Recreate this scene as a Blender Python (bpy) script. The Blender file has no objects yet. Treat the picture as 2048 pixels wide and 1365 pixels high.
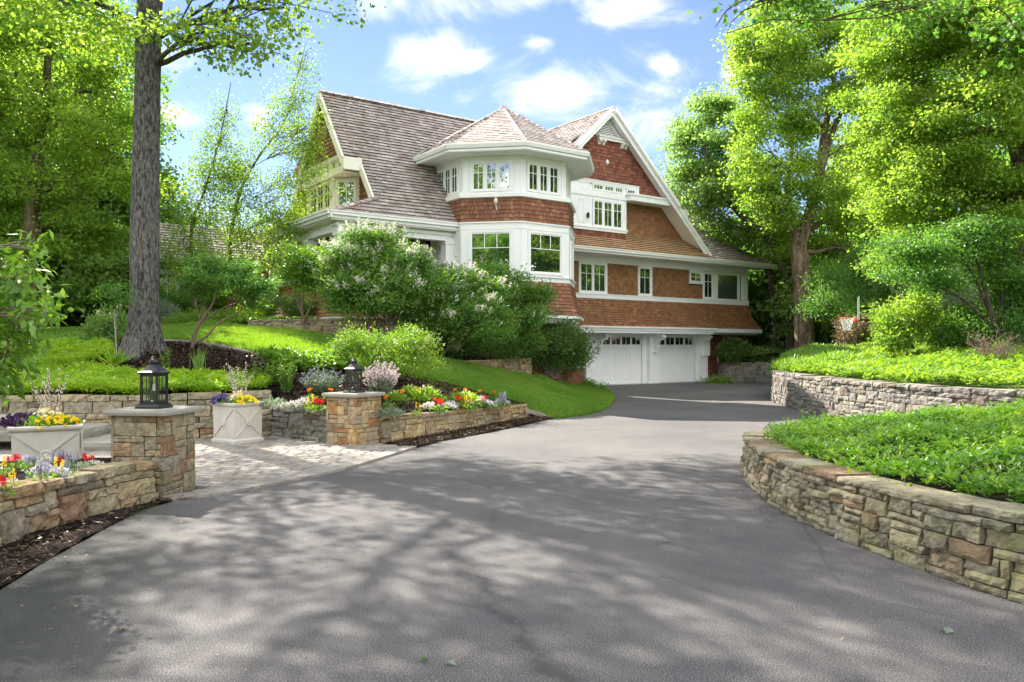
import bpy, math, random
import numpy as np
from mathutils import Vector, noise as mnoise
from mathutils.geometry import delaunay_2d_cdt
R = math.radians
sc = bpy.context.scene
COL = sc.collection

# ------------------------------------------------------------------ camera
FPX, HOR, CAMH = 1600.0, 695.0, 1.6      # focal length and horizon row measured on the 2048 px wide photo
cam = bpy.data.objects.new('camera', bpy.data.cameras.new('camera')); COL.objects.link(cam)
cam.location = (0, 0, CAMH); cam.rotation_euler = (R(90), 0, 0)
cam.data.sensor_width = 36; cam.data.lens = 36*FPX/2048; cam.data.shift_y = (HOR-682.5)/2048
cam.data.clip_start = .05; cam.data.clip_end = 2000
sc.camera = cam
# ------------------------------------------------------------------ light
SUN_AZ, SUN_EL = 38.0, 43.0              # degrees towards the left of straight ahead, and up
sv = Vector((-math.sin(R(SUN_AZ))*math.cos(R(SUN_EL)), math.cos(R(SUN_AZ))*math.cos(R(SUN_EL)), math.sin(R(SUN_EL))))
sl = bpy.data.lights.new('sun', 'SUN'); sl.energy = 4.8; sl.angle = R(.53); sl.color = (1, .93, .84)
so = bpy.data.objects.new('sun', sl); COL.objects.link(so); so.rotation_euler = sv.to_track_quat('Z', 'Y').to_euler(); so.location = (-20, 30, 40)
sc.view_settings.view_transform = 'Standard'; sc.view_settings.look = 'None'
sc.view_settings.exposure = 1.88; sc.view_settings.gamma = 1.0

W = bpy.data.worlds.new("World"); sc.world = W; W.use_nodes = True
wt = W.node_tree; wn, wl = wt.nodes, wt.links; wn.clear()
def mth(nt, op, a, b=None, c=None, clamp=False):
    n = nt.nodes.new('ShaderNodeMath'); n.operation = op; n.use_clamp = clamp
    for i, x in enumerate((a, b, c)):
        if x is None: continue
        if hasattr(x, 'type') and hasattr(x, 'links'): nt.links.new(x, n.inputs[i])
        else: n.inputs[i].default_value = x
    return n.outputs[0]
sky = wn.new('ShaderNodeTexSky'); sky.sky_type = 'NISHITA'; sky.sun_disc = False
sky.sun_elevation = R(SUN_EL); sky.sun_rotation = R(-SUN_AZ); sky.air_density = 1.0; sky.dust_density = 0.0; sky.ozone_density = 2.5
tc = wn.new('ShaderNodeTexCoord'); sx = wn.new('ShaderNodeSeparateXYZ'); wl.new(tc.outputs['Generated'], sx.inputs[0])
X, Y, Z = sx.outputs
az = mth(wt, 'ARCTAN2', X, Y); el = mth(wt, 'ARCSINE', Z)
def azel(px, py):
    x, y, z = (px-1024)/FPX, 1.0, (HOR-py)/FPX
    return math.atan2(x, y), math.asin(z/math.sqrt(x*x+y*y+z*z))
cov = None
for px, py, rx, ry, amp in ((850, 105, 105, 42, 1), (930, 120, 60, 26, .9), (1130, 195, 130, 48, .95), (1270, 245, 130, 60, .9), (1330, 130, 38, 22, .9),
                            (760, 15, 150, 40, .75), (1000, 5, 190, 32, .85), (1240, 10, 130, 40, .9), (520, 245, 30, 34, 1), (340, 232, 44, 26, .95),
                            (1075, 85, 30, 18, .8), (1470, 150, 30, 30, .9), (640, 55, 60, 24, .6), (1200, 40, 30, 10, .8), (1180,170,260,70,.35),(420,420,160,60,.5)):
    a0, e0 = azel(px, py)
    dx = mth(wt, 'DIVIDE', mth(wt, 'SUBTRACT', az, a0), rx/FPX); dy = mth(wt, 'DIVIDE', mth(wt, 'SUBTRACT', el, e0), ry/FPX)
    r2 = mth(wt, 'ADD', mth(wt, 'MULTIPLY', dx, dx), mth(wt, 'MULTIPLY', dy, dy))
    g = mth(wt, 'MULTIPLY', mth(wt, 'EXPONENT', mth(wt, 'MULTIPLY', r2, -.9)), amp)
    cov = g if cov is None else mth(wt, 'MAXIMUM', cov, g)
side = mth(wt, 'MULTIPLY', mth(wt, 'GREATER_THAN', mth(wt, 'ABSOLUTE', az), .75), .75)     # unseen cloud added outside the view as fill light
cov = mth(wt, 'MAXIMUM', cov, side); cov = mth(wt, 'MAXIMUM', cov, mth(wt, 'MULTIPLY', mth(wt, 'GREATER_THAN', Z, .6), .45))
mp = wn.new('ShaderNodeMapping'); mp.inputs['Scale'].default_value = (1, 1, 1.9); wl.new(tc.outputs['Generated'], mp.inputs[0])
nz = wn.new('ShaderNodeTexNoise'); nz.inputs['Scale'].default_value = 7; nz.inputs['Detail'].default_value = 10; nz.inputs['Roughness'].default_value = .6; nz.inputs['Distortion'].default_value = .6
wl.new(mp.outputs[0], nz.inputs['Vector'])
f = mth(wt, 'ADD', cov, mth(wt, 'MULTIPLY', mth(wt, 'SUBTRACT', nz.outputs[0], .5), 3.4))
mr = wn.new('ShaderNodeMapRange'); mr.interpolation_type = 'SMOOTHSTEP'; mr.inputs['From Min'].default_value = .36; mr.inputs['From Max'].default_value = 1.4
wl.new(f, mr.inputs['Value'])
mx = wn.new('ShaderNodeMix'); mx.data_type = 'RGBA'; wl.new(mth(wt,'MULTIPLY',mr.outputs[0],.88), mx.inputs['Factor'])
hs = wn.new('ShaderNodeMix'); hs.data_type='RGBA'; hs.blend_type='MULTIPLY'; hs.inputs['Factor'].default_value=1; hs.inputs['B'].default_value=(.54, .50, .63, 1)
wl.new(sky.outputs[0], hs.inputs['A']); wl.new(hs.outputs['Result'], mx.inputs['A'])
cb = wn.new('ShaderNodeMix'); cb.data_type = 'RGBA'; wl.new(mth(wt, 'GREATER_THAN', mth(wt, 'ABSOLUTE', az), .9), cb.inputs['Factor'])
cb.inputs['A'].default_value = (3.9, 3.95, 4.2, 1); cb.inputs['B'].default_value = (20, 19.3, 18.8, 1)      # cloud in view, and the added unseen cloud, brightened to raise the fill
wl.new(cb.outputs['Result'], mx.inputs['B'])
bg = wn.new('ShaderNodeBackground'); bg.inputs[1].default_value = .10; wl.new(mx.outputs['Result'], bg.inputs[0])
wo = wn.new('ShaderNodeOutputWorld'); wl.new(bg.outputs[0], wo.inputs[0])

# ------------------------------------------------------------------ helpers
def at(px, py, Y):                       # a point of the place from its row and column in the photo and its distance
    return Vector(((px-1024)/FPX*Y, Y, CAMH+(HOR-py)/FPX*Y))
def gnd(px, py):
    return at(px, py, CAMH*FPX/(py-HOR))
A54 = R(54.4)
UX, UY = math.sin(A54), math.cos(A54)
O = Vector((.1131*34.1, 34.1, 0)); EU = Vector((UX, UY, 0)); EV = Vector((-UY, UX, 0)); EZ = Vector((0, 0, 1))
def H(u, v, z): return O+EU*u+EV*v+EZ*z
ORG = {}
class Fr:
    def __init__(s, o, ex, ey):
        s.o = Vector(o); s.ex = Vector(ex).normalized(); s.ey = Vector(ey).normalized(); s.n = s.ex.cross(s.ey).normalized()
    def p(s, a, b, d=0): return s.o+s.ex*a+s.ey*b+s.n*d
def frU(v, z=0): return Fr(H(0, v, z), EU, EZ)             # facade facing the drive, a = u
def frL(u): return Fr(H(u, 0, 0), -EV, EZ)                 # gable end facing left, a = -v

def tag(o, label=None, cat=None, group=None, kind=None):
    if label: o['label'] = label
    if cat: o['category'] = cat
    if group: o['group'] = group
    if kind: o['kind'] = kind
    return o
def empty(name, loc, label, cat, group=None):
    o = bpy.data.objects.new(name, None); COL.objects.link(o); o.location = loc; o.empty_display_size = .2
    ORG[o.name] = Vector(loc); tag(o, label, cat, group); return o
def link(name, me, parent, org=None):
    o = bpy.data.objects.new(name, me); COL.objects.link(o)
    if parent is not None:
        o.parent = parent; ORG[o.name] = ORG[parent.name]
    else:
        o.location = org or (0, 0, 0); ORG[o.name] = Vector(org or (0, 0, 0))
    return o
def mesh_np(name, verts, faces, mat, parent=None, rnd=None, smooth=False, org=None):
    verts = np.asarray(verts, dtype=np.float32); faces = np.asarray(faces, dtype=np.int32); k = faces.shape[1]
    o3 = ORG[parent.name] if parent is not None else Vector(org or (0, 0, 0))
    verts = verts-np.array(o3, dtype=np.float32)
    me = bpy.data.meshes.new(name); me.vertices.add(len(verts)); me.vertices.foreach_set('co', verts.ravel())
    me.loops.add(faces.size); me.loops.foreach_set('vertex_index', faces.ravel())
    me.polygons.add(len(faces)); me.polygons.foreach_set('loop_start', np.arange(0, faces.size, k, dtype=np.int32))
    me.polygons.foreach_set('loop_total', np.full(len(faces), k, dtype=np.int32))
    if smooth: me.polygons.foreach_set('use_smooth', np.ones(len(faces), dtype=bool))
    me.update(calc_edges=True)
    if rnd is not None:
        at_ = me.attributes.new('rnd', 'FLOAT', 'FACE'); at_.data.foreach_set('value', np.asarray(rnd, dtype=np.float32))
    me.materials.append(mat)
    return link(name, me, parent, o3 if parent is None else None)
class MB:
    def __init__(s): s.v = []; s.f = []; s.r = []; s.sm = []
    def add(s, vs, fs, r=0.5, sm=False):
        b = len(s.v); s.v += [tuple(x) for x in vs]
        for f in fs: s.f.append([b+i for i in f]); s.r.append(r); s.sm.append(sm)
    def box(s, c0, c1, r=.5):
        x0, y0, z0 = c0; x1, y1, z1 = c1
        s.add([(x0,y0,z0),(x1,y0,z0),(x1,y1,z0),(x0,y1,z0),(x0,y0,z1),(x1,y0,z1),(x1,y1,z1),(x0,y1,z1)],
              [(0,3,2,1),(4,5,6,7),(0,1,5,4),(1,2,6,5),(2,3,7,6),(3,0,4,7)], r)
    def hull8(s, P, r=.5):      # eight points ordered like box
        s.add(P, [(0,3,2,1),(4,5,6,7),(0,1,5,4),(1,2,6,5),(2,3,7,6),(3,0,4,7)], r)
    def fbox(s, F, a0, a1, b0, b1, d0, d1, r=.5):
        # a right, b up, d outwards
        s.hull8([F.p(a0,b0,d1),F.p(a1,b0,d1),F.p(a1,b0,d0),F.p(a0,b0,d0),F.p(a0,b1,d1),F.p(a1,b1,d1),F.p(a1,b1,d0),F.p(a0,b1,d0)], r)
    def ubox(s, u0, u1, v0, v1, z0, z1, r=.5):
        s.hull8([H(u0,v0,z0),H(u1,v0,z0),H(u1,v1,z0),H(u0,v1,z0),H(u0,v0,z1),H(u1,v0,z1),H(u1,v1,z1),H(u0,v1,z1)], r)
    def tube(s, pts, rad, n=8, caps=True, r=.5, sm=True):
        pts = [Vector(p) for p in pts]; rings = []; up = Vector((.3, .2, 1)).normalized()
        for i, p in enumerate(pts):
            t = (pts[min(i+1, len(pts)-1)]-pts[max(i-1, 0)])
            if t.length < 1e-9: t = Vector((0, 0, 1))
            t.normalize(); a = t.cross(up)
            if a.length < .05: a = t.cross(Vector((1, 0, 0)))
            a.normalize(); b = t.cross(a); q = rad[i] if hasattr(rad, '__len__') else rad
            rings.append([p+(a*math.cos(2*math.pi*k/n)+b*math.sin(2*math.pi*k/n))*q for k in range(n)])
        vs = [x for g in rings for x in g]; fs = []
        for i in range(len(pts)-1):
            for k in range(n): fs.append((i*n+k, i*n+(k+1) % n, (i+1)*n+(k+1) % n, (i+1)*n+k))
        s.add(vs, fs, r, sm)
        if caps: s.add(rings[-1], [tuple(range(n))], r); s.add(rings[0], [tuple(range(n))[::-1]], r)
    def lathe(s, c, prof, n=24, r=.5, sm=False, a0=0.0, ax=(Vector((1,0,0)), Vector((0,1,0)))):
        c = Vector(c); vs = []; fs = []
        for (q, z) in prof:
            for k in range(n):
                t = a0+2*math.pi*k/n; vs.append(c+(ax[0]*math.cos(t)+ax[1]*math.sin(t))*q+EZ*z)
        for i in range(len(prof)-1):
            for k in range(n): fs.append((i*n+k, i*n+(k+1) % n, (i+1)*n+(k+1) % n, (i+1)*n+k))
        s.add(vs, fs, r, sm)
    def extrude(s, poly, F, d0, d1, r=.5):        # polygon in the frame, between two depths
        n = len(poly); vs = [F.p(a, b, d1) for a, b in poly]+[F.p(a, b, d0) for a, b in poly]
        s.add(vs, [tuple(range(n)), tuple(range(2*n-1, n-1, -1))]+[(i, i+n, (i+1) % n+n, (i+1) % n) for i in range(n)], r)
    def build(s, name, mat, parent=None, org=None):
        o3 = ORG[parent.name] if parent is not None else Vector(org or (0, 0, 0))
        me = bpy.data.meshes.new(name); me.from_pydata([(v[0]-o3[0], v[1]-o3[1], v[2]-o3[2]) for v in s.v], [], s.f)
        a = me.attributes.new('rnd', 'FLOAT', 'FACE'); a.data.foreach_set('value', s.r)
        me.polygons.foreach_set('use_smooth', s.sm); me.materials.append(mat); me.update()
        return link(name, me, parent, o3 if parent is None else None)
def clip(poly, nx, ny, c):                        # keep nx*a+ny*b <= c
    out = []; n = len(poly)
    for i in range(n):
        p, q = poly[i], poly[(i+1) % n]; dp = nx*p[0]+ny*p[1]-c; dq = nx*q[0]+ny*q[1]-c
        if dp <= 0: out.append(p)
        if (dp < 0 < dq) or (dq < 0 < dp):
            t = dp/(dp-dq); out.append((p[0]+(q[0]-p[0])*t, p[1]+(q[1]-p[1])*t))
    return out
def shingles(mb, F, poly, course, wr, th, rg, base=0.0, gap=.009):
    ar = sum(poly[i][0]*poly[(i+1) % len(poly)][1]-poly[(i+1) % len(poly)][0]*poly[i][1] for i in range(len(poly)))
    if ar < 0: poly = poly[::-1]
    b0 = min(p[1] for p in poly); b1 = max(p[1] for p in poly); a0 = min(p[0] for p in poly); a1 = max(p[0] for p in poly)
    edges = []
    for i in range(len(poly)):
        p, q = poly[i], poly[(i+1) % len(poly)]; ex, ey = q[0]-p[0], q[1]-p[1]; l = math.hypot(ex, ey)
        if l < 1e-6: continue
        nx, ny = ey/l, -ex/l; edges.append((nx, ny, nx*p[0]+ny*p[1]))
    nr = max(1, round((b1-b0)/course)); ch = (b1-b0)/nr
    for k in range(nr):
        bb = b0+k*ch; a = a0-rg.random()*wr[1]
        while a < a1:
            w = rg.uniform(*wr); jj = rg.uniform(-.05, .05)*ch if k else 0
            q = [(a, bb+jj), (a+w-gap, bb+jj), (a+w-gap, bb+ch), (a, bb+ch)]; a += w
            for e in edges:
                q = clip(q, *e)
                if len(q) < 3: break
            if len(q) < 3: continue
            n = len(q); tt = th*rg.uniform(.85, 1.2)
            fr = [F.p(x, y, base+tt*(1-.85*min(1, max(0, (y-bb)/ch)))) for x, y in q]; bk = [F.p(x, y, base-.004) for x, y in q]
            mb.add(fr+bk, [tuple(range(n))], .12+.88*rg.random()); mb.add(fr+bk, [(i, i+n, (i+1) % n+n, (i+1) % n) for i in range(n) if abs(q[i][1]-q[(i+1) % n][1]) > .004 or q[i][1] > bb+ch*.5], .5)
            mb.add(fr+bk, [(i, i+n, (i+1) % n+n, (i+1) % n) for i in range(n) if not (abs(q[i][1]-q[(i+1) % n][1]) > .004 or q[i][1] > bb+ch*.5)], 0.0)     # butts darkened: shade line under each course painted in, with end-grain weathering
def shq(mb, pts, course, wr, th, rg, base=0.0):   # shingle a flat convex polygon given in space; first edge is its bottom
    pts = [Vector(p) for p in pts]; ex = (pts[1]-pts[0]).normalized(); far = max(pts[2:], key=lambda p: ((p-pts[0])-ex*(p-pts[0]).dot(ex)).length)
    ey = ((far-pts[0])-ex*(far-pts[0]).dot(ex)).normalized(); F = Fr(pts[0], ex, ey)
    shingles(mb, F, [((p-F.o).dot(F.ex), (p-F.o).dot(F.ey)) for p in pts], course, wr, th, rg, base)
    return F
def copy_tree(o, parent=None):
    c = o.copy(); COL.objects.link(c); c.parent = parent; ORG[c.name] = Vector((0, 0, 0))
    for ch in list(o.children): copy_tree(ch, c)
    return c
def inpoly(x, y, poly):
    r = False; n = len(poly); j = n-1
    for i in range(n):
        xi, yi = poly[i][0], poly[i][1]; xj, yj = poly[j][0], poly[j][1]
        if (yi > y) != (yj > y) and x < (xj-xi)*(y-yi)/(yj-yi)+xi: r = not r
        j = i
    return r
def inpoly_np(x, y, poly):
    r = np.zeros(len(x), bool); n = len(poly); j = n-1
    for i in range(n):
        xi, yi = poly[i][0], poly[i][1]; xj, yj = poly[j][0], poly[j][1]
        if abs(yj-yi) > 1e-9: r ^= ((yi > y) != (yj > y)) & (x < (xj-xi)*(y-yi)/(yj-yi)+xi)
        j = i
    return r
def smooth_path(pts, n=6, closed=False):          # Catmull-Rom
    P = [Vector(p) for p in pts]; out = []; m = len(P)
    for i in range(m if closed else m-1):
        p0 = P[(i-1) % m] if closed or i else P[0]*2-P[1]; p1 = P[i]; p2 = P[(i+1) % m]
        p3 = P[(i+2) % m] if closed or i+2 < m else P[-1]*2-P[-2]
        for k in range(n):
            t = k/n; out.append(.5*((2*p1)+(p2-p0)*t+(2*p0-5*p1+4*p2-p3)*t*t+(3*p1-p0-3*p2+p3)*t**3))
    if not closed: out.append(P[-1])
    return out
class RBF:
    def __init__(s, pts):
        P = np.array([tuple(p) for p in pts], float); s.p = P[:, :2]; n = len(P)
        d = np.linalg.norm(s.p[:, None]-s.p[None], axis=2)
        A = np.zeros((n+3, n+3)); A[:n, :n] = -d+np.eye(n)*.15; A[:n, n] = 1; A[:n, n+1:] = s.p; A[n, :n] = 1; A[n+1:, :n] = s.p.T
        s.w = np.linalg.solve(A, np.concatenate([P[:, 2], np.zeros(3)])); s.n = n
    def __call__(s, x, y):
        x = np.atleast_1d(np.asarray(x, float)); y = np.atleast_1d(np.asarray(y, float))
        d = np.hypot(x[:, None]-s.p[None, :, 0], y[:, None]-s.p[None, :, 1])
        return -d@s.w[:s.n]+s.w[s.n]+s.w[s.n+1]*x+s.w[s.n+2]*y
    def at(s, x, y): return float(s(x, y)[0])
def sheet(name, poly, hf, mat, step, off=0.0, parent=None, rough=0.0, edge_drop=0.0):
    pts = [Vector((p[0], p[1])) for p in poly]; b = []
    for i in range(len(pts)):
        p, q = pts[i], pts[(i+1) % len(pts)]; k = max(1, int((q-p).length/step))
        for j in range(k): b.append(p.lerp(q, j/k))
    nb = len(b); xs = [p.x for p in b]; ys = [p.y for p in b]; g = []
    gx, gy = np.meshgrid(np.arange(min(xs), max(xs), step), np.arange(min(ys), max(ys), step)); gx = gx.ravel(); gy = gy.ravel()
    rg = np.random.default_rng(3); gx = gx+rg.uniform(-.2, .2, len(gx))*step; gy = gy+rg.uniform(-.2, .2, len(gx))*step
    m = inpoly_np(gx, gy, [(p.x, p.y) for p in b]); g = [Vector((x, y)) for x, y in zip(gx[m], gy[m])]
    r = delaunay_2d_cdt(b+g, [(i, (i+1) % nb) for i in range(nb)], [], 1, 1e-4)
    v2, fs = r[0], r[2]; x = np.array([v.x for v in v2]); y = np.array([v.y for v in v2]); z = hf(x, y)+off
    if rough: z = z+np.array([mnoise.noise((a*3, c*3, 0))*rough for a, c in zip(x, y)])
    if edge_drop:
        bs = {(round(p.x, 4), round(p.y, 4)) for p in b}
        z = z-np.array([edge_drop if (round(a, 4), round(c, 4)) in bs else 0 for a, c in zip(x, y)])
    mb = MB(); mb.v = list(zip(x, y, z)); mb.f = [list(f) for f in fs]; mb.r = [.5]*len(fs); mb.sm = [True]*len(fs)
    return mb.build(name, mat, parent)
def rand_in(poly, n, rg):
    P = np.array([(p[0], p[1]) for p in poly]); lo, hi = P.min(0), P.max(0); xs = []; ys = []; c = 0
    while c < n:
        x = rg.uniform(lo[0], hi[0], n*2); y = rg.uniform(lo[1], hi[1], n*2); m = inpoly_np(x, y, P.tolist()); xs.append(x[m]); ys.append(y[m]); c += m.sum()
        if m.sum() == 0: break
    return np.concatenate(xs)[:n], np.concatenate(ys)[:n]
def unit(a): return a/np.maximum(np.linalg.norm(a, axis=1, keepdims=True), 1e-9)
def leaf_arrays(pos, d, nrm, L, Wd, fold=.2, mid=.45):
    d = unit(d); s = unit(np.cross(nrm, d)); nn = np.cross(d, s); L = np.broadcast_to(L, (len(pos),))[:, None]; Wd = np.broadcast_to(Wd, (len(pos),))[:, None]
    m = pos+d*L*mid; v = np.stack([pos, m+s*Wd/2+nn*Wd*fold, pos+d*L, m-s*Wd/2+nn*Wd*fold], 1).reshape(-1, 3)
    i = np.arange(len(pos))[:, None]*4; f = np.concatenate([i+[[0, 1, 2]], i+[[0, 2, 3]]], 1).reshape(-1, 3)
    return v, f
def leaf_mesh(name, pos, d, nrm, L, Wd, mat, parent=None, rg=None, fold=.2, rnd=None, mid=.45, org=None):
    v, f = leaf_arrays(pos, d, nrm, L, Wd, fold, mid); r = rnd if rnd is not None else rg.random(len(pos))
    return mesh_np(name, v, f, mat, parent, np.repeat(r, 2), org=org)
# ------------------------------------------------------------------ materials
def newmat(name):
    m = bpy.data.materials.new(name); m.use_nodes = True; m.node_tree.nodes.clear(); return m, m.node_tree
def nd(nt, t, **k):
    n = nt.nodes.new('ShaderNode'+t)
    for a, b in k.items():
        if a[0] == '_': setattr(n, a[1:], b)
        else:
            s = n.inputs[a.replace('__', ' ')]
            if hasattr(b, 'links') and hasattr(b, 'type'): nt.links.new(b, s)
            else: s.default_value = b if not (isinstance(b, tuple) and len(b) == 3 and s.type == 'RGBA') else b+(1,)
    return n
def ramp(nt, fac, stops, interp='LINEAR'):
    n = nt.nodes.new('ShaderNodeValToRGB'); n.color_ramp.interpolation = interp; e = n.color_ramp.elements
    while len(e) < len(stops): e.new(.5)
    for i, (p, c) in enumerate(stops): e[i].position = p; e[i].color = c+(1,) if len(c) == 3 else c
    nt.links.new(fac, n.inputs[0]); return n.outputs[0]
def mixc(nt, f, a, b, mode='MIX'):
    n = nt.nodes.new('ShaderNodeMix'); n.data_type = 'RGBA'; n.blend_type = mode
    for s, x in (('Factor', f), ('A', a), ('B', b)):
        i = n.inputs[s]
        if hasattr(x, 'links') and hasattr(x, 'type'): nt.links.new(x, i)
        else: i.default_value = x if not (isinstance(x, tuple) and len(x) == 3) else x+(1,)
    return n.outputs['Result']
def obj_noise(nt, scale, detail=4, rough=.55, stretch=None, geo=False):
    c = nd(nt, 'NewGeometry').outputs['Position'] if geo else nd(nt, 'TexCoord').outputs['Object']
    if stretch: c = nd(nt, 'Mapping', Vector=c, Scale=stretch).outputs[0]
    return nd(nt, 'TexNoise', Vector=c, Scale=scale, Detail=detail, Roughness=rough).outputs[0]
def rndattr(nt): return nd(nt, 'Attribute', _attribute_name='rnd').outputs['Fac']
def finish(nt, col, rough=.6, bump=None, bs=.3, dist=.02, spec=.5, metal=0.0):
    p = nd(nt, 'BsdfPrincipled', Roughness=rough, Metallic=metal); p.inputs['Specular IOR Level'].default_value = spec
    if hasattr(col, 'links'): nt.links.new(col, p.inputs['Base Color'])
    else: p.inputs['Base Color'].default_value = col+(1,)
    if bump is not None: b = nd(nt, 'Bump', Strength=bs, Distance=dist, Height=bump); nt.links.new(b.outputs[0], p.inputs['Normal'])
    o = nd(nt, 'OutputMaterial'); nt.links.new(p.outputs[0], o.inputs[0]); return p
def m_plain(name, col, rough=.5, var=.08, scale=6, bump=0.0, metal=0.0, spec=.5):
    m, t = newmat(name); n = obj_noise(t, scale, 5); c = mixc(t, n, tuple(x*(1-var) for x in col), tuple(min(1, x*(1+var)) for x in col))
    finish(t, c, rough, n if bump else None, bump, .01, spec, metal); return m
def m_leaf(name, c1, c2, trans=.45, tcol=None, rough=.45, spec=.35):
    m, t = newmat(name); r = rndattr(t); n = obj_noise(t, .8, 4, geo=True)
    f = mth(t, 'ADD', mth(t, 'MULTIPLY', r, .5), mth(t, 'MULTIPLY', mth(t, 'SUBTRACT', n, .25), 1.0)); c = ramp(t, f, [(.12, c1), (.95, c2)])
    p = nd(t, 'BsdfPrincipled', Roughness=rough); p.inputs['Specular IOR Level'].default_value = spec; t.links.new(c, p.inputs['Base Color'])
    tc_ = mixc(t, 1.0, c, tcol or (1.9, 1.75, .55), 'MULTIPLY')
    tr = nd(t, 'BsdfTranslucent', Color=tc_); mxs = nd(t, 'MixShader', Fac=trans); t.links.new(p.outputs[0], mxs.inputs[1]); t.links.new(tr.outputs[0], mxs.inputs[2])
    o = nd(t, 'OutputMaterial'); t.links.new(mxs.outputs[0], o.inputs[0]); return m
def m_shingle(name, stops, streak=.35, vert=(40, 40, 3)):
    m, t = newmat(name); c = ramp(t, rndattr(t), stops); n = obj_noise(t, 1.0, 5, .6, vert); big = obj_noise(t, .5, 4)
    c = mixc(t, streak, c, ramp(t, n, [(.3, (.35, .33, .33)), (.7, (1.3, 1.25, 1.2))]), 'MULTIPLY')
    c = mixc(t, .6, c, ramp(t, big, [(.3, (.8, .8, .82)), (.7, (1.15, 1.1, 1.05))]), 'MULTIPLY')
    finish(t, c, .75, n, .25, .01, .3); return m
def m_stone(name, tint=(1, 1, 1), moss=.3, grey=0.0):
    m, t = newmat(name)
    S = [(0, (.20, .185, .155)), (.12, (.33, .30, .245)), (.26, (.43, .385, .29)), (.4, (.29, .29, .27)), (.52, (.38, .355, .30)), (.64, (.47, .40, .26)),
         (.76, (.24, .235, .225)), (.86, (.40, .28, .17)), (.93, (.27, .155, .115)), (1, (.36, .34, .30))]
    S = [(p, tuple((a*(1-grey)+(sum(c)/3*.75+.07)*w*grey)*b for a, b, w in zip(c, tint, (1.04, 1.0, .90)))) for p, c in S]
    c = ramp(t, rndattr(t), S); n = obj_noise(t, 13, 8, .7); n2 = obj_noise(t, 55, 4, .7); n4 = obj_noise(t, 22, 6, .75, (1, 1, 2.5)); n3 = obj_noise(t, 1.1, 4, .6)
    c = mixc(t, .8, c, ramp(t, n, [(.32, (.38, .36, .33)), (.5, (.92, .92, .92)), (.68, (1.4, 1.36, 1.3))]), 'MULTIPLY')
    c = mixc(t, .5, c, ramp(t, n2, [(.35, (.6, .6, .6)), (.65, (1.25, 1.25, 1.25))]), 'MULTIPLY')
    mo = mth(t, 'MULTIPLY', ramp(t, n3, [(.5, (0, 0, 0)), (.68, (1, 1, 1))]), mth(t, 'MULTIPLY', ramp(t, n, [(.4, (0, 0, 0)), (.6, (1, 1, 1))]), moss))
    c = mixc(t, mo, c, (.16, .19, .05))
    h = mth(t, 'ADD', n4, mth(t, 'MULTIPLY', n2, .4)); finish(t, c, .9, h, 1.0, .028, .15); return m
def m_bark(name, c1, c2, sc_=7, st=(1, 1, .18)):
    m, t = newmat(name); n = obj_noise(t, sc_, 8, .7, st); n2 = obj_noise(t, .9, 3); n3 = obj_noise(t, sc_*3.5, 4, .6, (1, 1, .4))
    f = mth(t, 'ADD', mth(t, 'MULTIPLY', n, .7), mth(t, 'MULTIPLY', n3, .3))
    c = ramp(t, f, [(.42, c1), (.50, tuple((a+b)/2 for a, b in zip(c1, c2))), (.58, c2)]); c = mixc(t, .5, c, ramp(t, n2, [(.3, (.75, .77, .75)), (.7, (1.25, 1.2, 1.1))]), 'MULTIPLY')
    finish(t, c, .9, f, 1.0, .06, .2); return m

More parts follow.
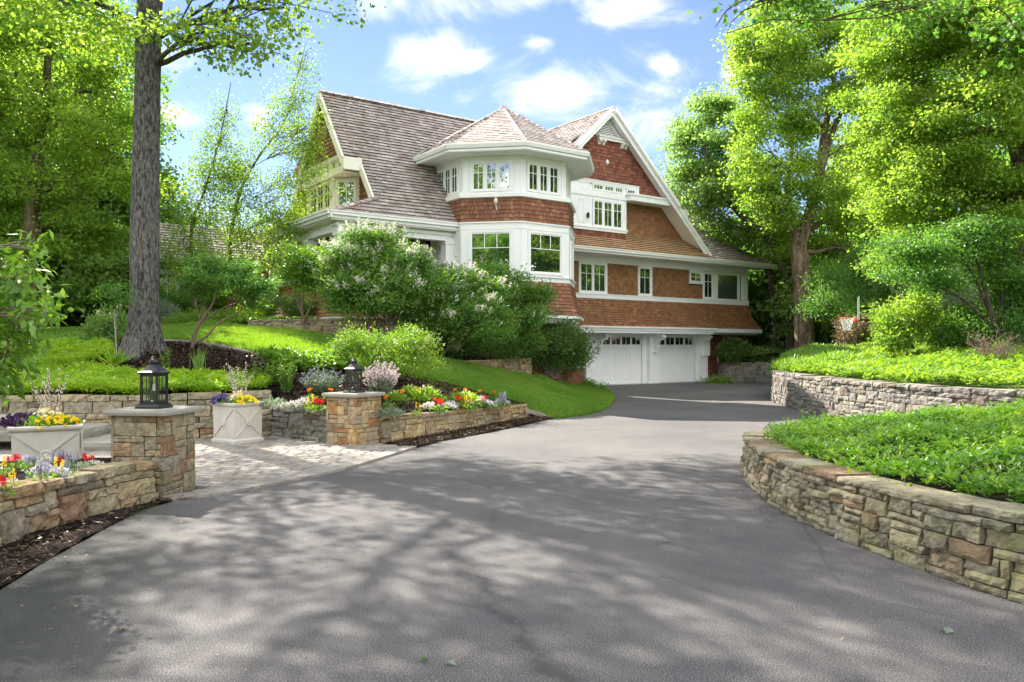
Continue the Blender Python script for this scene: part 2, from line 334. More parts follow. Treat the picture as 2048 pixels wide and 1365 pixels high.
def m_asphalt():
    m, t = newmat('asphalt'); pos = nd(t, 'NewGeometry').outputs['Position']
    a = nd(t, 'TexVoronoi', Vector=pos, Scale=125.0); a2 = nd(t, 'TexNoise', Vector=pos, Scale=130.0, Detail=3.0).outputs[0]
    b = nd(t, 'TexNoise', Vector=pos, Scale=.45, Detail=5.0).outputs[0]; d = nd(t, 'TexNoise', Vector=pos, Scale=2.6, Detail=6.0, Roughness=.65).outputs[0]
    c = ramp(t, a2, [(.34, (.034, .033, .033)), (.5, (.118, .113, .110)), (.66, (.28, .265, .25))])
    c = mixc(t, .7, c, ramp(t, b, [(.34, (.74, .75, .78)), (.66, (1.22, 1.19, 1.15))]), 'MULTIPLY')
    c = mixc(t, .55, c, ramp(t, d, [(.3, (.78, .78, .78)), (.7, (1.18, 1.17, 1.15))]), 'MULTIPLY')
    st = ramp(t, a.outputs['Color'], [(.0, (.8, .8, .8)), (.88, (1.0, 1.0, 1.0)), (.97, (1.9, 1.85, 1.75))]); c = mixc(t, .7, c, st, 'MULTIPLY')
    # damp mossy patch by the left bed and worn cracks down the drive
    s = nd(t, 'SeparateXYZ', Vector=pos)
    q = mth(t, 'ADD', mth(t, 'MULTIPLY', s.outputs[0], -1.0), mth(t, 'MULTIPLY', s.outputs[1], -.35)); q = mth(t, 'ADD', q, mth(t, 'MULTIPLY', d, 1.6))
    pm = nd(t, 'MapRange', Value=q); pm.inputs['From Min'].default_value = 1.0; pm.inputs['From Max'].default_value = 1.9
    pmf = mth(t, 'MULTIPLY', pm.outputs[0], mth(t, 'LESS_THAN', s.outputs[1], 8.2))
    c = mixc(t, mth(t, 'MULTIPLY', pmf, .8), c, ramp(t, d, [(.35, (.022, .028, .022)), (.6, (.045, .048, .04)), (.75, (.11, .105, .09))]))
    v = nd(t, 'TexVoronoi', Vector=mixc(t, .12, pos, nd(t, 'TexNoise', Vector=pos, Scale=1.8, Detail=5.0).outputs['Color'], 'ADD'), Scale=.33, _feature='DISTANCE_TO_EDGE')
    cr = ramp(t, v.outputs['Distance'], [(.0, (1, 1, 1)), (.003, (.75, .75, .75)), (.007, (0, 0, 0))])
    cg = ramp(t, nd(t, 'TexNoise', Vector=pos, Scale=.5, Detail=3.0).outputs[0], [(.5, (0, 0, 0)), (.6, (1, 1, 1))]); crk = mth(t, 'MULTIPLY', cr, cg)
    c = mixc(t, mth(t, 'MULTIPLY', crk, .35), c, (.06, .06, .06))
    dn = nd(t, 'TexNoise', Vector=pos, Scale=3.2, Detail=6.0, Roughness=.75).outputs[0]
    lx = mth(t, 'ABSOLUTE', mth(t, 'ADD', mth(t, 'ADD', s.outputs[0], mth(t, 'MULTIPLY', s.outputs[1], .293)), mth(t, 'SUBTRACT', mth(t, 'MULTIPLY', dn, .5), 1.607)))
    lw = mth(t, 'MULTIPLY', mth(t, 'SUBTRACT', 1.0, mth(t, 'MULTIPLY', lx, 9.0), clamp=True), mth(t, 'MULTIPLY', mth(t, 'LESS_THAN', s.outputs[1], 6.3), mth(t, 'GREATER_THAN', s.outputs[1], 3.2)))
    wear = mth(t, 'MULTIPLY', lw, ramp(t, a2, [(.42, (0, 0, 0)), (.55, (1, 1, 1))])); c = mixc(t, mth(t, 'MULTIPLY', wear, .75), c, (.035, .034, .034)); crk = mth(t, 'MAXIMUM', crk, mth(t, 'MULTIPLY', lw, .5))
    h = mth(t, 'SUBTRACT', mth(t, 'ADD', mth(t, 'MULTIPLY', a.outputs['Distance'], .9), mth(t, 'MULTIPLY', a2, .6)), mth(t, 'MULTIPLY', crk, 1.2))
    finish(t, c, .82, h, 1.0, .009, .3); return m
def m_ground(name, c1, c2, c3, scale=25, bump=.8, dist=.03):
    m, t = newmat(name); n = obj_noise(t, scale, 6, .7, geo=True); n2 = obj_noise(t, .8, 4, geo=True); v = nd(t, 'TexVoronoi', Vector=nd(t, 'NewGeometry').outputs['Position'], Scale=scale*1.6)
    c = ramp(t, n, [(.3, c1), (.55, c2), (.75, c3)]); c = mixc(t, .5, c, ramp(t, n2, [(.35, (.7, .7, .7)), (.65, (1.25, 1.25, 1.25))]), 'MULTIPLY')
    c = mixc(t, .5, c, ramp(t, v.outputs['Color'], [(.2, (.6, .6, .6)), (.9, (1.4, 1.35, 1.3))]), 'MULTIPLY')
    finish(t, c, .95, mth(t, 'ADD', n, v.outputs['Distance']), bump, dist, .1); return m
def m_glass(name='window_glass', tint=(.010, .016, .016), ref=.42):
    m, t = newmat(name); n = obj_noise(t, 1.3, 2); b = nd(t, 'Bump', Strength=.05, Distance=.02, Height=n)
    g = nd(t, 'BsdfGlossy', Roughness=.02, Color=(.92, .97, .96)); d = nd(t, 'BsdfDiffuse', Color=tint); t.links.new(b.outputs[0], g.inputs['Normal'])
    x = nd(t, 'MixShader', Fac=ref); t.links.new(d.outputs[0], x.inputs[1]); t.links.new(g.outputs[0], x.inputs[2]); o = nd(t, 'OutputMaterial'); t.links.new(x.outputs[0], o.inputs[0]); return m
def m_clear():
    m, t = newmat('lantern_glass'); g = nd(t, 'BsdfGlossy', Roughness=.02); d = nd(t, 'BsdfTransparent', Color=(.86, .9, .88)); x = nd(t, 'MixShader', Fac=.12)
    t.links.new(d.outputs[0], x.inputs[1]); t.links.new(g.outputs[0], x.inputs[2]); o = nd(t, 'OutputMaterial'); t.links.new(x.outputs[0], o.inputs[0]); return m

MT = {}
MT['asphalt'] = m_asphalt()
MT['white'] = m_plain('white_painted_wood', (.84, .845, .83), .5, .07, 2.2)
MT['gutter'] = m_plain('white_painted_gutter', (.84, .84, .81), .35, .04, 2)
MT['cream'] = m_plain('cream_painted_wood', (.80, .76, .66), .5, .04, 3)
MT['bluewhite'] = m_plain('pale_grey_paint', (.55, .60, .62), .5, .05, 3)
MT['glass'] = m_glass(); MT['screen'] = m_glass('porch_screen', (.06, .075, .06), .14); MT['clear'] = m_clear()
MT['black'] = m_plain('black_metal', (.02, .021, .02), .4, .3, 12, .1, .3)
MT['dark'] = m_plain('dark_interior', (.015, .014, .013), .9, .2)
MT['roof'] = m_shingle('cedar_roof_weathered', [(0, (.055, .045, .042)), (.1, (.27, .225, .205)), (.3, (.37, .325, .30)), (.5, (.46, .415, .39)), (.7, (.31, .262, .238)), (.9, (.54, .50, .47)), (1, (.34, .22, .17))], .5, (26, 26, 26))
MT['roofnew'] = m_shingle('cedar_roof_golden', [(0, (.10, .055, .025)), (.1, (.34, .20, .09)), (.4, (.46, .29, .14)), (.75, (.40, .26, .15)), (1, (.53, .37, .22))], .4, (26, 26, 26))
MT['cedar'] = m_shingle('cedar_wall_brown', [(0, (.05, .024, .012)), (.1, (.19, .095, .04)), (.4, (.33, .158, .076)), (.75, (.26, .122, .058)), (1, (.40, .21, .105))], .45)
MT['red'] = m_shingle('cedar_wall_red', [(0, (.04, .014, .01)), (.1, (.16, .055, .036)), (.5, (.23, .085, .056)), (1, (.31, .13, .085))], .45)
MT['tower'] = m_shingle('cedar_wall_red_brown', [(0, (.045, .02, .012)), (.1, (.18, .075, .043)), (.4, (.30, .135, .078)), (.75, (.23, .10, .058)), (1, (.37, .19, .115))], .45)
MT['tan'] = m_shingle('cedar_wall_tan', [(0, (.06, .03, .014)), (.1, (.235, .112, .045)), (.5, (.30, .150, .062)), (1, (.35, .19, .085))], .35)
MT['redout'] = m_shingle('outbuilding_wall_red', [(0, (.07, .02, .015)), (.1, (.26, .075, .045)), (.5, (.33, .10, .06)), (1, (.38, .13, .08))], .3)
MT['greyshingle'] = m_shingle('grey_painted_shingle', [(0, (.09, .085, .10)), (1, (.15, .14, .16))], .2)
MT['stone'] = m_stone('fieldstone', (1.12, 1.02, .82), .4, .25); MT['stonegold'] = m_stone('fieldstone_gold', (1.25, 1.06, .76), .06); MT['stonegrey'] = m_stone('fieldstone_grey', (.84, .83, .83), .2, .65)
MT['stonemoss'] = m_stone('fieldstone_mossy', (.95, .91, .75), .8, .42)
MT['cap'] = m_plain('bluestone_cap', (.27, .255, .21), .85, .25, 9, .5)
MT['core'] = m_plain('wall_core', (.05, .045, .04), .95, .3)
MT['bark'] = m_bark('bark_grey', (.028, .026, .025), (.20, .19, .18), 22, (1, 1, .30)); MT['barkb'] = m_bark('bark_brown', (.05, .036, .022), (.24, .185, .12), 8)
MT['barkdark'] = m_bark('bark_dark', (.03, .025, .02), (.12, .10, .08), 10); MT['stem'] = m_plain('woody_stem', (.17, .12, .085), .8, .3, 10)
MT['mulch'] = m_ground('mulch', (.012, .008, .006), (.032, .021, .016), (.085, .055, .04), 28, 1.0, .05)
MT['soil'] = m_ground('dark_soil', (.012, .012, .008), (.03, .028, .018), (.06, .05, .035), 18)
MT['turf'] = m_ground('turf', (.05, .13, .015), (.09, .22, .025), (.15, .29, .04), 40, .4, .02)
MT['forest'] = m_ground('forest_floor', (.03, .05, .012), (.06, .10, .02), (.11, .13, .05), 6)
MT['concrete'] = m_plain('concrete', (.42, .41, .37), .85, .12, 5, .3)
MT['paver'] = None
def m_paver():
    m, t = newmat('paver'); c = ramp(t, rndattr(t), [(0, (.21, .19, .16)), (.3, (.31, .275, .23)), (.6, (.24, .228, .215)), (.85, (.33, .285, .24)), (1, (.18, .175, .17))])
    n = obj_noise(t, 30, 6, .7); n2 = obj_noise(t, 1.5, 4); c = mixc(t, .5, c, ramp(t, n, [(.3, (.7, .7, .7)), (.7, (1.2, 1.2, 1.2))]), 'MULTIPLY')
    c = mixc(t, .5, c, ramp(t, n2, [(.3, (.8, .8, .78)), (.7, (1.12, 1.1, 1.08))]), 'MULTIPLY'); finish(t, c, .85, n, .4, .01, .3); return m
MT['paver'] = m_paver()
MT['joint'] = m_plain('paver_joint_sand', (.07, .068, .045), .95, .4, 20)
MT['leaf_y'] = m_leaf('leaf_yellow_green', (.12, .24, .032), (.33, .45, .08), .6, (1.45, 1.45, .7))
MT['leaf_g'] = m_leaf('leaf_g_leaf', (.06, .16, .03), (.17, .30, .065), .5, (1.4, 1.5, .7))
MT['leaf_b'] = m_leaf('leaf_b_leaf', (.12, .23, .06), (.33, .45, .15), .62, (1.3, 1.4, .8))
MT['leaf_d'] = m_leaf('leaf_d_leaf', (.04, .10, .025), (.15, .26, .06), .38)
MT['leaf_lilac'] = m_leaf('leaf_lilac_leaf', (.045, .14, .028), (.21, .36, .075), .42)
MT['leaf_s'] = m_leaf('leaf_silver', (.16, .22, .15), (.34, .40, .30), .3, (1.2, 1.3, .9))
MT['leaf_birch'] = m_leaf('birch_leaf', (.11, .22, .03), (.32, .42, .08), .55, (1.3, 1.4, .5))
MT['ground_y'] = m_leaf('ground_y_leaf', (.08, .20, .022), (.27, .40, .06), .42)
MT['ground_g'] = m_leaf('ground_g_leaf', (.06, .17, .022), (.24, .40, .055), .4, None, .35, .5)
MT['pachysandra'] = m_leaf('glossy_groundcover', (.035, .13, .014), (.22, .43, .04), .35, None, .28, .7)
MT['juniper'] = m_leaf('juniper_leaf', (.12, .28, .028), (.42, .56, .075), .45)
MT['grass'] = m_leaf('grass_leaf', (.085, .20, .022), (.26, .40, .07), .42)
MT['far'] = m_leaf('far_leaf', (.13, .24, .05), (.30, .43, .12), .6, (1.35, 1.45, .8))
def m_petal(name, c, tr=.3):
    c2 = tuple(min(1, x*1.25+.02) for x in c); return m_leaf(name, c, c2, tr, (1.1, 1.1, 1.1), .6, .2)
MT['p_white'] = m_petal('white_petal', (.66, .62, .56)); MT['p_red'] = m_petal('red_petal', (.62, .015, .02)); MT['p_orange'] = m_petal('orange_petal', (.80, .22, .01))
MT['p_yellow'] = m_petal('yellow_petal', (.80, .58, .01)); MT['p_cream'] = m_petal('cream_petal', (.78, .70, .42)); MT['p_purple'] = m_petal('dark_purple_petal', (.045, .015, .06))
MT['p_violet'] = m_petal('violet_petal', (.12, .09, .22)); MT['p_lilac'] = m_petal('lilac_petal', (.52, .47, .56)); MT['p_blue'] = m_petal('blue_spike', (.33, .32, .42)); MT['p_pink'] = m_petal('pink_white_petal', (.70, .55, .58))
MT['planter'] = m_plain('planter_cast_stone', (.52, .49, .42), .65, .16, 5, .15)
MT['candle'] = m_plain('ivory_candle', (.75, .70, .58), .5)
MT['rim'] = m_plain('hoop_orange', (.65, .07, .02), .4); MT['net'] = m_plain('net_white', (.7, .7, .66), .8)
MT['acrylic'] = m_plain('backboard_pale', (.55, .62, .60), .2, .05); MT['timber'] = m_plain('old_timber', (.10, .09, .08), .9, .3, 8, .4)
MT['edging'] = m_plain('stone_edging', (.30, .27, .22), .9, .3, 8, .4)
MT['twig'] = m_plain('bare_twig', (.26, .17, .14), .8)
MT['stemgreen'] = m_plain('green_stem', (.08, .16, .03), .7)
MT['barkmulch'] = m_leaf('mulch_chip', (.018, .012, .009), (.10, .065, .045), .0, None, .9, .1)
MT['drymulch'] = m_leaf('dry_leaf', (.14, .09, .04), (.36, .27, .13), .2, (1, 1, 1))
MT['petal_ground'] = MT['drymulch']
# ------------------------------------------------------------------ the house
rg = random.Random(7)
house = empty('house', H(0, 0, 0), 'large cedar shingle house with white trim and octagonal tower at the end of the drive', 'house')
WALL_W = (.11, .24); ROOF_W = (.12, .26)
def part(name, mat, fill, parent=None):
    m = MB(); fill(m); return m.build(name, MT[mat] if isinstance(mat, str) else mat, parent or house)
def window(F, a0, a1, b0, b1, cols=1, vm=1, hm=(.68,), cas=.09, parent=None, mat='white', d=.0, topvm=None, glass='glass', sill=True):
    f = MB(); z = d
    f.fbox(F, a0-cas, a0, b0-cas*.6, b1+cas, z, z+.055); f.fbox(F, a1, a1+cas, b0-cas*.6, b1+cas, z, z+.055)
    f.fbox(F, a0, a1, b1, b1+cas, z, z+.052); f.fbox(F, a0, a1, b0-cas*.6, b0, z, z+.052)
    if sill: f.fbox(F, a0-cas-.03, a1+cas+.03, b0-cas*.6-.05, b0-cas*.6-.002, z, z+.09)
    w = (a1-a0)/cols
    for i in range(cols):
        x0, x1 = a0+i*w, a0+(i+1)*w
        if i: f.fbox(F, x0-.03, x0+.03, b0, b1, z, z+.048)
        x0 += .03 if i else .0; x1 -= .03 if i < cols-1 else 0; s = .038
        f.fbox(F, x0+.001, x0+s, b0+.001, b1-.001, z, z+.036); f.fbox(F, x1-s, x1-.001, b0+.001, b1-.001, z, z+.036)
        f.fbox(F, x0+s, x1-s, b0+.001, b0+s+.01, z, z+.034); f.fbox(F, x0+s, x1-s, b1-s, b1-.001, z, z+.034)
        y0, y1 = b0+s+.01, b1-s; g0, g1 = x0+s, x1-s
        hs_ = [y0+(y1-y0)*h for h in hm]
        for h in hs_: f.fbox(F, g0, g1, h-.011, h+.011, z, z+.028)
        lo = hs_[-1] if (topvm and hs_) else y0
        for k in range(1, (topvm or vm)+1):
            x = g0+(g1-g0)*k/((topvm or vm)+1); f.fbox(F, x-.011, x+.011, lo, y1, z, z+.026)
    fo = f.build('window', MT[mat], parent or house)
    p = MB(); p.add([F.p(a0+.01, b0+.01, z+.015), F.p(a1-.01, b0+.01, z+.015), F.p(a1-.01, b1-.01, z+.015), F.p(a0+.01, b1-.01, z+.015)], [(0, 1, 2, 3)])
    p.build('pane', MT[glass], fo); return fo

F4 = frU(-.4); F0 = frU(0)
# cores keep the light out behind the shingles
def core(m):
    m.ubox(-6, 9.04, -.385, 9, 3.45, 5.45); m.ubox(-6, 9.6, .12, 9, -.5, 3.4)
    m.ubox(-11.98, -6.0, -1.0, 2.2, 5.0, 6.4); m.ubox(-12.9, -6.0, -1.98, 2.1, -.2, 5.3)
part('inner_wall', 'dark', core)
# wall shingles
for a0, a1 in ((-3.2, -1.70), (-.12, 1.66)): part('wall_shingles', 'tan', lambda m: shingles(m, F4, [(a0, 3.8), (a1, 3.8), (a1, 5.14), (a0, 5.14)], .135, WALL_W, .024, rg))
part('wall_shingles', 'tan', lambda m: (shingles(m, F4, [(2.54, 3.8), (4.92, 3.8), (4.92, 5.14), (2.54, 5.14)], .135, WALL_W, .024, rg), shingles(m, F4, [(4.92, 3.8), (5.85, 3.8), (5.85, 4.46), (4.92, 4.46)], .135, WALL_W, .024, rg)))
def wl2(m):
    # flared skirt over the garage doors, two facets
    for (v0, z0, v1, z1, q0, q1) in ((-.93, 2.47, -.62, 2.95, 0, .27), (-.62, 2.95, -.44, 3.64, .27, .45)):
        shq(m, [H(-3, v0, z0), H(9.5-q0, v0, z0), H(9.5-q1, v1, z1), H(-3, v1, z1)], .125, WALL_W, .024, rg)
        shq(m, [H(9.5-q0, v0, z0), H(9.5-q0, 8, z0), H(9.5-q1, 8, z1), H(9.5-q1, v1, z1)], .125, WALL_W, .024, rg)
part('skirt_shingles', 'cedar', wl2)
def wl3(m):
    shingles(m, F0, [(6.42, -.2), (9.6, -.2), (9.6, 2.2), (6.42, 2.2)], .15, (.14, .26), .016, rg)
part('garage_wall_shingles', 'red', wl3)
# white bands and boards
def tr(m):
    f = m.fbox
    f(F4, -3.0, 9.13, 3.63, 3.80, .0, .075); f(F4, -3.0, 9.16, 3.795, 3.83, .0, .10)
    f(F4, -3.0, 9.07, 5.14, 5.42, .0, .045)
    f(F4, 6.56, 6.80, 3.831, 5.139, .0, .04); f(F4, 8.40, 8.52, 3.831, 5.139, .0, .042); f(F4, 8.62, 9.07, 3.831, 5.139, .0, .04); f(F4, 8.70, 8.74, 3.831, 5.139, .041, .07)
    f(F4, 5.85, 5.90, 3.831, 5.139, .0, .04)
    # cornice above the doors
    m.ubox(-3, 6.02, -1.00, -.75, 2.30, 2.44); m.ubox(-3, 6.08, -1.06, -.74, 2.405, 2.475); m.ubox(-3, 6.0, -.96, -.76, 2.20, 2.30)
    m.ubox(6.021, 9.52, -.96, -.74, 2.28, 2.465); m.ubox(-3, 9.4, -.75, .0, 2.20, 2.25)
    # right hand corner of the wall
    m.ubox(9.071, 9.12, -.42, 3, 3.64, 5.42)
part('trim_band', 'white', tr)
def gar(m):
    f = m.fbox
    f(F0, -1.0, -.12, -.1, 2.2, -.05, .10); f(F0, 2.31, 3.19, -.1, 2.2, -.05, .06); f(F0, 2.56, 3.16, -.02, 2.2, .06, .28); f(F0, 2.50, 3.2, -.02, .10, .0, .30)
    f(F0, 5.72, 6.40, -.1, 2.2, -.05, .10); f(F0, 5.9, 6.36, -.02, 2.2, .10, .22)
    f(F0, -.12, 2.31, 2.15, 2.2, -.05, .08); f(F0, 3.19, 5.72, 2.15, 2.2, -.05, .08)
part('garage_surround', 'white', gar)
def garage_door(a0, a1):
    g = MB(); f = g.fbox; F = F0; s = (a1-a0)/4
    f(F, a0, a1, 0.0, 2.15, -.06, -.03)
    f(F, a0, a1, 0.0, .14, -.03, -.008); f(F, a0, a1, 1.60, 1.72, -.03, -.008); f(F, a0, a1, 2.04, 2.15, -.03, -.008)
    for i in range(5):
        x = a0+i*s; lo, hi = max(a0, x-.05), min(a1, x+.05); f(F, lo, hi, .14, 1.60, -.03, -.010); f(F, lo, hi, 1.72, 2.04, -.03, -.009)
    for i in range(4):
        x = a0+i*s
        for k in range(1, 4): f(F, x+.05+(s-.1)*k/4-.007, x+.05+(s-.1)*k/4+.007, .14, 1.60, -.03, -.017)
        f(F, x+s/2-.012, x+s/2+.012, 1.72, 2.04, -.03, -.012)
    for b in (.55, 1.08): f(F, a0, a1, b-.003, b+.003, -.03, -.0135)
    o = g.build('garage_door', MT['white'], house)
    for i in range(4):
        x = a0+i*s; p = MB(); p.add([F.p(x+.051, 1.721, -.024), F.p(x+s-.051, 1.721, -.024), F.p(x+s-.051, 2.039, -.024), F.p(x+.051, 2.039, -.024)], [(0, 1, 2, 3)]); p.build('door_window', MT['glass'], o)
garage_door(-.12+.02, 2.29); garage_door(3.21, 5.70)
def bracket(u):
    b = MB(); F = Fr(H(u, -.28 if 2.5 < u < 3.2 else -.10, 0), -EV, EZ)      # a = outwards
    prof = [(0, 1.42), (.10, 1.42), (.10, 1.50), (.16, 1.50), (.16, 1.60), (.20, 1.72), (.27, 1.85), (.38, 1.96), (.50, 2.02), (.50, 2.10), (.56, 2.10), (.56, 2.195), (0, 2.195)]
    for i in range(len(prof)-3, 0, -1): pass
    b.extrude([(0, 1.42), (.10, 1.42), (.13, 1.56), (.19, 1.72), (.29, 1.88), (.42, 1.99), (.54, 2.04), (.54, 2.195), (0, 2.195)], F, -.075, .075)
    for (x0, x1, y0, y1) in ((.0, .14, 1.36, 1.43), (.12, .17, 1.50, 1.56), (.17, .23, 1.62, 1.68), (.38, .50, 1.93, 2.0), (.50, .60, 2.03, 2.10)):
        b.hull8([F.p(x0, y0, .1), F.p(x1, y0, .1), F.p(x1, y0, -.1), F.p(x0, y0, -.1), F.p(x0, y1, .1), F.p(x1, y1, .1), F.p(x1, y1, -.1), F.p(x0, y1, -.1)])
    b.build('bracket', MT['white'], house)
for u in (-.32, 2.86, 6.12): bracket(u)
# windows of the main floor
window(F4, -1.60, -.22, 3.90, 5.06, 2, 1, (.66,)); window(F4, 1.76, 2.44, 3.90, 5.06, 1, 1, (.66,)); window(F4, 5.02, 5.75, 4.62, 5.05, 1, 1, (.5,)); window(F4, 5.94, 6.52, 3.90, 5.06, 1, 1, (.66,), .06)
window(F4, 6.86, 8.36, 3.86, 5.08, 1, 0, (), .05, glass='screen', sill=False)
# roofs on the right: eave strip, big slope, cross gable
P84 = lambda u, v: H(u, v, 6.18+.84*(v+.66))
def rf(m):
    shq(m, [P84(5.3, -1.38), H(10.2, -1.38, 5.575), P84(8.6, -.66), P84(5.3, -.66)], .15, ROOF_W, .036, rg)
    shq(m, [P84(5.1, -.66), P84(8.6, -.66), P84(8.6, 5.43), P84(-.3, 5.43)], .15, ROOF_W, .036, rg)
    shq(m, [H(10.2, -1.38, 5.575), H(10.2, 7, 5.575), H(8.6, 7, 6.18), H(8.6, -.66, 6.18)], .15, ROOF_W, .036, rg)
    shq(m, [H(8.7, 12.2, 5.5), H(-6, 12.2, 5.5), H(-6, 5.43, 11.29), H(8.7, 5.43, 11.29)], .3, (.3, .6), .02, rg)
main_roof = part('main_roof', 'roof', rf)
part('porch_roof', 'roofnew', lambda m: shq(m, [P84(-4.8, -1.38), P84(5.3, -1.38), P84(5.3, -.24), P84(-4.8, -.24)], .15, ROOF_W, .036, rg))
GZ, GU = 11.46, -.47
def gp(u, v, dz=0): return H(u, v, GZ-.94*abs(u-GU)+dz)
def gr(m):
    shq(m, [gp(5.55, -1.16), gp(5.55, -.8), gp(GU, 5.4), gp(GU, -1.16)], .15, ROOF_W, .036, rg)
    shq(m, [gp(-4.9, 6), gp(-4.9, -1.16), gp(GU, -1.16), gp(GU, 6)], .15, ROOF_W, .036, rg)
gable_roof = part('gable_roof', 'roof', gr)
def cap_strip(m, p, q, w=.13, n1=Vector((0, 0, 1)), step=.22, th=.03):
    p, q = Vector(p), Vector(q); d = (q-p); L = d.length; d.normalize(); s = d.cross(n1).normalized(); k = int(L/step); nn = s.cross(d).normalized()
    if nn.z < 0: nn = -nn
    for i in range(k):
        a = p+d*(i*L/k); b = p+d*((i+1)*L/k+.02)
        for sg in (-1, 1):
            o = s*sg*w-nn*w*.55
            m.hull8([a+nn*.01, b+nn*.01, b+o, a+o, a+nn*(.012+th), b+nn*(.012+th*.3), b+o+nn*th*.3, a+o+nn*th], rg.random())
for p_, q_, w_ in ((gp(GU, 5), gp(GU, -1.2), .13), (H(-5.2, -1, 9.85), H(-13.05, -1, 9.85), .13), (H(10.18, -1.36, 5.6), H(8.6, -.66, 6.2), .13), (H(-14.08, -4.28, 5.46), H(-12.45, -3.84, 6.05), .1)): part('ridge_cap', 'roof', lambda m: cap_strip(m, p_, q_, w_))
def brd(m):      # barge boards, soffits and beam of the cross gable
    for sg, ue in ((1, 5.6), (-1, -4.9)):
        for (v0, v1, t0, t1) in ((-1.14, -1.08, -.03, .33), (-1.19, -1.13, -.04, .14)):
            z0, z1 = GZ-.94*abs(ue-GU), GZ
            P = [H(ue, v0, z0-t1), H(GU, v0, z1-t1*1.0), H(GU, v1, z1-t1), H(ue, v1, z0-t1), H(ue, v0, z0-t0), H(GU, v0, z1-t0), H(GU, v1, z1-t0), H(ue, v1, z0-t0)]
            m.hull8(P)
        # kicked out upper board
    m.hull8([H(GU+.1, -1.28, 11.25), H(3.35, -1.28, 7.75), H(3.35, -1.20, 7.75), H(GU+.1, -1.20, 11.25), H(GU+.1, -1.28, 11.45), H(3.5, -1.28, 7.80), H(3.5, -1.20, 7.80), H(GU+.1, -1.20, 11.45)])
    m.ubox(.68, 3.1, -1.02, -.66, 7.80, 8.05); m.ubox(.6, 3.3, -1.06, -.64, 8.02, 8.09)
part('bargeboard', 'white', brd)
def sof(m):
    for ue, s1 in ((5.5, 1), (-4.9, -1)):
        m.add([gp(ue, -1.1, -.16), gp(GU, -1.1, -.16), gp(GU, -.3, -.16), gp(ue, -.3, -.16)], [(0, 1, 2, 3)])
    m.ubox(-4.0, 9.9, -1.36, -.40, 5.40, 5.44)        # flat soffit under the eave
    m.add([gp(3.6, -.72, -.14), gp(4.9, -.4, -.14), gp(4.9, -.29, -.14), gp(3.6, -.29, -.14)], [(0, 1, 2, 3)])
part('soffit', 'white', sof)
def gut(m):
    def run(p, q, out):
        F = Fr(p, (q-p), EZ); L = (q-p).length
        m.fbox(F, 0, L, -.21, -.10, -.04, .02); m.fbox(F, 0, L, -.12, -.02, -.02, .10); m.fbox(F, 0, L, -.035, .0, -.02, .13)
    run(H(-4.5, -1.38, 5.60), H(10.25, -1.38, 5.60), 1); run(H(-14.15, -4.3, 5.45), H(-9.72, -4.3, 5.45), 1); run(H(-14.1, 2.6, 5.45), H(-14.1, -4.4, 5.45), 1)
part('gutter', 'gutter', gut)
# cross gable walls
F7, F3 = frU(-.7), frU(-.3)
def gw(m):
    shingles(m, F7, [(1.42, 8.06), (3.13, 8.06), (1.42+.0, 9.66)], .135, WALL_W, .024, rg)
    shingles(m, F7, [(-3.68, 8.44), (1.42, 8.44), (1.42, 9.67), (.75, 10.3), (-1.72, 10.3)], .135, WALL_W, .024, rg)
part('gable_wall_shingles', 'red', gw)
part('apron_shingles', 'red', lambda m: shingles(m, F7, [(-4.4, 6.0), (.68, 6.0), (.68, 6.4), (-4.4, 6.4)], .125, WALL_W, .024, rg))

part('gable_wall_lower_shingles', 'cedar', lambda m: shingles(m, F3, [(.69, 6.2), (4.98, 6.2), (3.3, 7.82), (.69, 7.82)], .125, WALL_W, .012, rg))
def gt(m):
    m.ubox(-4.4, .68, -.69, -.2, 5.9, 7.9); m.ubox(-4.4, 1.40, -.69, -.2, 7.9, 8.44); m.ubox(.681, 5.0, -.29, -.2, 6.0, 7.9)
    f = m.fbox
    f(F7, -4.4, .70, 6.40, 6.52, .0, .07); f(F7, -4.4, .74, 6.50, 6.56, .0, .10)      # sill board
    f(F7, -4.4, -1.24, 6.56, 7.80, .0, .03); f(F7, .46, .70, 6.56, 7.80, .0, .03); f(F7, -1.24, .46, 7.68, 7.80, .0, .03)
    f(F7, -4.4, .679, 7.80, 8.05, .0, .06)
    f(F7, -4.4, 1.42, 8.34, 8.46, .0, .06); f(F7, 1.30, 1.42, 8.05, 8.34, .0, .055); f(F7, .48, .62, 8.05, 8.34, .0, .05); f(F7, -4.4, 1.42, 8.44, 8.48, .0, .09)
    f(F7, -4.4, -1.36, 8.05, 8.34, 0, .03)
part('window_wall', 'white', gt)
part('gable_wall', 'dark', lambda m: (m.extrude([(-4.4, 8.4), (1.38, 8.4), (1.38, 8.0), (3.2, 8.0), (GU, 11.2)], frU(-.2), .1, .48), m.extrude([(-4.8, 5.7), (5.2, 5.7), (3.2, 7.9), (GU, 11.1), (-4.3, 7.6)], frU(-.2), -.05, .05)))
window(F7, -1.13, .44, 6.60, 7.64, 3, 1, (.7,), .06, sill=False); window(F7, -1.96, -1.72, 6.7, 7.6, 1, 0, (), .04, sill=False)
for a0, a1 in ((-1.80, -1.42), (-1.15, -.62), (-.54, -.03), (.05, .48), (.74, 1.22)): window(F7, a0, a1, 8.09, 8.31, 1, 2, (), .04, sill=False)
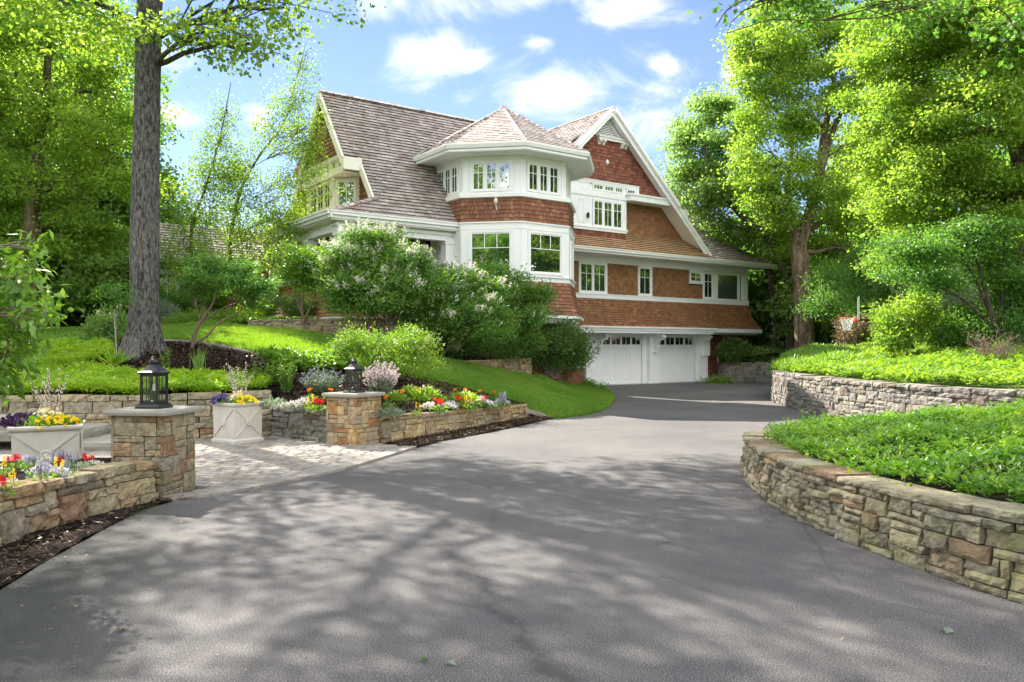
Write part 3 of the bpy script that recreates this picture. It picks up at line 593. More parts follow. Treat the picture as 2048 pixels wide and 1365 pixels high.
# triangular louvred vent with its shelf and blocks
def vent(m):
    f = m.fbox
    f(F7, -.95, .98, 10.18, 10.30, .0, .16); f(F7, -1.0, 1.04, 10.28, 10.33, .0, .22)
    for a in (-.85, -.62, .42, .65):
        m.extrude([(0, 10.18), (0, 9.98), (.06, 9.98), (.10, 10.06), (.18, 10.10), (.2, 10.18)], Fr(H(a, -.7, 0), -EV, EZ), -.06, .06)
    for s in (-1, 1): m.hull8([F7.p(GU+s*.82+.34*0, 10.33, .05), F7.p(GU+s*.95, 10.33, .05), F7.p(GU+s*.95, 10.33, 0), F7.p(GU+s*.82, 10.33, 0), F7.p(GU, 11.08, .05), F7.p(GU+s*.08, 11.14, .05), F7.p(GU+s*.08, 11.14, 0), F7.p(GU, 11.08, 0)])
    for k in range(11):
        b = 10.34+k*.068; w = max(.02, (11.1-b)/.94); m.hull8([F7.p(GU-w, b, .05), F7.p(GU+w, b, .05), F7.p(GU+w, b+.01, .0), F7.p(GU-w, b+.01, .0), F7.p(GU-w+.05, b+.015, .05), F7.p(GU+w-.05, b+.015, .05), F7.p(GU+w-.05, b+.06, .0), F7.p(GU-w+.05, b+.06, .0)])
part('gable_vent', 'gutter', vent)
part('floodlight', 'white', lambda m: m.lathe(F7.p(-.42, 9.28, .06), [(0, -.11), (.07, -.06), (.08, .03), (.03, .1), (0, .12)], 10, sm=True))
part('wall_lamp', 'black', lambda m: (m.lathe(F7.p(-1.5, 6.98, .1), [(0, -.12), (.055, -.09), (.06, .08), (0, .13)], 8), m.fbox(F7, -1.53, -1.47, 6.93, 7.0, .03, .1)))
# electric box and conduit beside the doors
part('meter_box', 'gutter', lambda m: (m.fbox(F0, 6.02, 6.42, 1.20, 2.0, .23, .37), m.lathe(F0.p(6.3, 1.82, .38), [(.0, -.05), (.06, -.05), (.06, .05), (0, .05)], 12, ax=(EZ*1.0, EU)), m.tube([F0.p(6.3, 1.2, .3), F0.p(6.3, .5, .3), F0.p(6.36, .25, .26), F0.p(6.5, -.02, .22)], .028)))
part('downpipe', 'gutter', lambda m: (m.tube([F0.p(7.72, 2.2, .1), F0.p(7.72, 1.6, .1), F0.p(7.3, 1.2, .1), F0.p(7.3, -.1, .1)], .03),))

# ---- tower
TC = (-7.63, -3.55)
def tp(k, r, z): a = R(157.5+45*k); return H(TC[0]+r*math.cos(a), TC[1]+r*math.sin(a), z)
OCT = dict(n=8, a0=R(22.5), ax=(EU, EV))
tc0 = H(TC[0], TC[1], 0)
def tface(k, r, z=0): p, q = tp(k, r, z), tp(k+1, r, z); return Fr(p, q-p, EZ), (q-p).length
RU, RL = 2.33, 2.44
def tw(m):
    for k in range(6):
        F, L = tface(k, RL); shingles(m, F, [(0, 5.44), (L, 5.44), (L, 6.21), (0, 6.21)], .125, (.1, .2), .024, rg)
        for (r0, z0, r1, z1) in ((2.78, 2.60, 2.58, 3.05), (2.58, 3.05, 2.47, 3.64)):
            shq(m, [tp(k, r0, z0), tp(k+1, r0, z0), tp(k+1, r1, z1), tp(k, r1, z1)], .13, (.1, .2), .024, rg)
        F, L = tface(k, 2.2); shingles(m, F, [(0, -.3), (L, -.3), (L, 2.4), (0, 2.4)], .15, (.1, .2), .024, rg)
part('tower_shingles', 'tower', tw)
def tt(m):
    m.lathe(tc0, [(RU-.0, 6.36), (RU, 7.6)], **OCT)                                   # window storey wall
    m.lathe(tc0, [(RL-.1, 6.15), (RL+.10, 6.20), (RL+.10, 6.31), (RL+.04, 6.33), (RL+.04, 6.36), (RU-.1, 6.37)], **OCT)
    m.lathe(tc0, [(RL-.1, 5.46), (RL+.07, 5.45), (RL+.07, 5.41), (RL+.03, 5.40), (RL+.03, 5.22), (RL, 5.22), (RL, 3.8), (RL+.1, 3.8), (RL+.1, 3.765), (RL+.05, 3.76), (RL+.05, 3.63), (RL, 3.62), (2.3, 3.62)], **OCT)
    m.lathe(tc0, [(2.4, 2.595), (2.80, 2.59), (2.81, 2.50), (2.70, 2.47), (2.62, 2.36), (2.48, 2.32), (2.2, 2.31)], **OCT)
    for k in range(6):
        for (r, z0, z1) in ((RU, 6.37, 7.52), (RL, 3.81, 5.21)):
            F, L = tface(k, r); w = .17 if r == RU else .24
            m.fbox(F, .0, w, z0, z1, .0, .022); m.fbox(F, L-w, L-.0, z0, z1, .0, .022)
part('tower_trim', 'white', tt)
part('tower_soffit', 'white', lambda m: m.lathe(tc0, [(RU-.05, 7.50), (3.12, 7.50), (3.12, 7.56)], **OCT))
part('tower_gutter', 'gutter', lambda m: m.lathe(tc0, [(3.05, 7.50), (3.10, 7.48), (3.10, 7.58), (3.16, 7.58), (3.20, 7.68), (3.20, 7.72), (3.08, 7.72), (2.9, 7.72)], **OCT))
def trf(m):
    ap = H(TC[0], TC[1], 9.62)
    for k in range(8): shq(m, [tp(k, 3.16, 7.70), tp(k+1, 3.16, 7.70), ap], .16, ROOF_W, .018, rg)
tower_roof = part('tower_roof', 'roof', trf)
def thc(m):
    ap = H(TC[0], TC[1], 9.63)
    for k in range(8): cap_strip(m, tp(k, 3.16, 7.72), ap, .1)
    m.lathe(ap, [(.16, -.12), (.10, .03), (0, .06)], 8)
part('hip_cap', 'roof', thc)
for k in (0, 1, 2):
    F, L = tface(k, RU)
    window(F, .30, L-.30, 6.44, 7.28, 3, 1, (.66,), .06, sill=False, d=.002)
for k in (1, 2):
    F, L = tface(k, RL); c = L/2
    window(F, c-.62, c+.62, 3.9, 5.12, 1, 2, (.62,), .07, sill=False, d=.002, topvm=2)
F, L = tface(3, RL); window(F, L/2-.3, L/2+.3, 3.9, 5.0, 1, 1, (.62,), .06, sill=False, d=.002)
F, L = tface(1, RL)
part('wall_ornament', 'cream', lambda m: (m.lathe(F.p(1.10, 6.07, .09), [(0, -.10), (.05, -.05), (.06, .03), (.03, .09), (0, .1)], 8, sm=True), m.tube([F.p(1.10, 5.98, .08), F.p(1.13, 5.8, .07)], .015)))

# ---- left wing
ZR = lambda v: 5.43+1.333*(v+4.3)
HR = lambda u, v: H(u, v, ZR(v))
def lr(m):
    shq(m, [HR(-14.1, -4.3), HR(-9.6, -4.3), HR(-9.6, -3.86), HR(-12.5, -3.86)], .14, ROOF_W, .036, rg)
    shq(m, [HR(-12.5, -3.86), HR(-9.2, -3.86), HR(-9.2, -2.8), HR(-12.5, -2.8)], .14, ROOF_W, .036, rg)
    shq(m, [HR(-13.02, -2.8), HR(-5.2, -2.8), HR(-5.2, -1), HR(-13.02, -1)], .14, ROOF_W, .036, rg)
    shq(m, [H(-5.2, 2.3, 5.43), H(-13.02, 2.3, 5.43), H(-13.02, -1, 9.83), H(-5.2, -1, 9.83)], .3, (.2, .4), .02, rg)
part('wing_roof', 'roof', lr)
part('pent_roof', 'roof', lambda m: shq(m, [H(-14.1, 2.6, 5.43), H(-14.1, -4.3, 5.43), H(-12.5, -3.86, 6.02), H(-12.5, 2.6, 6.02)], .16, ROOF_W, .036, rg))
def lb(m):
    def rake(u0, u1, va, vb, t0, t1, back=False):
        g = (lambda v: 9.83-1.333*abs(v+1))
        P = [H(u0, va, g(va)-t1), H(u1, va, g(va)-t1), H(u1, vb, g(vb)-t1), H(u0, vb, g(vb)-t1), H(u0, va, g(va)-t0), H(u1, va, g(va)-t0), H(u1, vb, g(vb)-t0), H(u0, vb, g(vb)-t0)]; m.hull8(P)
    rake(-13.10, -13.02, -2.85, -1, .0, .36); rake(-13.10, -13.02, -1, 2.2, .0, .36)
    rake(-12.56, -12.49, -3.95, -2.6, .0, .36); rake(-12.56, -12.49, .6, 2.2, 0, .36)
    m.ubox(-13.10, -12.50, -2.98, -2.84, 6.98, 7.36)                     # end block of the upper board
    m.ubox(-13.06, -12.95, -2.75, .9, 6.92, 7.12)                        # beam across the gable
    m.ubox(-13.0, -12.92, -2.3, .6, 7.44, 7.54)
    for v in (-2.25, -1.62, -1.1, -.55, 0., .55): m.ubox(-13.0, -12.92, v-.03, v+.03, 7.12, 7.44)
    m.ubox(-12.98, -12.86, -1.84, -1.60, 5.9, 6.92); m.ubox(-12.98, -12.86, .12, .3, 5.9, 6.92)
part('wing_bargeboard', 'cream', lb)
part('wing_soffit', 'cream', lambda m: (m.add([HR(-13, -2.85)-EZ*.2, HR(-13, -1)-EZ*.2, HR(-12.3, -1)-EZ*.2, HR(-12.3, -2.85)-EZ*.2], [(0, 1, 2, 3)]),
    m.ubox(-13.0, -12.3, -2.8, .9, 6.93, 6.96), m.ubox(-14.05, -9.7, -4.28, -1.9, 5.20, 5.24), m.ubox(-14.05, -12.9, -1.9, 2.6, 5.19, 5.23)))
FG = frL(-12.9); FG2 = frL(-12.3)
def lw(m):
    shingles(m, FG, [(-1.9, 7.54), (2.7, 7.54), (1.0, 9.7)], .13, (.1, .2), .024, rg)
    shingles(m, FG2, [(2.35, 5.9), (3.9, 5.95), (3.0, 6.95), (2.35, 6.95)], .13, (.1, .2), .024, rg)
    shingles(m, FG, [(-1.6, 5.9), (-.3, 5.9), (-.3, 6.9), (-1.6, 6.9)], .13, (.1, .2), .024, rg)
    shingles(m, frU(-2.0), [(-13.0, 2.6), (-9.7, 2.6), (-9.7, 5.2), (-13.0, 5.2)], .13, (.1, .2), .024, rg)
    shingles(m, frL(-13.0), [(-2.4, 2.6), (2.0, 2.6), (2.0, 5.2), (-2.4, 5.2)], .13, (.1, .2), .024, rg)
part('wing_wall_shingles', 'cedar', lw)
part('wing_wall', 'dark', lambda m: (m.ubox(-12.28, -9, -2.7, 1.8, 5.5, 6.9), m.hull8([H(-12.85, -2.6, 6.97), H(-12.2, -2.6, 6.97), H(-12.2, .9, 6.97), H(-12.85, .9, 6.97), H(-12.85, -1.05, 9.4), H(-12.2, -1.05, 9.4), H(-12.2, -.95, 9.4), H(-12.85, -.95, 9.4)]), m.ubox(-12.86, -12.2, -1.75, .3, 5.6, 6.92)))
window(FG, -.10, 1.58, 6.02, 6.84, 3, 1, (.62,), .05, mat='cream', sill=False)
for a in (-.55, 0., .55, 1.1): window(FG, a+.04, a+.48, 7.16, 7.42, 1, 1, (), .03, mat='cream', sill=False)
window(FG, 1.68, 2.2, 7.16, 7.42, 1, 1, (), .03, mat='cream', sill=False)
FC = Fr(H(-12.9, -1.78, 0), (EU-EV), EZ)
part('bay_return', 'cream', lambda m: (m.fbox(FC, 0, .86, 5.8, 6.92, -.1, 0),))
window(FC, .14, .70, 6.02, 6.80, 1, 1, (.6,), .06, mat='cream', sill=False)
# porch under the left eave
def pc(m):
    m.ubox(-13.75, -9.8, -4.02, -3.72, 4.92, 5.20); m.ubox(-13.75, -13.45, -3.72, 2.4, 4.93, 5.19)
    m.ubox(-13.80, -9.8, -4.08, -3.66, 5.08, 5.17)
    m.ubox(-13.70, -9.8, -4.08, -3.80, 3.6, 3.72); m.ubox(-13.82, -13.5, -3.8, 2.4, 3.6, 3.72)
    m.ubox(-14.06, -9.8, -4.38, -4.0, 2.34, 2.46); m.ubox(-14.12, -13.7, -4.4, 2.4, 2.32, 2.45)
part('porch_beam', 'white', pc)
def column(u, v, z0=3.72, z1=4.92):
    def f(m):
        m.ubox(u-.17, u+.17, v-.17, v+.17, z0, z1); m.ubox(u-.2, u+.2, v-.2, v+.2, z0, z0+.12); m.ubox(u-.2, u+.2, v-.2, v+.2, z1-.1, z1)
    part('porch_column', 'white', f)
column(-13.56, -3.88); column(-12.75, -3.88); column(-13.6, 1.6); column(-13.6, -1.6); column(-9.98, -3.85)
def ps(m):
    for (a, z0, b, z1) in ((.40, 2.46, .18, 2.95), (.18, 2.95, .06, 3.62)):
        shq(m, [H(-13.66-a, -3.95-a, z0), H(-9.8, -3.95-a, z0), H(-9.8, -3.95-b, z1), H(-13.66-b, -3.95-b, z1)], .13, WALL_W, .024, rg)
        shq(m, [H(-13.66-a, 2.4, z0), H(-13.66-a, -3.95-a, z0), H(-13.66-b, -3.95-b, z1), H(-13.66-b, 2.4, z1)], .13, WALL_W, .024, rg)
part('porch_skirt_shingles', 'cedar', ps)
part('porch_base', 'dark', lambda m: (m.ubox(-13.5, -9.8, -3.8, 2.2, 1.2, 2.7),))

# ------------------------------------------------------------------ outbuilding on the left
def OB(u, v, z): return H(u, v, z)
ob = empty('outbuilding', H(-15, 6, 2.2), 'smaller shingled outbuilding with a pale bay window behind the birches', 'outbuilding')
def obp(name, mat, fn): m = MB(); fn(m); return m.build(name, MT[mat], ob)
obF = frU(3.6)
obp('wall', 'dark', lambda m: (m.ubox(-16.9, -10.5, 3.64, 6.4, 2.0, 4.6), m.ubox(-17.2, -15.93, 3.23, 6.5, 2.0, 4.6)))
obp('wall_shingles', 'redout', lambda m: shingles(m, obF, [(-15.9, 2.2), (-11, 2.2), (-11, 4.6), (-15.9, 4.6)], .14, (.14, .26), .016, rg))
obp('bay_shingles', 'greyshingle', lambda m: (shingles(m, frU(3.2), [(-17.2, 2.2), (-15.92, 2.2), (-15.92, 4.6), (-17.2, 4.6)], .14, (.14, .26), .016, rg), shingles(m, frL(-17.22), [(-7, 2.2), (-3.2, 2.2), (-3.2, 4.6), (-7, 4.6)], .14, (.14, .26), .016, rg)))
obp('base_trim', 'white', lambda m: m.ubox(-15.91, -11, 3.52, 3.6, 2.72, 2.86))
obp('roof', 'roof', lambda m: (shq(m, [H(-17.25, 2.7, 4.6), H(-10.6, 2.7, 4.6), H(-10.6, 4.8, 6.0), H(-17.25, 4.8, 6.0)], .2, (.16, .3), .03, rg), shq(m, [H(-10.6, 7.0, 4.6), H(-17.25, 7.0, 4.6), H(-17.25, 4.8, 6.0), H(-10.6, 4.8, 6.0)], .4, (.3, .6), .02, rg)))
obp('eave', 'bluewhite', lambda m: m.ubox(-17.3, -15.7, 2.62, 2.74, 4.42, 4.62))
obp('rake_board', 'bluewhite', lambda m: m.hull8([H(-17.33, 2.65, 4.4), H(-17.23, 2.65, 4.4), H(-17.23, 4.8, 5.83), H(-17.33, 4.8, 5.83), H(-17.33, 2.65, 4.64), H(-17.23, 2.65, 4.64), H(-17.23, 4.8, 6.07), H(-17.33, 4.8, 6.07)]))
window(frU(3.17), -17.05, -16.45, 3.15, 4.1, 1, 1, (.6,), .10, parent=ob, mat='bluewhite')
window(frL(-17.25), -4.3, -3.5, 3.15, 4.1, 1, 1, (.6,), .10, parent=ob, mat='bluewhite')
# ------------------------------------------------------------------ ground, drive, beds
G = lambda px, py: (gnd(px, py).x, gnd(px, py).y)
LH = RBF([at(11, 797, 13.1), at(390, 792, 13.9), at(546, 785, 14.5), (-2.9, 13.6, .46), at(760, 822, 13.6), (-12, 13, .8), (-5.6, 9.6, .3), (-8, 6, .4), (-12, 8, .5),
    at(545, 715, 17), at(327, 685, 18), at(287, 703, 16.6), at(385, 693, 17.5), at(330, 662, 23), at(500, 659, 21.6), at(640, 672, 20.4), at(700, 690, 19.6), at(690, 722, 17.5), at(780, 738, 17),
    at(860, 722, 20), at(785, 745, 17), at(870, 768, 17), at(960, 793, 17.3), at(1040, 810, 18), (.5, 18.3, .24), (-1.0, 15.5, .36), (1.05, 17.9, .02),
    at(940, 729, 21.4), at(1000, 742, 22.4), at(1060, 754, 23.4), at(1100, 766, 24.8), at(1190, 788, 26), at(1165, 774, 27.6), (2.1, 19.6, .0), (3.05, 22.5, .0), (3.2, 24, .0), (3.3, 26, 0), (2.9, 30, 0), (1.0, 21.5, .30), (2.0, 24, .12),
    (-8.5, 22.5, 2.28), (-4, 21.5, 2.1), (-12, 27, 2.3), (-5, 24, 2.2), (-1.5, 23.4, 1.3), (.2, 24.2, 1.2), (-.5, 26, 1.3), (-16, 20, 1.75), (-20, 28, 2.1), (-30, 30, 2.3), (-25, 45, 3.0), (-40, 60, 4.5), (-10, 50, 3), (-8.2, 15.3, .95), (-9, 17, 1.28), (-14, 15, 1.0), (-30, 12, 1)])
RH = RBF([(8.1, 24.6, .82), (7.5, 19, .86), (7.6, 15.5, .86), (8.4, 12.8, .86), (14, 12, .95), (11, 18, 1.25), (11, 24, 1.35), (12.3, 33, 1.5), (14, 25, 1.75), (13, 20, 1.5), (18, 20, 1.7), (25, 22, 2.2), (20, 40, 2.2), (40, 60, 4.5), (12, 45, 2.4), (9.5, 36.5, .85), (12, 40, 1.8), (40, 20, 3.4), (30, 10, 2)])
big = [(-150, -90), (150, -90), (150, 260), (-150, 260)]
gb = MB(); gb.add([(-260, -160, -.06), (260, -160, -.06), (260, 320, -.06), (-260, 320, -.06)], [(0, 1, 2, 3)]); tag(gb.build('ground', MT['forest']), kind='structure')

# left edge of the asphalt, from behind the camera to the garage
EDGE_L = [(-3.0, -6), (-3.1, 0), (-3.2, 3.5), G(0, 1180), G(80, 1130), G(170, 1080), G(262, 1032), G(345, 1004), G(450, 990), G(560, 969), G(640, 953), G(700, 938), G(770, 917), G(833, 897), G(880, 884), G(950, 871), G(1020, 857), G(1095, 840),
          G(1130, 836), G(1165, 832), G(1200, 824), G(1222, 812), G(1229, 801), G(1224, 792), G(1214, 784)]
EDGE_R = [(2.62, 9.9), (2.45, 9.3), (2.46, 8.6), (2.58, 7.8), (2.78, 7.1), (2.98, 6.3), (3.2, 5.3), (3.6, 3.6), (4.5, 1.0), (6, -6)]
el_s = [Vector((p[0], p[1], 0)) for p in smooth_path([(a, b, 0) for a, b in EDGE_L], 4)]
_E = np.array([(p.x, p.y) for p in el_s if p.y > 17])
def LHc(x, y):                                    # the bank, running out to nothing at the edge of the asphalt
    x = np.atleast_1d(np.asarray(x, float)); y = np.atleast_1d(np.asarray(y, float)); d = np.min(np.hypot(x[:, None]-_E[None, :, 0], y[:, None]-_E[None, :, 1]), axis=1)
    return np.minimum(LH(x, y), -.03+.30*d+.02*d*d)
drive_poly = [(p.x, p.y) for p in el_s]+[(2.2, 31.5), tuple(H(-1.0, -.35, 0)[:2]), tuple(H(6.4, -.35, 0)[:2]), (8.8, 37.6), (14, 37), (13, 30), (10, 26.5), (8.6, 24), (8.2, 19), (8.6, 13), (14, 11.5), (14, 9.5), (12, -6)]
drive = sheet('driveway', drive_poly, lambda x, y: 0*x, MT['asphalt'], .8); tag(drive, kind='structure')
ap = MB(); ap.ubox(-1.0, 6.5, -.55, .3, -.1, .008); tag(ap.build('garage_apron_pavement', MT['concrete']), kind='structure')

# left bank: soil everywhere, lawns on top
PATIO_BACK = [(-3.05, 13.25), (-3.6, 13.75), (-4.25, 14.35)]
soil_poly = [(.45, 18.35), (1.2, 18.0), (2.2, 19.4), (3.05, 22), (3.25, 24), (3.1, 26.2), (2.3, 27.8), (2.2, 32), (0, 60), (-80, 120), (-80, 4), (-12, 4), (-12, 12.9), (-8.7, 13.2), (-5.5, 14.0), (-4.3, 14.65), (-4.25, 14.5), (-3.1, 13.45), (-2.1, 13.25), (-1.6, 14.3), (-.8, 15.9)]
tag(sheet('bank_soil', soil_poly, LHc, MT['mulch'], .45, -.03, rough=.03), kind='structure')
tag(sheet('woodland_ground', [(-9, 27), (-9, 60), (-75, 115), (-75, 5), (-13, 5), (-13, 14), (-9.6, 17.5)], LH, MT['forest'], 1.0, .0, rough=.1), kind='structure')
E1 = smooth_path([at(870, 722, 20), at(785, 741, 17.2), at(830, 752, 17), at(900, 772, 17), at(960, 790, 17.3), at(1015, 803, 17.8), at(1062, 815, 18.2), at(1110, 838, 17.9)], 4)
lawn_r = [(p.x, p.y) for p in E1[4:]]+[(p.x, p.y) for p in el_s[68:97]]+[at(1218, 786, 27.2)[:2], at(1162, 776, 27.3), at(1100, 765, 24.8), at(1062, 753, 23.3), at(1000, 741, 22.3), at(940, 729, 21.3), at(880, 719, 20.5), at(840, 712, 19.8), at(780, 706, 18.5)]
lawn_r = [(p[0], p[1]) for p in lawn_r]
E2 = smooth_path([at(315, 681, 18.3), at(380, 685, 18), at(440, 693, 17.6), at(500, 703, 17.2), at(546, 714, 17), at(600, 728, 16.9), at(690, 745, 16.8), at(785, 741, 17.2)], 4)
lawn_l = [(p.x, p.y) for p in E2]+[at(800, 712, 18.6)[:2], at(730, 700, 19), at(690, 688, 19.8), at(640, 676, 20.4), at(560, 665, 21), at(500, 660, 21.6), at(420, 659, 22.6), at(330, 660, 23.6), at(300, 662, 23.6), at(280, 672, 20)]
lawn_l = [(p[0], p[1]) for p in lawn_l]
lawn_far = [(-8.8, 19.6), (-9.8, 19.0), (-12.4, 18.8), (-15, 18), (-20, 18), (-24, 24), (-20, 30), (-14, 30), (-11.5, 25), (-9.6, 22)]
for nm, pl in (('lawn_right', lawn_r), ('lawn_left', lawn_l), ('lawn_far', lawn_far)):
    tag(sheet(nm, pl, LHc, MT['turf'], .3, .035, rough=.02, edge_drop=.03), kind='structure')
ng = np.random.default_rng(11)
def fz(name, poly, hf, n, mat, h, w, off=.0, tilt=.5, label=None, cat='grass', upb=1.0):
    x, y = rand_in(poly, n, ng); z = hf(x, y)+off; d = ng.normal(0, tilt, (n, 3)); d[:, 2] = np.abs(d[:, 2])*.3+upb
    s = ng.normal(0, 1, (n, 3)); L = h*ng.uniform(.6, 1.25, n)
    o = leaf_mesh(name, np.stack([x, y, z], 1), d, s, L, w*ng.uniform(.7, 1.3, n), MT[mat], None, ng, .1); return tag(o, label, cat, kind='stuff')
fz('lawn_grass', lawn_r, LHc, 110000, 'grass', .09, .015, .03, .4, 'bright short lawn grass sloping down from the house to the drive'); fz('lawn_grass', lawn_l, LH, 110000, 'grass', .085, .015, .03, .4, 'dappled lawn grass between the big trunk and the terrace wall')
fz('lawn_grass', lawn_far, LH, 40000, 'grass', .06, .02, .03, .4, 'far sunlit lawn grass at the left under the woodland')
# right bank
rb = [(7.9, 24.9), (7.45, 21), (7.35, 18.5), (7.45, 15.5), (8.3, 12.9), (14, 11.8), (80, 8), (80, 110), (10, 110), (10.6, 41), (9.6, 37.2), (12, 36.4), (11.5, 31), (9.0, 28)]
tag(sheet('right_bank_soil', rb, RH, MT['forest'], .7, -.03, rough=.08), kind='structure')
# mulch strips by the drive
strip1 = [(p.x-.0, p.y) for p in el_s if p.y < 8.5][::2]+[(-3.62, 8.36), (-4.2, 6.4), (-4.3, 3), (-4.3, -6)]
tag(sheet('mulch_strip', strip1, lambda x, y: 0*x+.012, MT['mulch'], .15, rough=.03), kind='structure')
strip2 = [G(833, 897), G(880, 884), G(950, 871), G(1020, 857), G(1095, 840), (1.0, 17.9), (.5, 18.35), (-.75, 15.8), (-2.1, 13.15)]
tag(sheet('mulch_strip', strip2, lambda x, y: 0*x+.012, MT['mulch'], .2, rough=.03), kind='structure')
def chips(name, poly, hf, n, mat, s, label, off=.012, cat='mulch'):
    x, y = rand_in(poly, n, ng); z = hf(x, y)+off; d = ng.normal(0, 1, (n, 3)); d[:, 2] *= .25; nn = np.tile([0, 0, 1.], (n, 1))+ng.normal(0, .4, (n, 3))
    return tag(leaf_mesh(name, np.stack([x, y, z], 1), d, nn, s*ng.uniform(.5, 1.6, n), s*.35*ng.uniform(.6, 1.4, n), MT[mat], None, ng, .05), label, cat, kind='stuff')
zero = lambda x, y: 0*x+.02
chips('bark_mulch', strip1, zero, 9000, 'barkmulch', .05, 'dark shredded bark mulch below the near left stone wall'); chips('dry_leaf_litter', strip1, zero, 700, 'drymulch', .045, 'scattered tan dry leaves and chips on the near mulch strip', .02, 'leaf litter')
chips('bark_mulch', strip2, zero, 9000, 'barkmulch', .05, 'dark bark mulch strip below the golden stone wall'); chips('dry_leaf_litter', strip2, zero, 500, 'drymulch', .05, 'scattered dry leaves on the mulch below the golden wall', .02, 'leaf litter')
bedslope = [(-8.6, 15.4), (-6.6, 15.3), (-4.4, 15.0), (-3.2, 13.6), (-2.2, 13.4), (.3, 18.3), (-2.4, 17.1), (-4.5, 17.2), (-7.5, 18.3), (-9, 17.6)]
chips('bark_mulch', bedslope, LH, 26000, 'barkmulch', .07, 'dark bark mulch on the slope around the big tree trunk')
chips('dry_leaf_litter', bedslope, LH, 1600, 'drymulch', .06, 'pale dry leaves scattered over the mulch slope', .02, 'leaf litter')
lit = [(-3.0, 3.4), (-3.2, 5), (-2.9, 6.6), (-1, 8), (2.4, 8.6), (3.1, 5.4), (3.5, 3.6)]
chips('dry_leaf_litter', lit, lambda x, y: 0*x+.004, 130, 'drymulch', .028, 'a few fallen leaf bits on the near asphalt', .006, 'leaf litter')
chips('dry_leaf_litter', [(p.x+.02, p.y) for p in el_s if p.y < 8.3]+[(-2.5, 7), (-2.3, 3), (-2.4, -5)], lambda x, y: 0*x+.003, 420, 'drymulch', .022, 'small tan debris along the mossy left edge of the asphalt', .005, 'leaf litter')
chips('dry_leaf_litter', [(2.3, 9.6), (2.3, 8.4), (2.6, 7.2), (3.0, 5.9), (3.35, 4.2), (3.8, 4.3), (3.1, 6.3), (2.7, 7.8), (2.55, 8.8)], lambda x, y: 0*x+.003, 260, 'drymulch', .03, 'tan debris lying at the foot of the near right wall', .005, 'leaf litter')

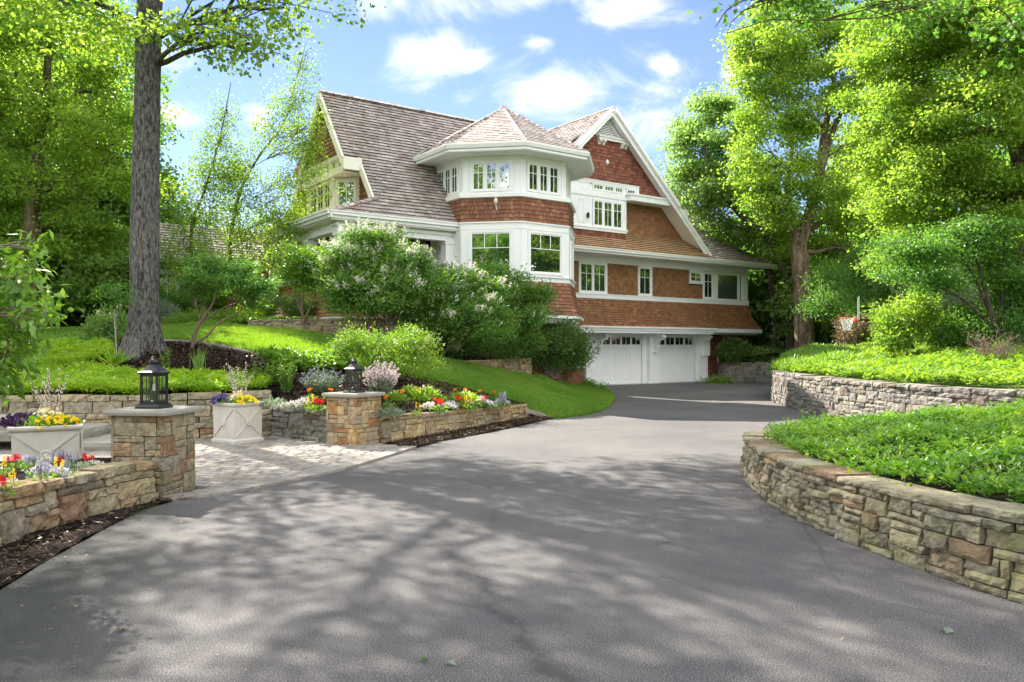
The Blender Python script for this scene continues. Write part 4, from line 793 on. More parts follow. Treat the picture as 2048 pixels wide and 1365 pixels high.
# ------------------------------------------------------------------ dry stone walls
def stone_wall(name, path, z0, ztop, mat, label, seed, unit_=.085, depth=.3, side=1, res=.06, rough=.02, cat='stone wall', group=None, maxh=3, capw=(3, 7), batter=.06, kind=None):
    """path runs so that the visible face is on its right (side=1); z0/ztop give the height at a fraction along it"""
    rg = random.Random(seed); P = [Vector((p[0], p[1], 0)) for p in smooth_path([(p[0], p[1], 0) for p in path], 8)] if len(path) > 2 else [Vector((p[0], p[1], 0)) for p in path]
    S = [0]
    for a, b in zip(P, P[1:]): S.append(S[-1]+(b-a).length)
    L = S[-1]; f0 = z0 if callable(z0) else (lambda t: z0); f1 = ztop if callable(ztop) else (lambda t: ztop)
    def pos(s):
        s = min(max(s, -.0), L)
        i = 0
        while i < len(S)-2 and S[i+1] < s: i += 1
        t = (s-S[i])/(S[i+1]-S[i]); d = (P[i+1]-P[i]).normalized()
        if 0 < i < len(P)-2:
            d0 = (P[i+1]-P[i-1]).normalized(); d1 = (P[min(i+2, len(P)-1)]-P[i]).normalized(); d = d0.lerp(d1, t).normalized()
        return P[i].lerp(P[i+1], t), Vector((d.y, -d.x, 0))*side
    hmax = max(f1(k/10)-f0(k/10) for k in range(11)); nrow = max(2, round(hmax/unit_)); ncol = max(2, round(L/unit_)); cu = L/ncol
    occ = [[False]*ncol for _ in range(nrow)]; mb = MB()
    root = empty(name, P[0]+Vector((0, 0, f0(0))), label, cat, group)
    def W3(s, fr, d):
        p, n = pos(s); t = s/L; z = f0(t)+(f1(t)-f0(t))*fr; return p+n*(d-batter*fr)+EZ*z
    for r in range(nrow):
        for c in range(ncol):
            if occ[r][c]: continue
            if r == nrow-1: w, h = rg.randint(*capw), 1
            else: w, h = rg.choice((2, 3, 4, 4, 5, 6, 7)), rg.choice((1, 1, 1, 1, 2, 2, 3)[:4+maxh]); h = min(h, nrow-1-r, maxh)
            if h > 1: w = min(w, 5); w = max(w, h)
            k = 0
            while k < w and c+k < ncol and not any(occ[r+j][c+k] if r+j < nrow else True for j in range(h)): k += 1
            if k == 0: h = 1; k = 1
            if c+k < ncol and ncol-(c+k) < 2: k = ncol-c if not any(occ[r][j] for j in range(c, ncol)) and h == 1 else k
            w = k
            for j in range(h):
                for i in range(w): occ[r+j][c+i] = True
            g = .007; s0, s1 = c*cu+g+rg.uniform(0, .006), (c+w)*cu-g-rg.uniform(0, .006); b0, b1 = r/nrow, (r+h)/nrow; gb_ = .006/max(.2, hmax)
            b0 += gb_*rg.uniform(.6, 1.4); b1 -= gb_*rg.uniform(.2, 1.2)
            if r+h == nrow: b1 += rg.uniform(-.012, .03)
            dd = rg.uniform(-.012, .03)+(.012 if r == nrow-1 else 0); tl = rg.uniform(-.012, .012)
            nx = max(2, min(9, int((s1-s0)/res)+1)); ny = max(2, min(6, int((b1-b0)*hmax/res)+1)); sd = rg.random()*100; vs = []
            cj = [(rg.uniform(-.3, .3)*g, rg.uniform(-.5, .5)*gb_*2) for _ in range(4)]
            for j in range(ny+1):
                for i in range(nx+1):
                    u, v = i/nx, j/ny; e = min(u, 1-u)*(s1-s0); e2 = min(v, 1-v)*(b1-b0)*hmax; edge = min(1, min(e, e2)/.012)
                    q = mnoise.noise((s0*7+u*(s1-s0)*9+sd, v*(b1-b0)*hmax*11, sd)); q2 = mnoise.noise((u*(s1-s0)*28+sd, v*(b1-b0)*hmax*30, 3.1))+.9*(mnoise.voronoi((u*(s1-s0)*13+sd, v*(b1-b0)*hmax*16, sd))[0][0]-.4)
                    off = dd+tl*(2*u-1)+rough*q*1.3+rough*.65*q2; off = off*1.0 if edge >= 1 else off-.009*(1-edge)
                    js = mnoise.noise((sd, v*4, 1.7))*.004*(1 if u in (0, 1) else 0); jb = mnoise.noise((u*5+sd, 9.1, sd))*.0045/hmax*(1 if v in (0, 1) else 0)
                    vs.append(W3(s0+u*(s1-s0)+js+cj[0][0], b0+v*(b1-b0)+jb, off))
            nv = len(vs); bk = -depth if r+h == nrow else -.10
            ring = [i for i in range(nx+1)]+[(nx+1)*(j+1)-1 for j in range(1, ny+1)]+[(nx+1)*ny+i for i in range(nx-1, -1, -1)]+[(nx+1)*j for j in range(ny-1, 0, -1)]
            for k2 in ring:
                i, j = k2 % (nx+1), k2//(nx+1); vs.append(W3(s0+i/nx*(s1-s0), b0+j/ny*(b1-b0)+(0 if j < ny else .004*mnoise.noise((i*.7, sd, 0))), bk))
            fs = [(j*(nx+1)+i, j*(nx+1)+i+1, (j+1)*(nx+1)+i+1, (j+1)*(nx+1)+i) for j in range(ny) for i in range(nx)]
            m = len(ring); fs += [(ring[k2], nv+k2, nv+(k2+1) % m, ring[(k2+1) % m]) for k2 in range(m)]
            if side < 0: fs = [f[::-1] for f in fs]
            mb.add(vs, fs, rg.random())
    st = mb.build('stonework', MT[mat], root)
    cr = MB(); n = max(2, int(L/.3))
    for i in range(n):
        a, b = i*L/n, (i+1)*L/n
        cr.hull8([W3(a, -.1, -.05), W3(b, -.1, -.05), W3(b, -.1, -depth+.01), W3(a, -.1, -depth+.01), W3(a, .93, -.05), W3(b, .93, -.05), W3(b, .93, -depth+.01), W3(a, .93, -depth+.01)])
    cr.build('core', MT['core'], root)
    return root
lerp = lambda a, b: (lambda t: a+(b-a)*t)
stone_wall('stone_wall', [(-4.45, 3.2), (-4.2, 5.2), (-4.1, 6.5), (-4.02, 7.2), (-3.86, 7.9), (-3.72, 8.4)], 0, lerp(.44, .41), 'stone', 'low rough fieldstone wall in front of the near left flower bed, meeting the lantern pillar', 5, .085, .26, 1, .05, .03)
stone_wall('stone_wall', [(-11.5, 12.6), (-9.6, 13.0), (-8.2, 13.25), (-6.6, 13.4), (-5.2, 13.85), (-4.3, 14.35)], 0, lerp(.78, .80), 'stone', 'taller fieldstone wall behind the patio holding up the juniper bank', 6, .095, .3, 1, .07, .03)
stone_wall('stone_wall', [(-4.32, 14.30), (-3.7, 13.85), (-3.0, 13.15)], 0, .55, 'stonegrey', 'short grey stone wall between the square planter and the farther lantern pillar', 7, .09, .3, 1, .07, .03)
stone_wall('stone_wall', [(-2.14, 13.2), (-1.55, 14.25), (-.75, 15.85), (-.1, 17.2), (.42, 18.25)], 0, lerp(.46, .30), 'stonegold', 'golden fieldstone wall along the drive in front of the marigold bed', 8, .085, .32, 1, .07, .02)
stone_wall('stone_wall', [(3.6, 11.25), (3.22, 10.95), (3.0, 10.45), (2.84, 9.8), (2.70, 9.0), (2.62, 8.2), (2.64, 7.3), (2.80, 6.3), (3.02, 5.4), (3.3, 4.75), (3.9, 3.4), (4.8, 1.2)], 0, lambda t: .44+.16*t, 'stonemoss', 'curving mossy dry stone wall around the near right groundcover bed', 9, .066, .34, 1, .035, .02, maxh=2, capw=(4, 9))
stone_wall('stone_wall', [(9.0, 26.0), (8.25, 25.2), (7.72, 23.8), (7.45, 22), (7.35, 20), (7.3, 18), (7.4, 16), (7.75, 14.2), (8.5, 12.8), (10, 12), (13, 11.6)], 0, .88, 'stonegrey', 'long curved grey stone wall on the right side of the drive, topped by sunlit groundcover', 10, .085, .34, 1, .09, .025, maxh=2)
c0 = H(6.75, -.8, 0); stone_wall('stone_wall', [(c0.x-.05, c0.y+1.2), (c0.x+.1, c0.y-.2), (c0.x+1.3, c0.y-.5), (11.6, 36.2), (13.5, 35.5)], 0, .90, 'stonegrey', 'low grey stone wall at the back of the court, beside the garage corner', 12, .1, .3, 1, .12, .03)
stone_wall('stone_wall', [(10.2, 39.5), (11.2, 38.6), (12.8, 38.2), (15, 37.6)], .7, 1.52, 'stonegrey', 'second tier of stone wall behind the hostas at the back of the court', 13, .1, .3, 1, .14, .03)
stone_wall('stone_wall', [(10.9, 41.6), (12.0, 40.9), (13.4, 40.6)], 1.2, 2.2, 'stone', 'uppermost short stone wall behind the court, topped by low shrubs', 14, .1, .3, 1, .14, .03)
stone_wall('stone_wall', [at(492, 650, 22.3)[:2], at(560, 655, 21.4)[:2], at(640, 660, 20.8)[:2], at(700, 665, 20.3)[:2], at(790, 670, 20.6)[:2], at(880, 680, 21.6)[:2]], lerp(2.0, 1.5), lerp(2.36, 2.33), 'stone', 'terrace retaining wall of brown and green fieldstone below the porch', 15, .09, .4, 1, .1, .03)
stone_wall('stone_wall', [at(900, 735, 21.2)[:2], at(980, 740, 22.3)[:2], at(1050, 745, 23.45)[:2], at(1060, 745, 23.8)[:2], at(1066, 745, 24.6)[:2]], lambda t: 1.0-.4*t, lerp(1.22, 1.29), 'stonegold', 'short yellowish stone wall at the top of the right lawn under the dark shrubs', 16, .095, .3, 1, .1, .03)
stone_wall('stone_wall', [(-12, 15.4), (-10, 15.6), (-8.9, 15.9), (-8.3, 16.2)], lerp(.85, .9), 1.14, 'stone', 'very low stone wall splitting the two juniper mats at the left', 17, .085, .3, 1, .1, .03)
# pillars
def pillar(px_, py_, th, s, h, seed, label):
    rg = random.Random(seed); F0_ = Vector((px_, py_, 0)); r = Vector((math.cos(th), math.sin(th), 0)); l = Vector((-math.sin(th), math.cos(th), 0))
    root = empty('stone_pillar', F0_+(r+l)*s/2, label, 'stone pillar'); corners = [F0_, F0_+r*s, F0_+r*s+l*s, F0_+l*s]; mb = MB()
    for fi in range(4):
        a, b = corners[fi], corners[(fi+1) % 4]; F = Fr(a, b-a, EZ); nr = round(h/.075); nc = round(s/.075); occ = [[0]*nc for _ in range(nr)]
        for rr in range(nr):
            for c in range(nc):
                if occ[rr][c]: continue
                hh = rg.choice((1, 1, 1, 2, 2, 3)); w = rg.choice((1, 2, 3, 3, 4)) if hh == 1 else rg.choice((2, 3)); hh = min(hh, nr-rr); k = 0
                while k < w and c+k < nc and not any(occ[rr+j][c+k] for j in range(hh)): k += 1
                if nc-(c+k) == 1 and not occ[rr][nc-1] and hh == 1: k += 1
                for j in range(hh):
                    for i in range(k): occ[rr+j][c+i] = 1
                a0, a1, b0, b1 = c*s/nc+.003, (c+k)*s/nc-.003, rr*h/nr+.004, (rr+hh)*h/nr-.004
                if c == 0: a0 = -.006
                if c+k == nc: a1 = s+.006
                d = rg.uniform(-.006, .020); vs = []; n = 4
                for j in range(n+1):
                    for i in range(n+1):
                        u, v = i/n, j/n; e = min(u, 1-u, v, 1-v)
                        vs.append(F.p(a0+u*(a1-a0), b0+v*(b1-b0), d+(.012*mnoise.noise((u*3+seed+c, v*3+rr, fi)) if e > 0 else -.007)))
                nv = len(vs); ring = list(range(n+1))+[(n+1)*(j+1)-1 for j in range(1, n+1)]+[(n+1)*n+i for i in range(n-1, -1, -1)]+[(n+1)*j for j in range(n-1, 0, -1)]
                for q in ring: i, j = q % (n+1), q//(n+1); vs.append(F.p(a0+i/n*(a1-a0), b0+j/n*(b1-b0), -.03))
                m = len(ring); fs = [(j*(n+1)+i, j*(n+1)+i+1, (j+1)*(n+1)+i+1, (j+1)*(n+1)+i) for j in range(n) for i in range(n)]+[(ring[q], nv+q, nv+(q+1) % m, ring[(q+1) % m]) for q in range(m)]
                mb.add(vs, fs, rg.random())
    mb.build('stonework', MT['stone' if seed == 1 else 'stonegold'], root)
    cb = MB(); i_ = .012; cc = [corners[0]+(r+l)*i_, corners[1]+(l-r)*i_, corners[2]-(r+l)*i_, corners[3]+(r-l)*i_]; cb.hull8(cc+[c+EZ*(h-.002) for c in cc]); cb.build('core', MT['core'], root)
    cp = MB(); o = .06; n = 8; ring = []
    for q, (a, b) in enumerate(((-1, -1), (1, -1), (1, 1), (-1, 1))):
        c = (r*a+l*b)*(s/2+o); nx_ = ((-1, -1), (1, -1), (1, 1), (-1, 1))[(q+1) % 4]; c2 = (r*nx_[0]+l*nx_[1])*(s/2+o)
        for k in range(n): ring.append(F0_+(r+l)*s/2+c.lerp(c2, k/n)*(1+.012*mnoise.noise((q*5+k*.9, seed, 0))))
    m = len(ring); cen = F0_+(r+l)*s/2
    L0 = [p+EZ*(h-.0) for p in ring]; L1 = [p+(p-cen)*.012+EZ*(h+.03) for p in ring]; L2 = [p-(p-cen)*.02+EZ*(h+.055) for p in ring]
    fs = [(i, (i+1) % m, m+(i+1) % m, m+i) for i in range(m)]+[(m+i, m+(i+1) % m, 2*m+(i+1) % m, 2*m+i) for i in range(m)]+[tuple(range(2*m, 3*m)), tuple(range(m-1, -1, -1))]
    cp.add(L0+L1+L2, fs, .5); cp.build('cap_stone', MT['cap'], root); return cen+EZ*(h+.055), th
PL1 = pillar(-3.67, 8.42, R(81), .60, .88, 1, 'square fieldstone pillar at the left edge of the drive, the nearer one with a large lantern')
PL2 = pillar(-2.50, 12.76, R(59), .61, .80, 2, 'square golden fieldstone pillar between patio and flower bed, the farther one')

# ------------------------------------------------------------------ paved patio
patio = [(p.x, p.y) for p in el_s if 8.25 < p.y < 12.8 and p.x < -1.4]
patio = patio+[(-2.15, 13.2), (-3.0, 13.2), (-4.3, 14.4), (-5.5, 13.95), (-8.5, 13.4), (-8.5, 9.5), (-6.5, 9.8), (-4.2, 9.3), (-3.6, 9.0), (-3.5, 8.3)]
def inset_edge():
    pts = [Vector(p) for p in patio[:len([1 for p in el_s if 8.25 < p.y < 12.8 and p.x < -1.4])]]; return pts
tag(sheet('patio_base', patio, lambda x, y: 0*x+.006, MT['joint'], .6), kind='structure')
pv = MB(); rg2 = random.Random(4); ed = inset_edge()
edl = [(p.x, p.y) for p in ed]
th = R(-12); cx, sx_ = math.cos(th), math.sin(th); rowh = .165; y = -10
inner = []
for i, p in enumerate(ed):
    a = ed[max(0, i-1)]; b = ed[min(len(ed)-1, i+1)]; t = (b-a).normalized(); inner.append((p+Vector((-t.y, t.x))*.24))
ip = [(p.x, p.y) for p in inner]+[(q[0], q[1]) for q in patio[len(ed):]]
ip2 = [(p.lerp(q, .12).x, p.lerp(q, .12).y) for p, q in zip(ed, inner)]+[(q[0], q[1]) for q in patio[len(ed):]]
def pav(mb, q, z0=-.02, z1=.028, r=.5):
    c = Vector((sum(a[0] for a in q)/4, sum(a[1] for a in q)/4)); lo = [(a[0], a[1], z0) for a in q]; mid = [(a[0], a[1], z1-.006) for a in q]; k = .93
    hi = [(c.x+(a[0]-c.x)*k, c.y+(a[1]-c.y)*k, z1+rg2.uniform(-.002, .002)) for a in q]
    mb.add(lo+mid+hi, [(0, 1, 5, 4), (1, 2, 6, 5), (2, 3, 7, 6), (3, 0, 4, 7), (4, 5, 9, 8), (5, 6, 10, 9), (6, 7, 11, 10), (7, 4, 8, 11), (8, 9, 10, 11)], r)
yy = 5.0
while yy < 18:
    xx = -12+rg2.random()*.2
    while xx < 3:
        w = rg2.choice((.165, .25, .25, .33)); q = [(xx+.012, yy+.014), (xx+w-.012, yy+.014), (xx+w-.012, yy+rowh-.014), (xx+.012, yy+rowh-.014)]; q = [(a*cx-b*sx_, a*sx_+b*cx) for a, b in q]; xx += w
        if all(inpoly(a, b, ip2) for a, b in q): pav(pv, q, r=rg2.random())
    yy += rowh
for i in range(len(ed)-1):
    L = (ed[i+1]-ed[i]).length; k = max(1, round(L/.12))
    for j in range(k):
        a, b = ed[i].lerp(ed[i+1], (j+.02)/k), ed[i].lerp(ed[i+1], (j+.98)/k); c, d = inner[i].lerp(inner[i+1], (j+.98)/k), inner[i].lerp(inner[i+1], (j+.02)/k); pav(pv, [a, b, c, d], z1=.036, r=rg2.random())
tag(pv.build('patio_paving', MT['paver']), kind='structure')

# rock steps behind the square planter
stp = empty('stone_steps', (-6.9, 12.6, 0), 'broad rough stone steps climbing left behind the nearer planter', 'steps')
def rockslab(mb, x0, x1, y0, y1, z0, z1, sd):
    n = 8; vs = []; fs = []
    for (z, k) in ((z0, 0), (z0+(z1-z0)*.5, .015), (z1-.02, .01), (z1, -.02)):
        for a in range(4*n):
            s_, t_ = divmod(a, n); t_ /= n; X_, Y_ = [(x0+(x1-x0)*t_, y0), (x1, y0+(y1-y0)*t_), (x1-(x1-x0)*t_, y1), (x0, y1-(y1-y0)*t_)][s_]
            cx_, cy_ = (x0+x1)/2, (y0+y1)/2; q = 1+k*2+.05*mnoise.noise((a*.5, z*9, sd)); vs.append((cx_+(X_-cx_)*q, cy_+(Y_-cy_)*q, z+.01*mnoise.noise((a*.8, sd, z))))
    m = 4*n
    for r_ in range(3): fs += [(r_*m+i, r_*m+(i+1) % m, (r_+1)*m+(i+1) % m, (r_+1)*m+i) for i in range(m)]
    fs.append(tuple(range(3*m, 4*m))); mb.add(vs, fs, .3)
for i, (x0, x1, z) in enumerate(((-7.4, -5.75, .17), (-8.2, -6.7, .34), (-9.0, -7.5, .5))):
    m = MB(); rockslab(m, x0, x1, 12.15, 13.3, 0 if i == 0 else z-.17, z, i*3.3); m.build('step', MT['cap'], stp)
# timber steps far left
ts = empty('timber_steps', (-10.8, 19.7, 1.6), 'two dark timber risers set in the far lawn at the left', 'steps')
for i, (a, b, Y, z) in enumerate(((118, 200, 20.0, 684), (108, 190, 19.6, 690))):
    p, q = at(a, z, Y), at(b, z, Y); m = MB(); m.box((p.x, Y, p.z-.2), (q.x, Y+.16, p.z+.10-.02*i)); m.build('riser', MT['timber'], ts)
# edging of the lawns
def edging(path, label, hgt=.05):
    m = MB(); P = [Vector(p) for p in path]; rg3 = random.Random(2)
    for a, b in zip(P, P[1:]):
        L = (b-a).length; k = max(1, round(L/.35))
        for j in range(k):
            p, q = a.lerp(b, j/k+.01), a.lerp(b, (j+1)/k-.01); t = (q-p); t.z = 0; t.normalize(); n = Vector((-t.y, t.x, 0))*.04
            p.z = float(LHc(p.x, p.y)[0]); q.z = float(LHc(q.x, q.y)[0]); h = hgt+rg3.uniform(0, .015); m.hull8([p-n-EZ*.06, q-n-EZ*.06, q+n-EZ*.06, p+n-EZ*.06, p-n+EZ*h, q-n+EZ*h, q+n+EZ*h, p+n+EZ*h])
    return tag(m.build('lawn_edging', MT['edging']), label, 'edging')
edging(E1[3:], 'thin stone edging curving between the right lawn and the flower bed', .03)
edging(E2[:20], 'pale stone edging between the left lawn and the mulch slope', .05)

# ------------------------------------------------------------------ trees and shrubs
def bez(p, q, up, n=6, wob=0.0, rg=random):
    p, q = Vector(p), Vector(q); L = (q-p).length; c = p.lerp(q, .5)+Vector((0, 0, up*L)); out = []
    for i in range(n+1):
        t = i/n; w = Vector((rg.uniform(-1, 1), rg.uniform(-1, 1), rg.uniform(-1, 1)))*wob*L*(0 if i in (0, n) else 1); out.append(p*(1-t)**2+c*2*t*(1-t)+q*t*t+w)
    return out
def clusters(blobs, ncl, g, rmin=.35, power=2.4):
    wts = np.array([(b[1]*b[2]*b[3])**(2/3) for b in blobs]); k = g.choice(len(blobs), ncl, p=wts/wts.sum())
    C0 = np.array([tuple(b[0]) for b in blobs]); R0 = np.array([b[1:4] for b in blobs]); nm = 15     # each lobe is a set of flat sprays with gaps between
    md = unit(g.normal(0, 1, (len(blobs)*nm, 3))); mk = np.repeat(np.arange(len(blobs)), nm); mr = rmin+(1.22-rmin)*g.random(len(mk))**(1/1.6); MC = C0[mk]+md*R0[mk]*mr[:, None]; ms = g.uniform(.10, .25, len(mk))
    j = k*nm+g.choice(nm, ncl, p=(lambda q: q/q.sum())(np.linspace(1, .35, nm))); o = g.normal(0, 1, (ncl, 3)); o[:, 2] = o[:, 2]*.45-.12*(o[:, 0]**2+o[:, 1]**2)
    return MC[j]+o*R0[k]*ms[j][:, None], k
def foliage(cl, per, g, sig, flat, L, Wd, droop=.25, up=1.0, spread=.8):
    n = len(cl)*per; c = np.repeat(cl, per, 0); o = g.normal(0, 1, (n, 3))*[sig, sig, sig*flat]; pos = c+o
    d = unit(o+g.normal(0, .4, (n, 3))*sig)+g.normal(0, .5, (n, 3)); d[:, 2] -= droop; nr = g.normal(0, spread, (n, 3)); nr[:, 2] += up
    return pos, d, nr, L*g.uniform(.65, 1.2, n), Wd*g.uniform(.7, 1.2, n)
def tree(name, label, cat, base, trunk, blobs, ncl, per, leaf, mat, bark='barkb', sig=.35, flat=.5, seed=1, group=None, limb=1.0, nsub=8, forks=(), droop=.25, flowers=None, wood='trunk', crownname='crown', seg=8, up=1.0, spread=.8, rmin=.35, rough_t=0.0):
    g = np.random.default_rng(seed); rg = random.Random(seed); base = Vector(base); root = empty(name, base, label, cat, group); mb = MB()
    T = [(Vector(p[:3]), p[3]) for p in trunk]
    pts = smooth_path([t[0] for t in T], 5); rr = [T[min(i//5, len(T)-1)][1]+(T[min(i//5+1, len(T)-1)][1]-T[min(i//5, len(T)-1)][1])*((i % 5)/5) for i in range(len(pts))]
    mb.tube(pts, rr, seg if not rough_t else 36, caps=False)
    if rough_t:
        for i, v in enumerate(mb.v):
            c = pts[min(i//36, len(pts)-1)]; v = Vector(v); d = v-c; d.z = 0
            k = 1+rough_t*mnoise.noise((v.x*2.2, v.y*2.2, v.z*.35))+rough_t*.45*mnoise.noise((v.x*11, v.y*11, v.z*1.3)); fl = max(0, 1-(v.z-base.z)/1.0); a = math.atan2(d.y, d.x)
            k += fl*fl*(.10+.22*math.cos(a*5+1)+.14*math.cos(a*3))+.5*max(0, .16-Vector((v.x-base.x-.2, v.z-base.z-2.6)).length)*(1 if v.y < base.y else 0); mb.v[i] = tuple(c+Vector((d.x*k, d.y*k, v.z-c.z)))
    for fk in forks:
        q = [Vector(p[:3]) for p in fk]; ps = smooth_path(q, 4); r_ = [fk[min(i//4, len(fk)-1)][3]+(fk[min(i//4+1, len(fk)-1)][3]-fk[min(i//4, len(fk)-1)][3])*((i % 4)/4) for i in range(len(ps))]
        mb.tube(ps, r_, seg, caps=False); pts = pts+ps; rr = rr+r_
    cl, kb = clusters(blobs, ncl, g, rmin)
    for bi, b in enumerate(blobs):
        bc = Vector(b[0]); cand = [(i, (p-bc).length+max(0, p.z-(bc.z-b[3]*.3))*2.5) for i, p in enumerate(pts)]; i0 = min(cand, key=lambda t: t[1])[0]
        R0 = min(rr[i0]*.6, .16)*limb; ctr = bez(pts[i0], bc, .10, 6, .04, rg); mb.tube(ctr, [R0*(1-.75*k/6)+.006 for k in range(7)], 6, caps=False)
        own = cl[kb == bi]
        for j in range(min(nsub, len(own))):
            e = Vector(own[rg.randrange(len(own))]); st = ctr[rg.randint(2, 6)]; pp = bez(st, e, .08, 4, .05, rg); r0 = max(.012*min(1, limb*2), R0*.3); mb.tube(pp, [r0*(1-.8*k/4)+.003 for k in range(5)], 4, caps=False)
    mb.build(wood, MT[bark], root)
    pos, d, nr, L, Wd = foliage(cl, per, g, sig, flat, leaf[0], leaf[1], droop, up, spread)
    leaf_mesh(crownname, pos, d, nr, L, Wd, MT[mat], root, g, .18)
    if flowers:
        fm, fn, fs, fl = flowers; top = cl[g.permutation(len(cl))[:fn*3]]
        # panicles sit on the outside and upper half of the bush
        C = np.array([tuple(b[0]) for b in blobs]).mean(0); sc_ = (top-C); key = sc_[:, 2]*1.2-sc_[:, 1]*.8+g.normal(0, .5*np.std(sc_[:, 2])+.01, len(top)); top = top[np.argsort(-key)[:fn]]
        top = top+unit(top-C)*sig*1.1; n = len(top)*fl; c = np.repeat(top, fl, 0); t = g.random(n)
        ax = unit(unit(top-C)+[0, 0, 1.2]); c = c+np.repeat(ax, fl, 0)*(t*fs*2.2)[:, None]+g.normal(0, 1, (n, 3))*(fs*.42*(1.1-t))[:, None]
        leaf_mesh('blossom', c, g.normal(0, 1, (n, 3)), g.normal(0, 1, (n, 3)), np.full(n, fs*.42), np.full(n, fs*.36), MT[fm], root, g, .1)
    return root
def B(px, py, Y, rx, rz, ry=None):               # crown lobe given by where it shows and its radii in photo pixels
    k = Y/FPX; return (at(px, py, Y), rx*k, (ry or rx)*k, rz*k)
def TP(px, py, Y, r): p = at(px, py, Y); return (p.x, p.y, p.z, r)

# the big trunk with drooping maple boughs
t1 = at(287, 703, 16.9)
tree('shade_tree', 'very tall tree with thick grey furrowed trunk in the mulch bed on the left', 'tree', t1,
     [(t1.x, 16.9, t1.z-.25, .48), (t1.x, 16.9, t1.z+.15, .37), (t1.x+.02, 16.9, t1.z+.7, .31), (t1.x+.03, 16.9, 4.4, .272), (t1.x+.08, 16.9, 6.6, .256), (t1.x+.12, 16.9, 9.0, .245), (t1.x+.3, 17, 12, .21), (t1.x+.5, 17.2, 16, .12)],
     [((-9.2, 16.3, 12.6), 4.2, 4.2, 2.8), (at(480, 10, 16), 1.5, 1.6, .95), (at(410, 62, 15.8), 1.0, 1.0, .55), (at(570, 15, 16.2), .7, .8, .5), (at(500,85,16.),.5,.6,.3), (at(100, -10, 16.5), 1.9, 2.0, .95), ((-6.3, 18.5, 13.4), 3.6, 3.6, 2.6), ((-10.5, 20.5, 14), 3.6, 3.6, 2.8), ((-3.4, 20, 14.9), 2.8, 2.8, 2.2), ((-6, 14, 11.6), 2.6, 2.6, 1.7), ((-9.5, 12, 11.5), 3, 3, 2)],
     1300, 34, (.12, .105), 'leaf_y', 'bark', .24, .55, 21, nsub=16, rough_t=.15, limb=.42)
# right hand trees, from the court towards the camera
b = at(1610, 702, 33)
tree('shade_tree', 'stout brown-trunked forking tree right of the house at the court edge', 'tree', b,
     [TP(1610, 712, 33, .50), TP(1610, 690, 33, .42), TP(1607, 600, 33, .37), TP(1600, 520, 33, .36), TP(1600, 490, 33, .30), TP(1622, 420, 33, .24), TP(1640, 340, 33, .20), TP(1650, 260, 33, .15), TP(1668, 160, 33, .08)],
     [B(1560, 90, 33, 85, 70), B(1640, 60, 33, 80, 60), B(1700, 150, 32, 75, 60), B(1530, 190, 33, 62, 55), B(1520, 300, 32.5, 58, 55), B(1580, 330, 32, 60, 60), B(1620, 230, 33, 70, 50), B(1700, 290, 33.5, 60, 50), B(1660, 400, 33, 55, 45), B(1560, 410, 32.4, 50, 38), B(1505, 380, 33, 32, 28), B(1700, 500, 34, 60, 50), B(1500, 110, 33.4, 36, 30), B(1740, 400, 35, 60, 60), B(1740, 60, 34, 60, 50), B(1690, 600, 36, 60, 40), B(1620, 480, 36, 60, 50), B(1590, 20, 33, 80, 50)],
     2500, 34, (.125, .11), 'leaf_y', 'barkb', .26, .5, 31, forks=[[TP(1600, 500, 33, .2), TP(1585, 440, 33, .16), TP(1575, 380, 33, .12), TP(1585, 290, 33, .08)], [TP(1640, 350, 33, .14), TP(1680, 230, 33, .12), TP(1735, 228, 33, .08), TP(1755, 232, 33, .05)], [TP(1600, 470, 33, .14), TP(1650, 440, 33, .07), TP(1700, 410, 33, .04)]], limb=.8, nsub=9)
b = at(1586, 694, 37)
tree('shade_tree', 'dark-stemmed tree leaning left behind the house corner above the right roof', 'tree', b,
     [TP(1584, 700, 37, .26), TP(1582, 600, 37, .24), TP(1570, 540, 37, .22), TP(1535, 475, 37, .18), TP(1490, 440, 37, .14), TP(1440, 380, 37, .09), TP(1410, 300, 37, .05)],
     [B(1400, 300, 38, 62, 52), B(1440, 235, 38, 52, 42), B(1480, 300, 38, 55, 60), B(1370, 270, 38.5, 30, 24), B(1430, 390, 38, 58, 45), B(1380, 360, 38, 42, 36), B(1480, 400, 38, 50, 46), B(1500, 470, 38, 44, 36), B(1455, 460, 38.3, 34, 30), B(1345, 290, 38.5, 16, 12), B(1410, 205, 38, 26, 20)],
     1150, 30, (.14, .12), 'leaf_b', 'barkdark', .28, .5, 32, forks=[[TP(1582, 600, 37, .2), TP(1575, 520, 37, .17), TP(1540, 440, 37, .13), TP(1530, 350, 37, .08)]], limb=.8, nsub=9)
b = at(1552, 690, 39)
tree('shade_tree', 'slim straight dark-trunked tree just right of the screened porch', 'tree', b,
     [TP(1552, 702, 39, .24), TP(1552, 640, 39, .2), TP(1540, 560, 39, .18), TP(1530, 480, 39, .14), TP(1540, 380, 39, .08)],
     [B(1530, 440, 40, 50, 45), B(1560, 520, 40, 42, 36), B(1525, 560, 41, 30, 26), B(1570, 590, 41, 34, 30)], 420, 28, (.19, .16), 'leaf_g', 'barkdark', .36, .5, 33, limb=.8)
b = at(2120, 700, 21)
